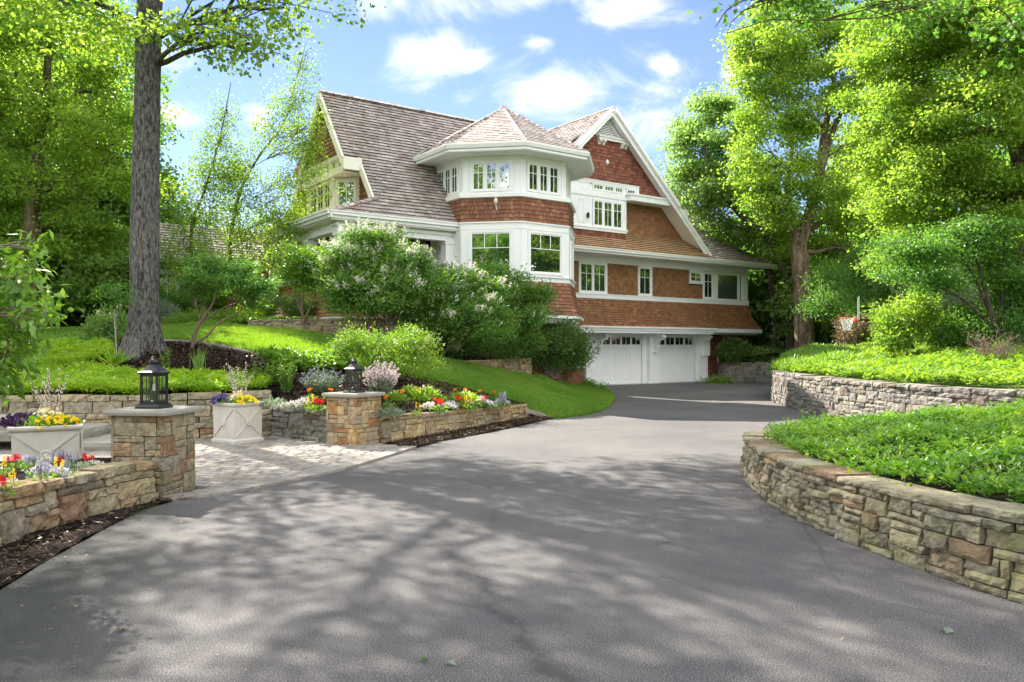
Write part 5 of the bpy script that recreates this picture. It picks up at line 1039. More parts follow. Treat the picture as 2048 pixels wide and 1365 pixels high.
tree('shade_tree', 'broad bright yellow-green tree filling the right edge above the sunlit bank', 'tree', b,
     [TP(2120, 720, 21, .36), TP(2110, 600, 21, .3), TP(2060, 400, 21, .24), TP(2010, 200, 21, .16), TP(1980, 60, 21, .1)],
     [B(1850, 60, 22, 110, 90), B(1960, 90, 21, 120, 110), B(1830, 210, 22, 85, 75), B(1930, 250, 21, 110, 90), B(2040, 230, 20.5, 100, 100), B(1840, 340, 22, 80, 60), B(1920, 390, 21.5, 95, 70), B(2030, 410, 21, 90, 80), B(1850, 440, 22.5, 60, 45), B(1790, 130, 22.5, 50, 45), B(2060, 60, 20, 90, 80), B(2020, 520, 22, 70, 45), B(1800, 290, 23, 60, 50), B(1760, 60, 23, 60, 50), B(1770, 400, 24, 50, 50), B(1750, 210, 24, 50, 50), B(1800, 520, 24, 56, 40)],
     3200, 36, (.09, .08), 'leaf_y', 'barkb', .21, .5, 34, limb=.8, nsub=10)
b = at(2000, 668, 20)
tree('ornamental_tree', 'many-stemmed small tree with thin dark stems fanning out of the right bank', 'tree', b,
     [TP(2000, 672, 20, .07), TP(1975, 600, 20, .05), TP(1955, 520, 20, .04), TP(1930, 450, 20, .02)],
     [B(1900, 500, 20, 75, 26), B(1960, 470, 20, 80, 30), B(1840, 545, 20, 55, 22), B(2020, 540, 20, 60, 34), B(1880, 565, 20.5, 40, 18), B(1800, 500, 20.5, 42, 20)],
     520, 30, (.09, .06), 'leaf_g', 'barkdark', .24, .35, 35, forks=[[TP(2000, 672, 20, .05), TP(1940, 610, 20, .035), TP(1880, 575, 20, .02), TP(1840, 560, 20, .012)], [TP(2002, 672, 20, .05), TP(2005, 560, 20, .035), TP(2012, 440, 20, .02)], [TP(1998, 672, 20, .05), TP(1950, 560, 20, .035), TP(1905, 480, 20, .02)], [TP(2004, 672, 20, .05), TP(2030, 560, 20, .03), TP(2045, 480, 20, .02)]], limb=.5)
# boughs coming in at the upper right from a tree outside the frame
tree('shade_tree', 'overhanging leafy boughs in the upper right corner from a near tree outside the view', 'tree', (13.2, 11.5, .9),
     [(13.2, 11.5, .6, .34), (13.1, 11.5, 4, .28), (12, 11.6, 8, .2), (9, 12, 10, .1)],
     [B(1560, -8, 12, 90, 34), B(1700, -12, 12, 110, 46), B(1850, 5, 12, 100, 50), B(2000, 20, 11.5, 110, 70), ((7, 12.5, 9.6), 3.2, 2.5, 1.5), ((10, 11, 9.5), 2.6, 2.6, 2)],
     560, 30, (.11, .095), 'leaf_g', 'barkb', .22, .5, 36, forks=[[(9, 12, 10, .08), (6, 12, 8.6, .045), (4.4, 12, 7.2, .02), (3.35, 12, 6.75, .012), (3.05, 12, 6.4, .006)], [(4.0, 12, 7.0, .012), (3.4, 12.1, 6.6, .008), (3.25, 12.1, 6.35, .005)]], limb=.5)
# left side
b = at(55, 690, 22)
tree('shade_tree', 'yellow-green maple whose layered foliage fills the upper left', 'tree', b,
     [TP(55, 700, 22, .3), TP(55, 560, 22, .25), TP(70, 380, 22, .18), TP(90, 200, 22, .12), TP(100, 50, 22, .07)],
     [B(60, 60, 22, 110, 80), B(180, 90, 22.5, 90, 70), B(40, 200, 22, 100, 80), B(160, 230, 22, 95, 70), B(230, 180, 23, 60, 60), B(60, 340, 22, 110, 70), B(190, 360, 22.5, 90, 60), B(90, 450, 22, 95, 50), B(225, 290, 23, 45, 50), B(-60, 250, 22, 120, 120), B(-40, 60, 22, 100, 100), B(150, 480, 23, 70, 40)],
     1700, 36, (.095, .085), 'leaf_y', 'barkb', .22, .42, 41, limb=.8, nsub=10)
b = at(186, 648, 31)
tree('shade_tree', 'darker green tree with a short visible trunk beyond the far lawn at the left', 'tree', b,
     [TP(186, 655, 31, .34), TP(186, 560, 31, .28), TP(195, 400, 31, .2), TP(210, 200, 31, .1)],
     [B(190, 480, 31, 70, 50), B(230, 420, 31, 60, 50), B(130, 500, 31, 70, 45), B(240, 530, 31, 50, 40), B(60, 540, 31, 80, 50), B(210, 330, 31, 70, 60), B(320, 430, 33, 42, 60), B(330, 380, 34, 26, 30), B(150, 570, 31, 60, 32)],
     1200, 26, (.18, .15), 'leaf_g', 'barkdark', .38, .5, 42, limb=.8)
# birches
def birch(label, stem, bl, seed, n):
    b0 = Vector(stem[0][:3]); tree('birch_tree', label, 'tree', b0, stem, bl, n, 20, (.07, .055), 'leaf_birch', 'barkb', .20, .9, seed, limb=.35, nsub=10, seg=6, rmin=.05, droop=.6, up=.4, spread=1.2)
birch('slim birch with sparse small leaves, the left stem of the pair before the house', [TP(400, 655, 25, .07), TP(384, 560, 25, .06), TP(384, 450, 25, .05), TP(408, 385, 25, .04), TP(440, 275, 25, .025), TP(462, 165, 25, .01)],
      [B(455, 220, 25, 26, 45), B(435, 290, 25, 42, 42), B(410, 370, 25, 52, 44), B(455, 350, 25, 40, 36), B(390, 440, 25, 48, 40), B(370, 500, 25, 42, 40), B(440, 440, 25, 45, 36), B(345, 530, 25, 32, 36), B(420, 520, 25, 50, 32)], 51, 640)
birch('tallest birch with airy yellow-lit leaves leaning right beside the left gable', [TP(462, 650, 26, .08), TP(460, 500, 26, .065), TP(478, 390, 26, .05), TP(520, 310, 26, .035), TP(568, 245, 26, .025), TP(595, 150, 26, .015), TP(612, 88, 26, .006)],
      [B(608, 130, 26, 26, 42), B(590, 200, 25, 36, 44), B(560, 270, 25, 45, 45), B(610, 290, 24, 38, 50), B(500, 330, 26, 46, 42), B(600, 370, 24, 45, 42), B(550, 400, 25, 52, 40), B(480, 420, 26, 48, 40), B(500, 480, 26, 52, 42), B(590, 440, 24.5, 44, 34), B(540, 520, 26, 50, 34), B(470, 550, 26, 50, 34), B(630, 260, 23.5, 16, 30)], 52, 1050)
# small trees and shrubs on the bank
b = at(385, 694, 17.3)
tree('dogwood_tree', 'small leaning dogwood with forked bare stems and a flat umbrella crown', 'small tree', b,
     [TP(384, 698, 17.3, .045), TP(390, 668, 17.3, .04), TP(404, 640, 17.3, .034), TP(424, 610, 17.3, .026), TP(440, 570, 17.3, .016)],
     [B(430, 545, 17.3, 46, 22, 60), B(480, 560, 17.2, 44, 22, 55), B(520, 578, 17.2, 30, 18, 40), B(460, 530, 17.4, 40, 20, 55), B(405, 575, 17.3, 28, 20, 40), B(500, 600, 17.3, 26, 10, 30), B(415, 530, 17.5, 26, 16)], 340, 22, (.10, .038), 'leaf_g', 'stem', .10, .4, 61,
     forks=[[TP(386, 690, 17.3, .03), TP(415, 672, 17.2, .022), TP(440, 645, 17.2, .016), TP(500, 612, 17.2, .01)], [TP(400, 648, 17.3, .02), TP(440, 620, 17.4, .014), TP(490, 600, 17.3, .008)], [TP(395, 660, 17.3, .02), TP(405, 610, 17.4, .015), TP(408, 580, 17.4, .01)]], limb=.5, nsub=8, seg=6, droop=.35)
b = at(608, 640, 21.0)
tree('serviceberry_tree', 'small multi-stemmed tree with bright green leaves beside the porch corner', 'small tree', b,
     [TP(608, 645, 21, .035), TP(604, 610, 21, .028), TP(612, 570, 21, .02), TP(620, 530, 21, .012)],
     [B(600, 515, 21, 42, 30), B(635, 530, 21, 34, 28), B(580, 545, 21, 26, 24), B(615, 560, 21, 40, 20), B(650, 510, 21, 16, 16)], 260, 26, (.085, .05), 'ground_g', 'stem', .13, .6, 62,
     forks=[[TP(608, 640, 21, .03), TP(590, 590, 21, .02), TP(580, 550, 21, .01)], [TP(610, 640, 21, .03), TP(630, 590, 21, .018), TP(640, 545, 21, .01)], [TP(606, 640, 21, .02), TP(600, 600, 21.1, .02), TP(596, 540, 21, .01)]], limb=.5, seg=6)
def bush(name, label, bx, by, Y, bl, ncl, per, leaf, mat, seed, sig=.14, flowers=None, nst=9, cat='shrub', stems='stem', group=None, rmin=.3, up=.6):
    rg_ = random.Random(seed); b0 = at(bx, by, Y); fk = []
    for i in range(nst):
        t = bl[rg_.randrange(len(bl))]; e = Vector(t[0])+Vector((rg_.uniform(-1, 1)*t[1]*.6, rg_.uniform(-.6, .6)*t[2], -t[3]*.1)); s = b0+Vector((rg_.uniform(-.25, .25), rg_.uniform(-.2, .2), -.1)); m = s.lerp(e, .5)+Vector((rg_.uniform(-.15, .15), 0, .1))
        fk.append([(s.x, s.y, s.z, .024), (m.x, m.y, m.z, .016), (e.x, e.y, e.z, .006)])
    return tree(name, label, cat, b0, [(b0.x, b0.y, b0.z-.1, .03), (b0.x, b0.y, b0.z+.3, .02), tuple(Vector(bl[0][0]))+(.008,)], bl, ncl, per, leaf, mat, stems, sig, .8, seed, group, .3, 5, fk, .15, flowers, 'stems', 'foliage', 5, up, 1.0, rmin)
bush('lilac_bush', 'largest flowering bush with creamy white panicles in front of the porch', 775, 672, 20.2, [B(735, 520, 20.2, 62, 48), B(780, 520, 20.2, 55, 45), B(700, 560, 20, 48, 46), B(770, 580, 19.9, 72, 44), B(830, 570, 20.2, 52, 44), B(720, 600, 20, 50, 32), B(820, 530, 20.5, 32, 34), B(755, 480, 20.4, 40, 22), B(668, 530, 20.2, 26, 30)], 1500, 30, (.085, .045), 'leaf_lilac', 71, .12, ('p_white', 400, .085, 24), 16)
bush('lilac_bush', 'second flowering bush with white panicles below the tower windows', 900, 694, 21.2, [B(900, 590, 21.2, 62, 40), B(960, 610, 21, 52, 40), B(860, 620, 21, 50, 36), B(930, 640, 20.8, 62, 34), B(990, 650, 21.2, 36, 30), B(915, 560, 21.6, 42, 24), B(880, 650, 21, 46, 28)], 1250, 30, (.085, .045), 'leaf_lilac', 72, .12, ('p_white', 210, .085, 24), 16)
bush('lilac_bush', 'dark green bush with a few white panicles against the tower foot', 1020, 712, 23.4, [B(990, 580, 23.6, 48, 36), B(1040, 600, 23.4, 44, 42), B(1010, 640, 23.4, 54, 36), B(1052, 650, 23.6, 34, 36), B(1030, 680, 23.6, 36, 18), B(960, 560, 23.8, 30, 22)], 1000, 30, (.09, .05), 'leaf_lilac', 73, .14, ('p_white', 34, .08, 22), 14)
bush('lilac_bush', 'rounded dark bush at the garage end of the planting, beside the shingled planter wall', 1095, 752, 24.9, [B(1095, 665, 25.2, 50, 40), B(1138, 688, 25.2, 40, 36), B(1100, 706, 25.2, 44, 28), B(1132, 716, 25.2, 36, 22), B(1075, 690, 25, 34, 28), B(1070, 650, 25.4, 30, 26), B(1155, 715, 25.6, 18, 20)], 900, 30, (.085, .04), 'leaf_d', 74, .14, ('p_white', 16, .07, 20), 18)
bush('dark_shrub', 'low shaded shrub mass under the flowering bushes behind the lawn', 985, 712, 22.9, [B(960, 690, 22.6, 55, 14), B(1020, 694, 23.2, 50, 14), B(900, 688, 21.8, 40, 14)], 360, 26, (.08, .04), 'leaf_d', 75, .16, None, 6)
bush('spirea_bush', 'bright yellow-green spirea with small pale flower heads above the square pillar', 775, 748, 16.6, [B(735, 690, 16.6, 50, 30), B(790, 695, 16.5, 50, 34), B(835, 705, 16.6, 42, 28), B(770, 725, 16.4, 62, 22), B(700, 685, 16.6, 24, 18), B(860, 690, 16.7, 18, 14), B(700, 665, 16.7, 10, 8)], 520, 28, (.065, .024), 'ground_y', 76, .10, ('p_pink', 46, .035, 14), 16)
bush('boxwood_shrub', 'rounded clipped boxwood, the larger on the terrace left of the porch', 590, 640, 23.5, [B(585, 612, 23.5, 36, 20), B(605, 615, 23.5, 22, 18)], 300, 26, (.045, .03), 'leaf_d', 77, .10, None, 5)
bush('boxwood_shrub', 'smaller clipped boxwood at the left end of the terrace', 530, 640, 24.5, [B(532, 618, 24.5, 20, 14)], 150, 26, (.045, .03), 'leaf_d', 78, .10, None, 5)
bush('hydrangea_shrub', 'bushy blue-green shrub with a few white balls left of the big trunk', 215, 690, 19.5, [B(215, 650, 19.5, 24, 26), B(235, 665, 19.3, 22, 22), B(200, 670, 19.5, 18, 18)], 240, 24, (.08, .045), 'leaf_b', 79, .12, ('p_cream', 7, .07, 30), 6)
bush('dwarf_conifer', 'pale silvery rounded shrub right of the big trunk near the outbuilding', 330, 645, 25, [B(328, 625, 25, 22, 20), B(345, 635, 25, 14, 12)], 200, 26, (.09, .03), 'leaf_s', 80, .10, None, 4)
bush('leafy_shrub', 'fresh green shrub below the outbuilding bay window', 365, 640, 26, [B(365, 612, 26, 30, 18), B(340, 606, 26, 14, 10)], 180, 26, (.09, .045), 'leaf_g', 81, .13, None, 5)
bush('leafy_shrub', 'low yellow-green mound behind the dogwood stems', 440, 655, 23.8, [B(400, 640, 24, 34, 9), B(450, 636, 24, 40, 12), B(500, 635, 24, 34, 12), B(350, 650, 24, 26, 8)], 380, 26, (.07, .035), 'ground_y', 82, .12, None, 3)
bush('leafy_shrub', 'yellow bush glowing between the dogwood stems', 430, 628, 27, [B(430, 605, 27, 18, 22), B(450, 590, 27, 12, 14)], 110, 26, (.08, .04), 'leaf_birch', 83, .12, None, 3)
bush('groundcover_shrub', 'dark low shrub under the right garage bracket at the left of the doors', 1180, 784, 27.4, [B(1170, 774, 27.4, 28, 9), B(1192, 778, 27.2, 16, 9), B(1150, 770, 27.6, 16, 7)], 170, 24, (.07, .035), 'ground_g', 84, .08, None, 3)
bush('rhododendron_shrub', 'dark leafy shrub at the garage corner above the low grey wall', 1470, 722, 37.2, [B(1470, 697, 37.2, 20, 20), B(1458, 710, 37.2, 13, 12)], 110, 22, (.14, .06), 'leaf_d', 85, .14, None, 4)
bush('hosta_clump', 'blue-green hosta mound on the second tier at the back of the court', 1530, 722, 37.6, [B(1525, 712, 37.4, 26, 8)], 60, 16, (.22, .12), 'leaf_b', 86, .12, None, 2, 'perennial')
bush('groundcover_shrub', 'low green plants along the foot of the court wall right of the garage', 1430, 768, 35.4, [B(1425, 762, 35.6, 18, 4), B(1445, 762, 35.4, 18, 4)], 80, 20, (.09, .045), 'ground_g', 87, .08, None, 2)
bush('leafy_shrub', 'small green shrubs over the uppermost wall by the tree trunks', 1520, 675, 41, [B(1525, 668, 41, 34, 12), B(1520, 640, 43, 30, 26)], 200, 22, (.14, .08), 'leaf_g', 88, .2, None, 3)
# right bank understorey
bush('arching_shrub', 'layered pale green shrub behind the basketball hoop', 1700, 690, 29.5, [B(1680, 570, 31, 62, 30), B(1740, 530, 32, 60, 34), B(1640, 610, 31, 40, 26), B(1700, 620, 30.5, 50, 26), B(1780, 580, 31, 50, 34)], 760, 26, (.12, .05), 'leaf_g', 91, .2, None, 10)
bush('rhododendron_shrub', 'rounded shrub with yellow-green young leaves in the middle of the right bank', 1812, 690, 21.5, [B(1800, 640, 21.5, 40, 34), B(1830, 620, 21.6, 34, 30), B(1780, 665, 21.3, 26, 20), B(1800, 680, 21, 30, 14)], 420, 22, (.11, .045), 'leaf_y', 92, .14, None, 10)
bush('silvery_shrub', 'fine-leaved silvery green shrub behind the yellow rhododendron', 1890, 680, 23.5, [B(1860, 580, 23.6, 44, 34), B(1900, 610, 23.4, 50, 40), B(1860, 640, 23.4, 34, 28), B(1930, 570, 23.6, 34, 26)], 560, 28, (.08, .02), 'leaf_s', 93, .17, None, 9)
bush('bronze_shrub', 'bronze tinged bush right behind the hoop post', 1695, 690, 27.5, [B(1695, 660, 27.5, 24, 18), B(1720, 655, 27.5, 18, 14)], 150, 22, (.09, .04), 'drymulch', 94, .12, None, 10)
bush('leafy_shrub', 'green shrub low on the bank right of the rhododendron', 1930, 690, 21.8, [B(1930, 650, 22, 40, 24), B(1880, 668, 21.5, 34, 16), B(1990, 640, 22.5, 40, 26)], 380, 24, (.10, .05), 'leaf_g', 95, .15, None, 6)
bush('leafy_shrub', 'shrub filling the right edge of the view behind the bank', 2060, 680, 20, [B(2050, 600, 20.4, 50, 44), B(2030, 650, 20, 34, 22)], 330, 26, (.10, .05), 'leaf_g', 96, .16, None, 6)
# bare dead-looking shrub
g_ = random.Random(5); dm = MB(); b0 = at(1990, 694, 17.8); b0.z = RH.at(b0.x, b0.y)
for i in range(60):
    a = g_.uniform(0, 6.28); l = g_.uniform(.25, .75); e = b0+Vector((math.cos(a)*l*.9, math.sin(a)*l*.6, g_.uniform(.15, .75))); p = bez(b0+Vector((g_.uniform(-.1, .1), 0, -.05)), e, .25, 5, .08, g_); dm.tube(p, [.011-.0017*k for k in range(6)], 4, caps=False)
    for k in range(3):
        s = p[g_.randint(2, 5)]; dm.tube([s, s+Vector((g_.uniform(-.15, .15), g_.uniform(-.1, .1), g_.uniform(.02, .2)))], [.005, .002], 4, caps=False)
rt = empty('bare_shrub', b0, 'leafless brown twiggy shrub on the right bank under the thin-stemmed tree', 'shrub'); dm.build('twigs', MT['twig'], rt)

# near left branch with big leaves
g = np.random.default_rng(77)
b0 = Vector((-4.75, 6.3, .4))
tree('near_shrub', 'near leafy branches with large oval leaves hanging in at the left edge', 'shrub', b0, [(-4.75, 6.3, .3, .03), (-4.7, 6.2, 1.2, .025), (-4.5, 6.1, 2.0, .015), (-4.2, 6.1, 2.35, .008)],
     [B(10, 530, 6.2, 60, 40), B(50, 580, 6.1, 55, 36), B(30, 650, 6.2, 50, 40), B(-10, 720, 6.2, 50, 46), B(90, 625, 6.0, 30, 24), B(-20, 600, 6.3, 60, 60), B(60, 500, 6.3, 30, 16), B(20, 690, 6.1, 60, 40), B(-10, 560, 6.3, 60, 40)], 220, 7, (.095, .045), 'ground_g', 'stem', .06, .8, 101, limb=.15, nsub=8, seg=6, droop=.7, up=.9, spread=.6, rmin=.1, crownname='foliage', wood='stems')

ORD = lambda i: ('first', 'second', 'third', 'fourth', 'fifth', 'sixth', 'seventh', 'eighth', 'ninth', 'tenth', 'eleventh', 'twelfth', 'thirteenth', 'fourteenth', 'fifteenth', 'sixteenth', 'seventeenth', 'eighteenth')[i]
# woods behind: three kinds of tree, copied
def proto(seed, hgt, mat, label, wide=1.0):
    rg_ = random.Random(seed); bl = []
    for i in range(11):
        z = hgt*rg_.uniform(.30, .92); k = math.sin(math.pi*min(1, max(.1, (z/hgt-.12)/.95)))*hgt*.26*wide; a = rg_.uniform(0, 6.28); rr_ = hgt*rg_.uniform(.11, .17); bl.append(((math.cos(a)*k*.8, math.sin(a)*k*.8, z), rr_*1.15, rr_*1.15, rr_*.8))
    bl.append(((0, 0, hgt*.9), hgt*.12, hgt*.12, hgt*.1))
    return tree('woodland_tree', label, 'tree', (0, 0, 0), [(0, 0, -.3, .38), (0, 0, 1, .3), (.2, .1, hgt*.4, .2), (.1, .2, hgt*.85, .07)], bl, 1500, 26, (.26, .22), mat, 'barkdark', .55, .5, seed, None, .8, 4)
protos = [proto(201, 17, 'far', 'woodland tree'), proto(202, 20, 'leaf_g', 'woodland tree', .9), proto(203, 14, 'leaf_y', 'woodland tree', 1.15)]
spots_l = [(-24, 30), (-20, 33), (-31, 27), (-27, 38), (-36, 34), (-34, 46), (-30, 52), (-44, 42), (-40, 58), (-22, 24), (-30, 20), (-38, 22), (-52, 52), (-48, 30), (-32, 60)]
spots_r = [(24, 36), (22, 46), (30, 40), (33, 32), (28, 28), (38, 42), (28, 56), (40, 28), (44, 50), (36, 22), (24, 30), (34, 18), (50, 36)]
spots_b = [(-22, -22), (-12, -32), (-2, -36), (8, -30), (18, -24), (26, -10), (-28, -8), (-15, -13), (14, -40), (28, -28)]
rg_ = random.Random(9); first = [True]*3
for gi, (spots, grp, lab) in enumerate(((spots_l, 'trees of the wood beyond the left lawn', 'tall wood tree beyond the left lawn'), (spots_r, 'trees of the wood behind the right bank', 'tall wood tree behind the right bank'), (spots_b, 'trees behind the photographer', 'leafy tree standing along the drive behind the viewpoint'))):
    for i, (x, y) in enumerate(spots):
        k = (i*7+gi) % 3; o = protos[k] if first[k] else copy_tree(protos[k]); first[k] = False
        hf = LH if gi == 0 else RH; z = hf.at(x, y)-.2 if gi < 2 else -.1
        o.location = (x, y, z); o.rotation_euler = (0, 0, rg_.uniform(0, 6.28)); s = rg_.uniform(.8, 1.15)*(1 if gi < 2 else .9); o.scale = (s, s, s*rg_.uniform(.9, 1.1)); o['group'] = grp; o['category'] = 'tree'; o['label'] = lab if gi == 2 else lab+', '+ORD(sorted(spots, key=lambda q: q[0]/q[1]).index((x, y)))+' from the left'
# low woodland bushes that close the view under the crowns
up_ = tree('understorey_bush', 'understorey bush', 'bush', (0, 0, 0), [(0, 0, -.2, .05), (0, 0, 1.2, .03), (0, 0, 2, .01)], [((0, 0, 1.4), 1.8, 1.8, 1.2), ((1.2, .4, 1.9), 1.4, 1.4, 1.1), ((-1.2, -.3, 1.8), 1.3, 1.3, 1.2), ((.2, .2, 2.8), 1.3, 1.3, .9)], 700, 16, (.22, .13), 'far', 'barkdark', .3, .6, 301, None, .5, 5, wood='stems', crownname='foliage')
ub = [(-15, 31, 1), (-18, 29, 1.2), (-22, 28, 1.3), (-26, 31, 1.4), (-30, 26, 1.3), (-14, 36, 1.3), (-19, 36, 1.5), (-24, 34, 1.4), (-12, 40, 1.5), (-33, 32, 1.6), (-24, 20, 1.0), (-27, 23, 1.2), (-18, 41, 1.5),
      (16, 34, 1.2), (19, 36, 1.3), (22, 32, 1.4), (25, 36, 1.5), (14.5, 38, 1.1), (17, 42, 1.5), (22, 27, 1.1), (26, 30, 1.4), (20, 23, .9), (23, 22, 1.1), (13.5, 43, 1.3), (29, 34, 1.6), (28, 24, 1.3), (11.5, 44, 1.2), (11, 47, 1.6), (13.5, 50, 1.8), (9, 50, 1.6)]
for i, (x, y, s) in enumerate(ub):
    o = up_ if i == 0 else copy_tree(up_); left = x < 0; o.location = (x, y, (LH if left else RH).at(x, y)-.2); o.rotation_euler = (0, 0, rg_.uniform(0, 6.28)); o.scale = (s, s, s*.95)
    same = sorted([q[:2] for q in ub if (q[0] < 0) == left], key=lambda q: q[0]/q[1]); o['label'] = ('bush under the trees beyond the left lawn' if left else 'bush under the trees behind the right bank')+', '+ORD(same.index((x, y)))+' from the left'; o['group'] = 'understorey bushes of the left wood' if left else 'understorey bushes of the right wood'; o['category'] = 'bush'

# ------------------------------------------------------------------ ground covers
def cover(name, poly, hf, n, per, mat, L, Wd, hgt, label, mound=.1, out=.7, sig=None, cat='groundcover', seed=1):
    g = np.random.default_rng(seed); x, y = rand_in(poly, n, g); m = np.array([mnoise.noise((a*1.3, c*1.3, seed)) for a, c in zip(x, y)]); z = hf(x, y)+hgt*g.uniform(.35, 1, n)+m*mound
    c = np.stack([x, y, z], 1); N = n*per; c = np.repeat(c, per, 0)+g.normal(0, sig or L*.25, (N, 3)); a = g.uniform(0, 6.283, N); d = np.stack([np.cos(a)*out, np.sin(a)*out, g.uniform(-.05, .75, N)], 1)
    nr = np.stack([-np.cos(a)*.4, -np.sin(a)*.4, np.ones(N)], 1)+g.normal(0, .25, (N, 3))
    return tag(leaf_mesh(name, c, d, nr, L*g.uniform(.6, 1.25, N), Wd*g.uniform(.7, 1.2, N), MT[mat], None, g, .16), label, cat, kind='stuff')
BH = RBF([(3.05, 9.8, .40), (2.9, 8.8, .41), (2.9, 7.6, .43), (3.1, 6.3, .45), (3.4, 5, .49), (4.4, 3.4, .53), (3.3, 10.7, .42), (4.5, 11.2, .44), (6, 11.4, .55), (8, 11.3, .68), (4.6, 8.6, .62), (6.5, 9, .78), (8.5, 9, .9), (6, 6, .70), (8, 6, .85), (9, 3, .9)])
bed = [(3.2, 10.3), (3.05, 9.7), (2.90, 8.9), (2.82, 8.2), (2.84, 7.35), (3.0, 6.4), (3.22, 5.5), (3.5, 4.85), (4.1, 3.5), (4.5, 2.6), (9.5, 2.6), (9.5, 11.2), (6, 11.5), (4.2, 11.3), (3.5, 10.9)]
tag(sheet('right_bed_soil', bed, BH, MT['soil'], .3, .0, rough=.03), kind='structure')
bed2 = [(3.32, 10.3), (3.17, 9.7), (3.03, 8.9), (2.97, 8.2), (3.0, 7.35), (3.17, 6.4), (3.4, 5.5), (3.68, 4.85), (4.3, 3.5), (4.7, 2.6), (8.5, 2.6), (9.2, 11.2), (6, 11.45), (4.2, 11.2), (3.55, 10.8)]
cover('pachysandra_groundcover', bed2, BH, 13500, 7, 'pachysandra', .066, .029, .14, 'dense glossy green groundcover filling the near right bed behind the mossy wall', .13, .8, seed=2)
cover('pachysandra_shoots', bed, BH, 3000, 6, 'ground_y', .06, .024, .20, 'paler fresh shoots standing above and spilling over the edge of the near right groundcover', .10, .55, seed=12)
stone_wall('stone_wall', [(13, 10.6), (9.5, 11.25), (6, 11.55), (4.2, 11.4), (3.62, 11.27)], 0, .46, 'stonemoss', 'back side of the near right bed wall facing the side drive, mostly hidden by groundcover', 19, .095, .3, 1, .12, .03)
rbk = [(8.3, 24.2), (7.85, 22), (7.7, 19), (7.75, 16.2), (8.05, 14.4), (8.9, 13.1), (14, 12.3), (20, 12), (20, 21), (16, 22), (14, 26), (13, 31), (11.6, 31.5), (9.6, 27.2)]
cover('groundcover', rbk, RH, 15000, 6, 'ground_y', .13, .06, .17, 'sunlit yellow-green groundcover covering the right bank above the long wall', .08, .8, seed=3)
cover('sedge_groundcover', [(8.0, 24.6), (8.2, 22.4), (9.5, 22.5), (11.4, 27), (11.6, 31), (10.2, 29)], RH, 3800, 7, 'ground_g', .17, .022, .22, 'fine darker green mounding sedge at the far tip of the right bank', .14, .5, seed=4)
J1 = [(-11.8, 12.85), (-9.4, 13.2), (-8, 13.45), (-6.6, 13.6), (-5.2, 14.05), (-4.5, 14.5), (-4.5, 15.0), (-5.6, 15.1), (-7.0, 15.0), (-8.3, 15.9), (-9, 15.7), (-12, 15.2)]
cover('juniper_groundcover', J1, LH, 9500, 8, 'juniper', .10, .024, .15, 'feathery bright green juniper mat along the top of the patio wall', .07, .9, seed=5)
cover('juniper_groundcover', [(-12, 15.7), (-10, 15.8), (-8.8, 16.1), (-8.3, 16.5), (-8.7, 17.4), (-9.4, 18.4), (-13, 18.4)], LH, 5500, 8, 'juniper', .10, .024, .18, 'upper juniper mat behind the very low wall at the left', .12, .9, seed=6)
cover('terrace_groundcover', [tuple(at(440, 645, 23)[:2]), tuple(at(495, 648, 22.6)[:2]), tuple(at(560, 650, 21.7)[:2]), tuple(at(625, 650, 21.2)[:2]), (-5.4, 22.6), (-8.6, 24.6)], lambda x, y: 0*x+2.24, 2600, 7, 'ground_g', .08, .035, .14, 'low green groundcover on the terrace above its retaining wall', .05, .8, seed=7)
cover('leafy_groundcover', [tuple(at(505, 728, 16.3)[:2]), tuple(at(560, 745, 15.8)[:2]), tuple(at(690, 750, 16)[:2]), tuple(at(700, 736, 17)[:2]), tuple(at(600, 720, 17)[:2])], LH, 900, 8, 'ground_g', .09, .045, .26, 'soft green leafy mounds at the lower edge of the left lawn', .12, .7, seed=8)
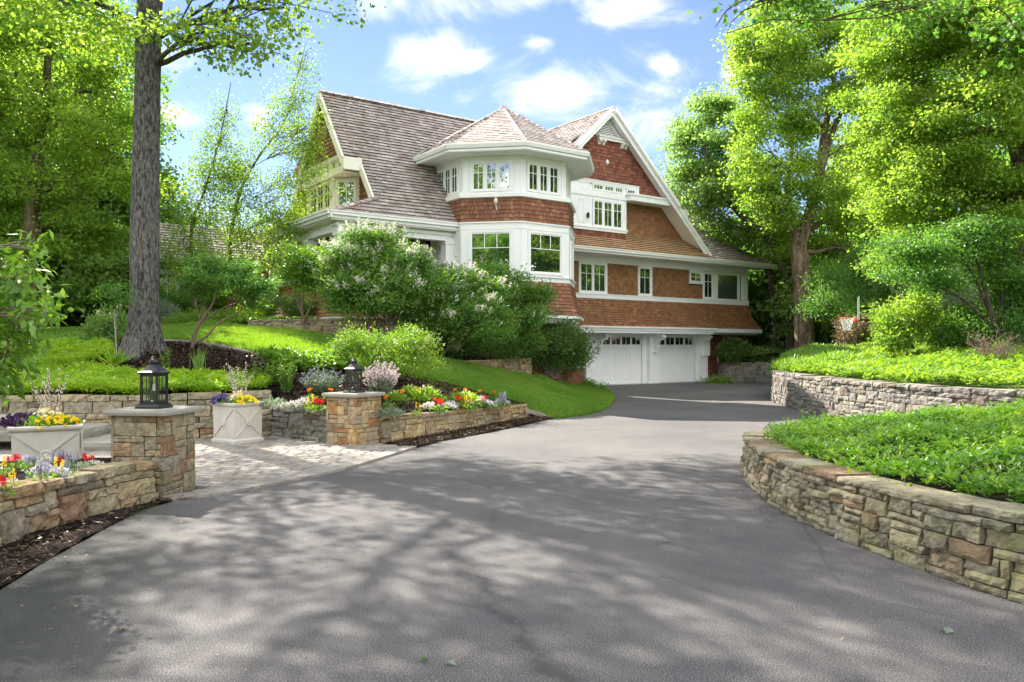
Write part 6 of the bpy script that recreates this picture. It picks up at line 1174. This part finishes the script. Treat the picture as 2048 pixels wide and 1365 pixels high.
# ------------------------------------------------------------------ lanterns, planters, flowers, hoop
def lantern(c, th, h, w, label):
    root = empty('lantern', c, label, 'lantern'); r = Vector((math.cos(th), math.sin(th), 0)); l = Vector((-math.sin(th), math.cos(th), 0))
    def bx(m, a0, a1, b0, b1, z0, z1): m.hull8([c+r*a0+l*b0+EZ*z0, c+r*a1+l*b0+EZ*z0, c+r*a1+l*b1+EZ*z0, c+r*a0+l*b1+EZ*z0, c+r*a0+l*b0+EZ*z1, c+r*a1+l*b0+EZ*z1, c+r*a1+l*b1+EZ*z1, c+r*a0+l*b1+EZ*z1])
    SQ = dict(n=4, a0=math.pi/4, ax=(r, l)); q = w/2; s2 = math.sqrt(2)
    m = MB(); m.lathe(c, [(0, .001), (q*1.35*s2, .001), (q*1.35*s2, .02), (q*1.2*s2, .035), (q*1.15*s2, .05), (0, .051)], **SQ); m.build('base', MT['black'], root)
    t = .022; z0, z1 = .05, h*.66; m = MB()
    for a in (-q, q-t):
        for b in (-q, q-t): bx(m, a, a+t, b, b+t, z0, z1)
    for z in (z0, z1-.03):
        bx(m, -q, q, -q+.001, -q+t-.002, z+.001, z+.03); bx(m, -q, q, q-t+.002, q-.001, z+.001, z+.03); bx(m, -q+.001, -q+t-.002, -q+t, q-t, z+.001, z+.029); bx(m, q-t+.002, q-.001, -q+t, q-t, z+.001, z+.029)
    for s in (-1, 1): bx(m, -.004, .004, s*(q-.008)-.003, s*(q-.008)+.003, z0, z1); bx(m, s*(q-.008)-.003, s*(q-.008)+.003, -.004, .004, z0, z1)
    m.build('frame', MT['black'], root)
    m = MB(); k = q-.012
    for P in ([(-k, -k), (k, -k)], [(k, -k), (k, k)], [(k, k), (-k, k)], [(-k, k), (-k, -k)]):
        (a, b), (d, e) = P; m.add([c+r*a+l*b+EZ*z0, c+r*d+l*e+EZ*z0, c+r*d+l*e+EZ*z1, c+r*a+l*b+EZ*z1], [(0, 1, 2, 3)])
    m.build('glass', MT['clear'], root)
    m = MB(); m.lathe(c, [(q*1.16*s2, z1), (q*1.18*s2, z1+.018), (q*.95*s2, z1+.03), (q*.45*s2, h*.66+h*.16), (q*.42*s2, h*.84), (0, h*.845)], **SQ); m.lathe(c, [(q*.36, h*.83), (q*.52, h*.87), (q*.48, h*.91), (q*.2, h*.945), (.012, h*.955), (.016, h*.975), (0, h*.985)], 16, sm=True); m.build('roof', MT['black'], root)
    m = MB(); pts = [c+r*(math.cos(a)*q*.75)+EZ*(h*.84+math.sin(a)*h*.15) for a in [math.pi*i/12 for i in range(13)]]; m.tube(pts, .006, 5); m.build('handle', MT['black'], root)
    m = MB(); m.lathe(c, [(0, .051), (.05, .052), (.045, .075), (.022, .09), (.022, h*.30), (.035, h*.33), (0, h*.331)], 12, sm=False); m.build('candle_holder', MT['black'], root)
    m = MB(); m.lathe(c, [(.016, h*.33), (.016, h*.45), (.006, h*.47), (0, h*.49)], 12); m.build('candle', MT['candle'], root)
lantern(PL1[0], PL1[1], .57, .205, 'large black glass lantern standing on the nearer stone pillar')
lantern(PL2[0], PL2[1], .57, .19, 'black glass lantern standing on the farther golden pillar')
def planter(c, th, w, h, label):
    root = empty('planter', c, label, 'planter'); r = Vector((math.cos(th), math.sin(th), 0)); l = Vector((-math.sin(th), math.cos(th), 0)); q = w/2; s2 = math.sqrt(2); SQ = dict(n=4, a0=math.pi/4, ax=(r, l)); c = Vector(c)
    m = MB(); m.lathe(c, [(0, .0), (q*1.0*s2, .0), (q*1.0*s2, .045), (q*.90*s2, .07), (q*.90*s2, .072), (q*.93*s2, h-.06)], **SQ); m.build('body', MT['planter'], root)
    m = MB(); m.lathe(c, [(q*.93*s2, h-.065), (q*1.0*s2, h-.05), (q*1.03*s2, h-.03), (q*1.03*s2, h-.008), (q*1.0*s2, h), (q*.88*s2, h), (q*.86*s2, h-.05), (0, h-.055)], **SQ); m.build('rim', MT['planter'], root)
    for k in range(4):
        ex = (r, l, -r, -l)[k]; nn = (-l, r, l, -r)[k]; o = c+nn*(q*.905)-ex*0; F = Fr(o, ex, EZ); F.n = nn; m = MB(); a = q*.84; z0, z1 = .10, h-.09; zc = (z0+z1)/2
        for (x0, y0, x1, y1) in ((-a, z0, a, z1), (-a, z1, a, z0)):
            dx, dy = x1-x0, y1-y0; L = math.hypot(dx, dy); px_, py_ = -dy/L*.011, dx/L*.011
            lean = lambda y: .03*q*(y/h)
            m.hull8([F.p(x0-px_, y0-py_, lean(y0)+.013), F.p(x1-px_, y1-py_, lean(y1)+.013), F.p(x1-px_, y1-py_, -.02), F.p(x0-px_, y0-py_, -.02), F.p(x0+px_, y0+py_, lean(y0)+.013), F.p(x1+px_, y1+py_, lean(y1)+.013), F.p(x1+px_, y1+py_, -.02), F.p(x0+px_, y0+py_, -.02)])
        n = 16; prof = [(.062, .0), (.062, .020), (.050, .028), (.040, .020), (.026, .022), (.014, .034), (0, .036)]; vs = []; fs = []
        for (rr_, d) in prof:
            for i in range(n): t = 2*math.pi*i/n; vs.append(F.p(rr_*math.cos(t), zc+rr_*math.sin(t), d+.012*q))
        for i in range(len(prof)-1):
            for j in range(n): fs.append((i*n+j, i*n+(j+1) % n, (i+1)*n+(j+1) % n, (i+1)*n+j))
        m.add(vs, fs, .5, True); m.build('cross_moulding', MT['planter'], root)
    m = MB(); m.lathe(c, [(q*.86*s2, h-.04), (0, h-.035)], **SQ); m.build('potting_soil', MT['mulch'], root)
    return root, r, l
def blobflowers(g, n, c, rx, ry, rz, s, dome=True):
    a = g.uniform(0, 6.283, n); rad = np.sqrt(g.random(n)); x = np.cos(a)*rad*rx; y = np.sin(a)*rad*ry; z = rz*np.sqrt(np.maximum(0, 1-rad**2))*g.uniform(.75, 1.1, n); p = np.stack([c[0]+x, c[1]+y, c[2]+z], 1)
    return p
def heads(name, P, mat, parent, g, s, per=7):
    n = len(P)*per; c = np.repeat(P, per, 0)+g.normal(0, s*.22, (n, 3)); leaf_mesh(name, c, g.normal(0, 1, (n, 3))+[0, -.2, .2], g.normal(0, .6, (n, 3))+[0, -.5, .8], np.full(n, s), np.full(n, s*.9), MT[mat], parent, g, .08)
def pansies(c, r, l, h, q, label, seed):
    root = empty('pansy_planting', c+EZ*h, label, 'flowers'); g = np.random.default_rng(seed); o = c+EZ*(h-.03); P = blobflowers(g, 1700, (o.x, o.y, o.z), q*1.0, q*1.0, .10, 0)
    n = len(P); leaf_mesh('foliage', P, g.normal(0, 1, (n, 3))+[0, 0, .4], g.normal(0, .5, (n, 3))+[0, 0, 1], np.full(n, .05), np.full(n, .022), MT['ground_g'], root, g)
    for nm, mt, off, k, sx__, sz in (('dark_blossoms', 'p_purple' if seed == 1 else 'p_violet', -.62, 60, .5, .13), ('cream_blossoms', 'p_cream', -.05, 22, .3, .19), ('yellow_blossoms', 'p_yellow', .42, 110, .62, .13)):
        cc = o+Vector((1, 0, 0))*off*q*1.1; y0 = -.30*q if nm != 'cream_blossoms' else 0; P = blobflowers(g, k, (cc.x, cc.y+y0, cc.z), q*sx__*1.15, q*.8, sz, 0); heads(nm, P, mt, root, g, .024 if nm == 'yellow_blossoms' else .052)
def willow(c, h0, label, seed):
    root = empty('catkin_branches', c+EZ*h0, label, 'branches'); g = random.Random(seed); m = MB(); P = []
    for i in range(13):
        e = c+EZ*(h0+g.uniform(.35, .62))+Vector((g.uniform(-.19, .19), g.uniform(-.16, .16), 0)); p = bez(c+EZ*(h0-.03)+Vector((g.uniform(-.03, .03), g.uniform(-.03, .03), 0)), e, .06, 8, .03, g); m.tube(p, .0035, 4, caps=False)
        for q in p[3:]:
            for k in range(3): P.append(tuple(q+Vector((g.uniform(-.02, .02), g.uniform(-.02, .02), g.uniform(-.03, .03)))))
    m.build('twigs', MT['twig'], root); n = MB()
    for p in P: n.lathe(p, [(0, -.009), (.0065, -.003), (.0065, .004), (0, .011)], 6, sm=True)
    n.build('catkins', MT['p_white'], root)
pc1 = Vector((-5.42, 9.35, .03)); pl1, r_, l_ = planter(pc1, R(26), .72, .68, 'cream cross-panelled planter nearest the left edge, beside the stone steps')
pansies(pc1, r_, l_, .68, .36, 'dark purple, cream and yellow pansies filling the nearer planter', 1); willow(pc1+Vector((-.02, .05, 0)), .70, 'white catkin branches rising from the nearer planter', 1)
pc2 = Vector((-4.58, 13.36, .03)); pl2, r_, l_ = planter(pc2, R(56), .60, .66, 'square cream planter with crossed mouldings on the patio before the stone wall')
pansies(pc2, r_, l_, .66, .31, 'violet, cream and yellow pansies filling the farther square planter', 2); willow(pc2+Vector((-.0, .05, 0)), .68, 'white catkin branches rising from the farther planter', 2)

# bedding plants
def stemleaf(root, g, base, h, rad, n, mat, L, Wd, name='foliage', up=.5):
    a = g.uniform(0, 6.283, n); rr_ = rad*np.sqrt(g.random(n)); z = h*g.random(n)**.7*(1-.4*(rr_/rad)); P = np.stack([base[0]+np.cos(a)*rr_, base[1]+np.sin(a)*rr_, base[2]+z], 1)
    d = np.stack([np.cos(a), np.sin(a), np.full(n, up)], 1)+g.normal(0, .4, (n, 3)); return leaf_mesh(name, P, d, g.normal(0, .4, (n, 3))+[0, 0, 1], L*g.uniform(.6, 1.2, n), Wd*g.uniform(.7, 1.2, n), MT[mat], root, g)
def proto_flower(kind, seed):
    g = np.random.default_rng(seed); rg_ = random.Random(seed)
    root = empty(kind, (0, 0, 0), kind.replace('_', ' '), 'flower')
    def stems(pts, r=.004):
        m = MB()
        for p in pts: m.tube([(p[0]*.3, p[1]*.3, 0), (p[0]*.7, p[1]*.7, p[2]*.6), p], r, 4, caps=False)
        m.build('stems', MT['stemgreen'], root)
    if kind == 'red_geranium':
        P = [(.05, -.04, .22), (-.06, -.02, .19), (.01, .06, .20)]; stems(P); stemleaf(root, g, (0, 0, 0), .14, .14, 46, 'ground_g', .075, .06)
        heads('blossom', np.concatenate([np.array(p)+g.normal(0, .020, (16, 3)) for p in P]), 'p_red', root, g, .022, 5)
    elif kind == 'yellow_celosia':
        P = [(.03, 0, .24), (-.04, .02, .20)]; stems(P); stemleaf(root, g, (0, 0, 0), .15, .10, 60, 'ground_y', .075, .028)
        heads('plume', np.concatenate([np.array([(p[0], p[1], p[2]+t)]*6)+g.normal(0, .011*(1.2-t/.09), (6, 3)) for p in P for t in np.linspace(-.04, .06, 6)]), 'p_yellow', root, g, .012, 4)
    elif kind == 'marigold':
        P = [(.0, -.02, .24)]; stems(P); stemleaf(root, g, (0, 0, 0), .18, .14, 150, 'ground_g', .06, .016)
        heads('blossom', np.concatenate([np.array(p)+g.normal(0, .018, (16, 3))*[1, 1, .6] for p in P]), 'p_orange', root, g, .020, 5)
    elif kind == 'lilac_ageratum':
        stemleaf(root, g, (0, 0, 0), .12, .17, 160, 'ground_g', .05, .028); heads('blossom', blobflowers(g, 75, (0, 0, .03), .18, .18, .13, 0)+g.normal(0, .015, (75, 3)), 'p_lilac', root, g, .022, 6)
    elif kind == 'white_alyssum':
        stemleaf(root, g, (0, 0, 0), .08, .16, 160, 'leaf_s', .045, .02); heads('blossom', blobflowers(g, 90, (0, 0, .01), .17, .17, .10, 0), 'p_white', root, g, .018, 5)
    elif kind == 'blue_salvia':
        P = [(rg_.uniform(-.1, .1), rg_.uniform(-.1, .1), rg_.uniform(.2, .3)) for _ in range(9)]; stems(P, .003); stemleaf(root, g, (0, 0, 0), .18, .12, 90, 'ground_g', .06, .02)
        heads('spike', np.concatenate([np.array([(p[0], p[1], p[2]-t)]*3)+g.normal(0, .006, (3, 3)) for p in P for t in np.linspace(0, .09, 6)]), 'p_blue', root, g, .014, 4)
    elif kind == 'leafy_celosia':
        stemleaf(root, g, (0, 0, 0), .26, .2, 240, 'ground_y', .11, .04, up=.9); heads('plume', blobflowers(g, 16, (0, 0, .18), .12, .12, .1, 0), 'p_cream', root, g, .02, 5)
    elif kind == 'silver_foliage_plant':
        stemleaf(root, g, (0, 0, 0), .15, .18, 240, 'leaf_s', .07, .022, up=.9)
    return root
CATS = {'red_geranium': 'flower', 'yellow_celosia': 'flower', 'marigold': 'flower', 'lilac_ageratum': 'flower', 'white_alyssum': 'flower', 'blue_salvia': 'flower', 'leafy_celosia': 'flower', 'silver_foliage_plant': 'plant'}
def hit(px_, py_, hf, h):
    Y = 4.0
    while Y < 60:
        p = at(px_, py_, Y)
        if p.z <= float(hf(p.x, p.y))+h: return Vector((p.x, p.y, float(hf(p.x, p.y))))
        Y += .04
    return Vector((p.x, p.y, 0))
flatbed = lambda x, y: .36
LHs = lambda x, y: LH.at(x, y)
WORD = {'red_geranium': 'red geranium', 'yellow_celosia': 'yellow plumed celosia', 'marigold': 'orange marigold', 'lilac_ageratum': 'lilac ageratum clump', 'white_alyssum': 'low white alyssum clump', 'blue_salvia': 'thin-spiked blue salvia', 'leafy_celosia': 'lush yellow-green plant', 'silver_foliage_plant': 'silver-leaved plant'}
PLACE = {'near': 'in the near left bed', 'pillar': 'in the bed left of the golden pillar', 'mid': 'in the sunlit bed behind the golden wall'}
spots = {'near': [('red_geranium', 28, 905, .2), ('red_geranium', 48, 950, .2), ('red_geranium', 20, 968, .18), ('red_geranium', 128, 907, .2), ('red_geranium', 174, 901, .2), ('yellow_celosia', 6, 904, .26), ('yellow_celosia', 26, 930, .24), ('yellow_celosia', 140, 916, .22),
    ('lilac_ageratum', 60, 905, .14), ('lilac_ageratum', 82, 928, .14), ('lilac_ageratum', 108, 932, .14), ('lilac_ageratum', 120, 938, .12), ('lilac_ageratum', -10, 925, .14), ('white_alyssum', 20, 958, .1), ('white_alyssum', 75, 916, .1), ('white_alyssum', 100, 912, .1), ('white_alyssum', 36, 990, .1), ('blue_salvia', 110, 895, .26), ('blue_salvia', 198, 906, .24), ('blue_salvia', 236, 924, .22), ('blue_salvia', 60, 892, .26), ('blue_salvia', 150, 898, .25), ('lilac_ageratum', 160, 922, .12), ('white_alyssum', 186, 925, .08), ('lilac_ageratum', 0, 1010, .12)],
    'pillar': [('marigold', 620, 781, .24), ('marigold', 660, 781, .24), ('red_geranium', 637, 803, .2), ('yellow_celosia', 622, 804, .2), ('lilac_ageratum', 605, 803, .12), ('white_alyssum', 585, 808, .08), ('white_alyssum', 562, 810, .08), ('silver_foliage_plant', 545, 802, .12)],
    'mid': [('marigold', 773, 795, .24), ('marigold', 802, 784, .24), ('marigold', 839, 781, .24), ('marigold', 908, 782, .24), ('marigold', 931, 779, .24), ('marigold', 961, 784, .24), ('marigold', 987, 783, .24), ('red_geranium', 877, 805, .2), ('red_geranium', 966, 796, .2), ('red_geranium', 920, 799, .2),
    ('lilac_ageratum', 902, 804, .14), ('lilac_ageratum', 958, 799, .14), ('lilac_ageratum', 975, 803, .14), ('lilac_ageratum', 1004, 805, .12), ('lilac_ageratum', 940, 803, .14), ('white_alyssum', 895, 812, .08), ('white_alyssum', 988, 806, .08), ('white_alyssum', 860, 812, .08), ('silver_foliage_plant', 792, 820, .12), ('silver_foliage_plant', 776, 826, .1), ('yellow_celosia', 835, 811, .2), ('yellow_celosia', 938, 806, .2),
    ('leafy_celosia', 822, 765, .28), ('leafy_celosia', 850, 778, .28), ('leafy_celosia', 876, 782, .28), ('leafy_celosia', 930, 788, .28), ('leafy_celosia', 790, 775, .28), ('blue_salvia', 1000, 800, .2)]}
PF = {}; sc_i = 0
tag(sheet('near_bed_soil', [(-3.95, 8.6), (-3.9, 7.9), (-4.1, 7.2), (-4.25, 6.5), (-4.35, 5), (-4.6, 3), (-12, 3), (-12, 9), (-6.2, 8.6), (-4.4, 9.0)], lambda x, y: 0*x+.36, MT['mulch'], .25, rough=.03), kind='structure')
for pl, items in spots.items():
    seen = {}
    for i, (k, x, y, h) in enumerate(items):
        p = hit(x, y, flatbed if pl == 'near' else LHs, h)
        if pl == 'near': p.x = min(p.x, -4.2+.0*(p.y))
        if k not in PF: PF[k] = proto_flower(k, 400+len(PF)); o = PF[k]
        else: o = copy_tree(PF[k])
        o.location = p; o.rotation_euler = (0, 0, (i*2.399) % 6.283); sc_i = 1.0+.25*math.sin(i*3.1); sc_i *= 1.0 if pl != 'near' else .68; o.scale = (sc_i,)*3
        same = sorted([(q[1], q[2]) for q in items if q[0] == k]); o['label'] = (ORD(same.index((x, y)))+' '+WORD[k]+' from the left, ' if len(same) > 1 else WORD[k]+' ')+PLACE[pl]; o['group'] = WORD[k]+' plants '+PLACE[pl]; o['category'] = CATS[k]
chips('dry_leaf_litter', bed2, BH, 260, 'drymulch', .04, 'a few dead leaves caught in the near right groundcover', .14, 'leaf litter'); chips('dry_leaf_litter', rbk, RH, 900, 'drymulch', .06, 'dead leaves lying in the sunlit groundcover of the right bank', .17, 'leaf litter')
# tall perennials
def perennial(name, label, px_, py_, hf, h, rad, nst, lmat, L, Wd, fmat=None, spike=.2, seed=1, nl=14, fs=.02, cat='perennial'):
    b = hit(px_, py_, hf, 0); root = empty(name, b, label, cat); g = np.random.default_rng(seed); rg_ = random.Random(seed); m = MB(); LP = []; LD = []; FP = []
    for i in range(nst):
        a = rg_.uniform(0, 6.283); q = rad*math.sqrt(rg_.random()); e = b+Vector((math.cos(a)*q, math.sin(a)*q, h*rg_.uniform(.7, 1.1)*(1-.35*q/rad))); s = b+Vector((math.cos(a)*q*.35, math.sin(a)*q*.35, 0)); p = bez(s, e, .03, 6, .015, rg_); m.tube(p, .004, 3, caps=False)
        for k in range(nl):
            t = rg_.uniform(.1, .95 if not fmat else .8); j = min(5, int(t*6)); c = p[j].lerp(p[j+1], t*6-j); LP.append(tuple(c)); aa = rg_.uniform(0, 6.283); LD.append((math.cos(aa), math.sin(aa), rg_.uniform(0, .7)))
        if fmat:
            d = (p[-1]-p[-2]).normalized()
            for k in range(16): FP.append(tuple(p[-1]-d*spike*rg_.random()+Vector((rg_.gauss(0, .012), rg_.gauss(0, .012), 0))))
    m.build('stems', MT['stemgreen'], root); LP = np.array(LP); LD = np.array(LD); leaf_mesh('foliage', LP, LD, g.normal(0, .4, (len(LP), 3))+[0, 0, 1], L*g.uniform(.6, 1.2, len(LP)), Wd*g.uniform(.7, 1.2, len(LP)), MT[lmat], root, g)
    if fmat: heads('flower_spikes', np.array(FP), fmat, root, g, fs, 3)
    return root
perennial('flowering_sage', 'tall pale plant with whitish flower spikes right of the farther lantern', 762, 792, LHs, .72, .42, 80, 'leaf_s', .05, .024, 'p_pink', .22, 1, 26, .022)
perennial('catmint_clump', 'grey-green clump with faint bluish spikes left of the farther lantern', 646, 790, LHs, .55, .45, 85, 'leaf_s', .05, .024, 'p_blue', .05, 2, 26, .008)
perennial('aster_clump', 'upright bright green leafy stems, the taller clump at the bed corner above the patio wall', 572, 786, LHs, .75, .2, 24, 'ground_g', .075, .026, None, .2, 3, 30)
perennial('aster_clump', 'shorter bright green leafy stems left of the tall clump', 545, 770, LHs, .5, .22, 20, 'ground_g', .07, .028, None, .2, 4, 26)
perennial('young_perennial', 'sparse young green plant on the mulch behind the farther planter', 508, 770, LHs, .42, .2, 12, 'ground_g', .07, .03, None, .2, 5, 20)
perennial('young_perennial', 'leafy green shoots on the mulch just left of the farther planter branches', 470, 758, LHs, .3, .16, 9, 'ground_g', .06, .028, None, .2, 6, 14)
perennial('young_perennial', 'thin green sapling shoot on the mulch beside the big trunk', 335, 745, LHs, .55, .14, 7, 'ground_g', .07, .03, None, .2, 7, 16)
perennial('young_perennial', 'tiny green seedling on the dark mulch above the nearer lantern', 252, 750, LHs, .22, .12, 6, 'ground_g', .05, .02, None, .2, 8, 10)
perennial('leafy_mound', 'rounded light green leafy clump at the lawn edge above the bluish clump', 610, 742, LHs, .32, .42, 50, 'ground_g', .07, .035, None, .2, 9, 26)
perennial('leafy_mound', 'darker leafy clump between the bluish clump and the spirea', 668, 738, LHs, .34, .36, 44, 'leaf_g', .07, .035, None, .2, 10, 26)
def blades(name, label, px_, py_, hf, h, n, mat, w, spread, seed, cat='perennial'):
    b = hit(px_, py_, hf, 0); g = np.random.default_rng(seed); root = empty(name, b, label, cat); P = np.tile(np.array(b), (n, 1))+g.normal(0, .05, (n, 3))*[1, 1, 0]; d = g.normal(0, spread, (n, 3)); d[:, 2] = 1
    leaf_mesh('blades', P, d, g.normal(0, 1, (n, 3)), h*g.uniform(.6, 1.1, n), np.full(n, w), MT[mat], root, g, .05)
blades('iris_clump', 'blue-green upright grassy clump on the mulch slope right of the nearer lantern', 397, 752, LHs, .55, 90, 'leaf_b', .016, .16, 1)
blades('fern', 'feathery fern spreading over the mulch in front of the big trunk', 232, 732, LHs, .42, 110, 'juniper', .03, .9, 2)
blades('fern', 'smaller drooping fern at the edge of the juniper mat', 165, 742, LHs, .34, 70, 'juniper', .03, .9, 3)
# slender staked young tree
sb = at(232, 705, 16); st = empty('staked_sapling', sb, 'thin young sapling tied to a pale stake just left of the big trunk', 'small tree')
m = MB(); m.tube([sb-EZ*.1, sb+EZ*.9, at(226, 608, 16)], [.016, .013, .01], 6); m.build('stem', MT['stem'], st)
m = MB(); m.tube([sb+Vector((.03, -.03, -.1)), at(228, 622, 15.97)], .012, 6); m.build('stake', MT['cap'], st)
m = MB()
for z in (.12, .45, .72): m.lathe(sb+Vector((.01, -.01, z)), [(.024, 0), (.024, .05)], 10)
m.build('tie', MT['leaf_s'], st)
g = np.random.default_rng(5); cl, kb = clusters([B(226, 590, 16, 26, 22), B(245, 600, 16, 18, 14)], 50, g); pos, d, nr, L, Wd = foliage(cl, 12, g, .08, .6, .07, .04); leaf_mesh('foliage', pos, d, nr, L, Wd, MT['leaf_g'], st, g)

# shingled planter wall and cap beside the garage
pw = empty('planter_wall', H(-6.0, -6.5, 0), 'low curved cedar shingled planter wall with white cap at the foot of the tower', 'low wall')
P0, P1, P2 = at(1086, 770, 25.6), at(1150, 770, 26.4), at(1168, 770, 27.6); rgp = random.Random(3); m = MB(); c = MB()
for a, b in ((P0, P1), (P1, P2)):
    a = Vector((a.x, a.y, 0)); b = Vector((b.x, b.y, 0)); F = Fr(a, b-a, EZ); L = (b-a).length; shingles(m, F, [(0, -.1), (L, -.1), (L, .90), (0, .90)], .15, (.12, .22), .016, rgp); c.fbox(F, -.02, L+.02, .91, .96, -.3, .05); m.fbox(F, .005, L-.005, -.1, .895, -.25, -.01)
m.build('shingles', MT['red'], pw); c.build('cap', MT['white'], pw)
# basketball hoop
hp = at(1764, 700, 26.5); hb = empty('basketball_hoop', Vector((hp.x, hp.y, 1.2)), 'basketball hoop with orange rim and white net on the right bank, seen edge on', 'basketball hoop')
m = MB(); q0 = at(1764, 712, 26.5); q1 = at(1764, 618, 26.5); m.box((q0.x-.06, 26.44, q0.z-.4), (q1.x+.06, 26.56, q1.z)); m.build('pole', MT['black'], hb)
m = MB()
for py in (619, 643):
    p, q = at(1764, py, 26.5), at(1720, py-3, 26.0); m.tube([p, q], .035, 6)
m.tube([at(1764, 640, 26.5), at(1775, 648, 26.6)], .03, 6); m.build('arm', MT['black'], hb)
bx0 = at(1717, 642, 26.0); bx1 = at(1717, 596, 26.0); F = Fr(Vector((bx0.x, bx0.y, 0)), Vector((.425, 1, 0)), EZ); m = MB(); m.fbox(F, -.85, .85, bx0.z, bx1.z, -.025, .025); m.build('backboard', MT['acrylic'], hb)
rc = at(1694, 637, 26.0); m = MB(); pts = [rc+Vector((math.cos(t)*.21, math.sin(t)*.21, 0)) for t in [2*math.pi*i/24 for i in range(25)]]; m.tube(pts, .014, 6, caps=False); m.hull8([Vector((rc.x+.21, 25.92, rc.z-.11)), Vector((bx0.x, 25.92, rc.z-.13)), Vector((bx0.x, 26.08, rc.z-.13)), Vector((rc.x+.21, 26.08, rc.z-.11)), Vector((rc.x+.21, 25.92, rc.z+.012)), Vector((bx0.x, 25.92, rc.z+.02)), Vector((bx0.x, 26.08, rc.z+.02)), Vector((rc.x+.21, 26.08, rc.z+.012))]); m.build('rim', MT['rim'], hb)
m = MB()
for i in range(12):
    for s in (1, -1):
        t0 = 2*math.pi*i/12; pp = []
        for k in range(7): t = t0+s*k*math.pi/12; rr_ = .205*(1-k/6)+.10*(k/6); pp.append(rc+Vector((math.cos(t)*rr_, math.sin(t)*rr_, -.40*k/6)))
        m.tube(pp, .009, 3, caps=False)
m.build('net', MT['net'], hb)
# a few fallen leaves that one can pick out on the asphalt
def maple_leaf(px_, py_, s, mat, label, seed):
    p = gnd(px_, py_); g = random.Random(seed); m = MB(); n = 10; a0 = g.uniform(0, 6.28); vs = [(p.x, p.y, .012)]
    for i in range(n): r_ = s*(1 if i % 2 == 0 else .42); t = a0+2*math.pi*i/n; vs.append((p.x+math.cos(t)*r_, p.y+math.sin(t)*r_, .006+g.uniform(0, .02)))
    m.add(vs, [(0, i+1, (i+1) % n+1) for i in range(n)], g.random()); tag(m.build('fallen_leaf', MT[mat]), label, 'leaf')
maple_leaf(902, 1331, .035, 'leaf_s', 'pale fallen leaf near the bottom centre of the asphalt', 1); maple_leaf(848, 1325, .028, 'leaf_g', 'small green fallen leaf left of the pale one at bottom centre', 2)
maple_leaf(1895, 1266, .045, 'leaf_s', 'pale green fallen leaf on the asphalt at lower right', 3); maple_leaf(240, 1263, .035, 'drymulch', 'tan fallen leaf on the mossy asphalt at lower left', 4); maple_leaf(1335, 1086, .04, 'leaf_s', 'pale fallen leaf right of centre on the asphalt', 5)
for o in bpy.data.objects:
    if o.name.startswith('proto'): pass
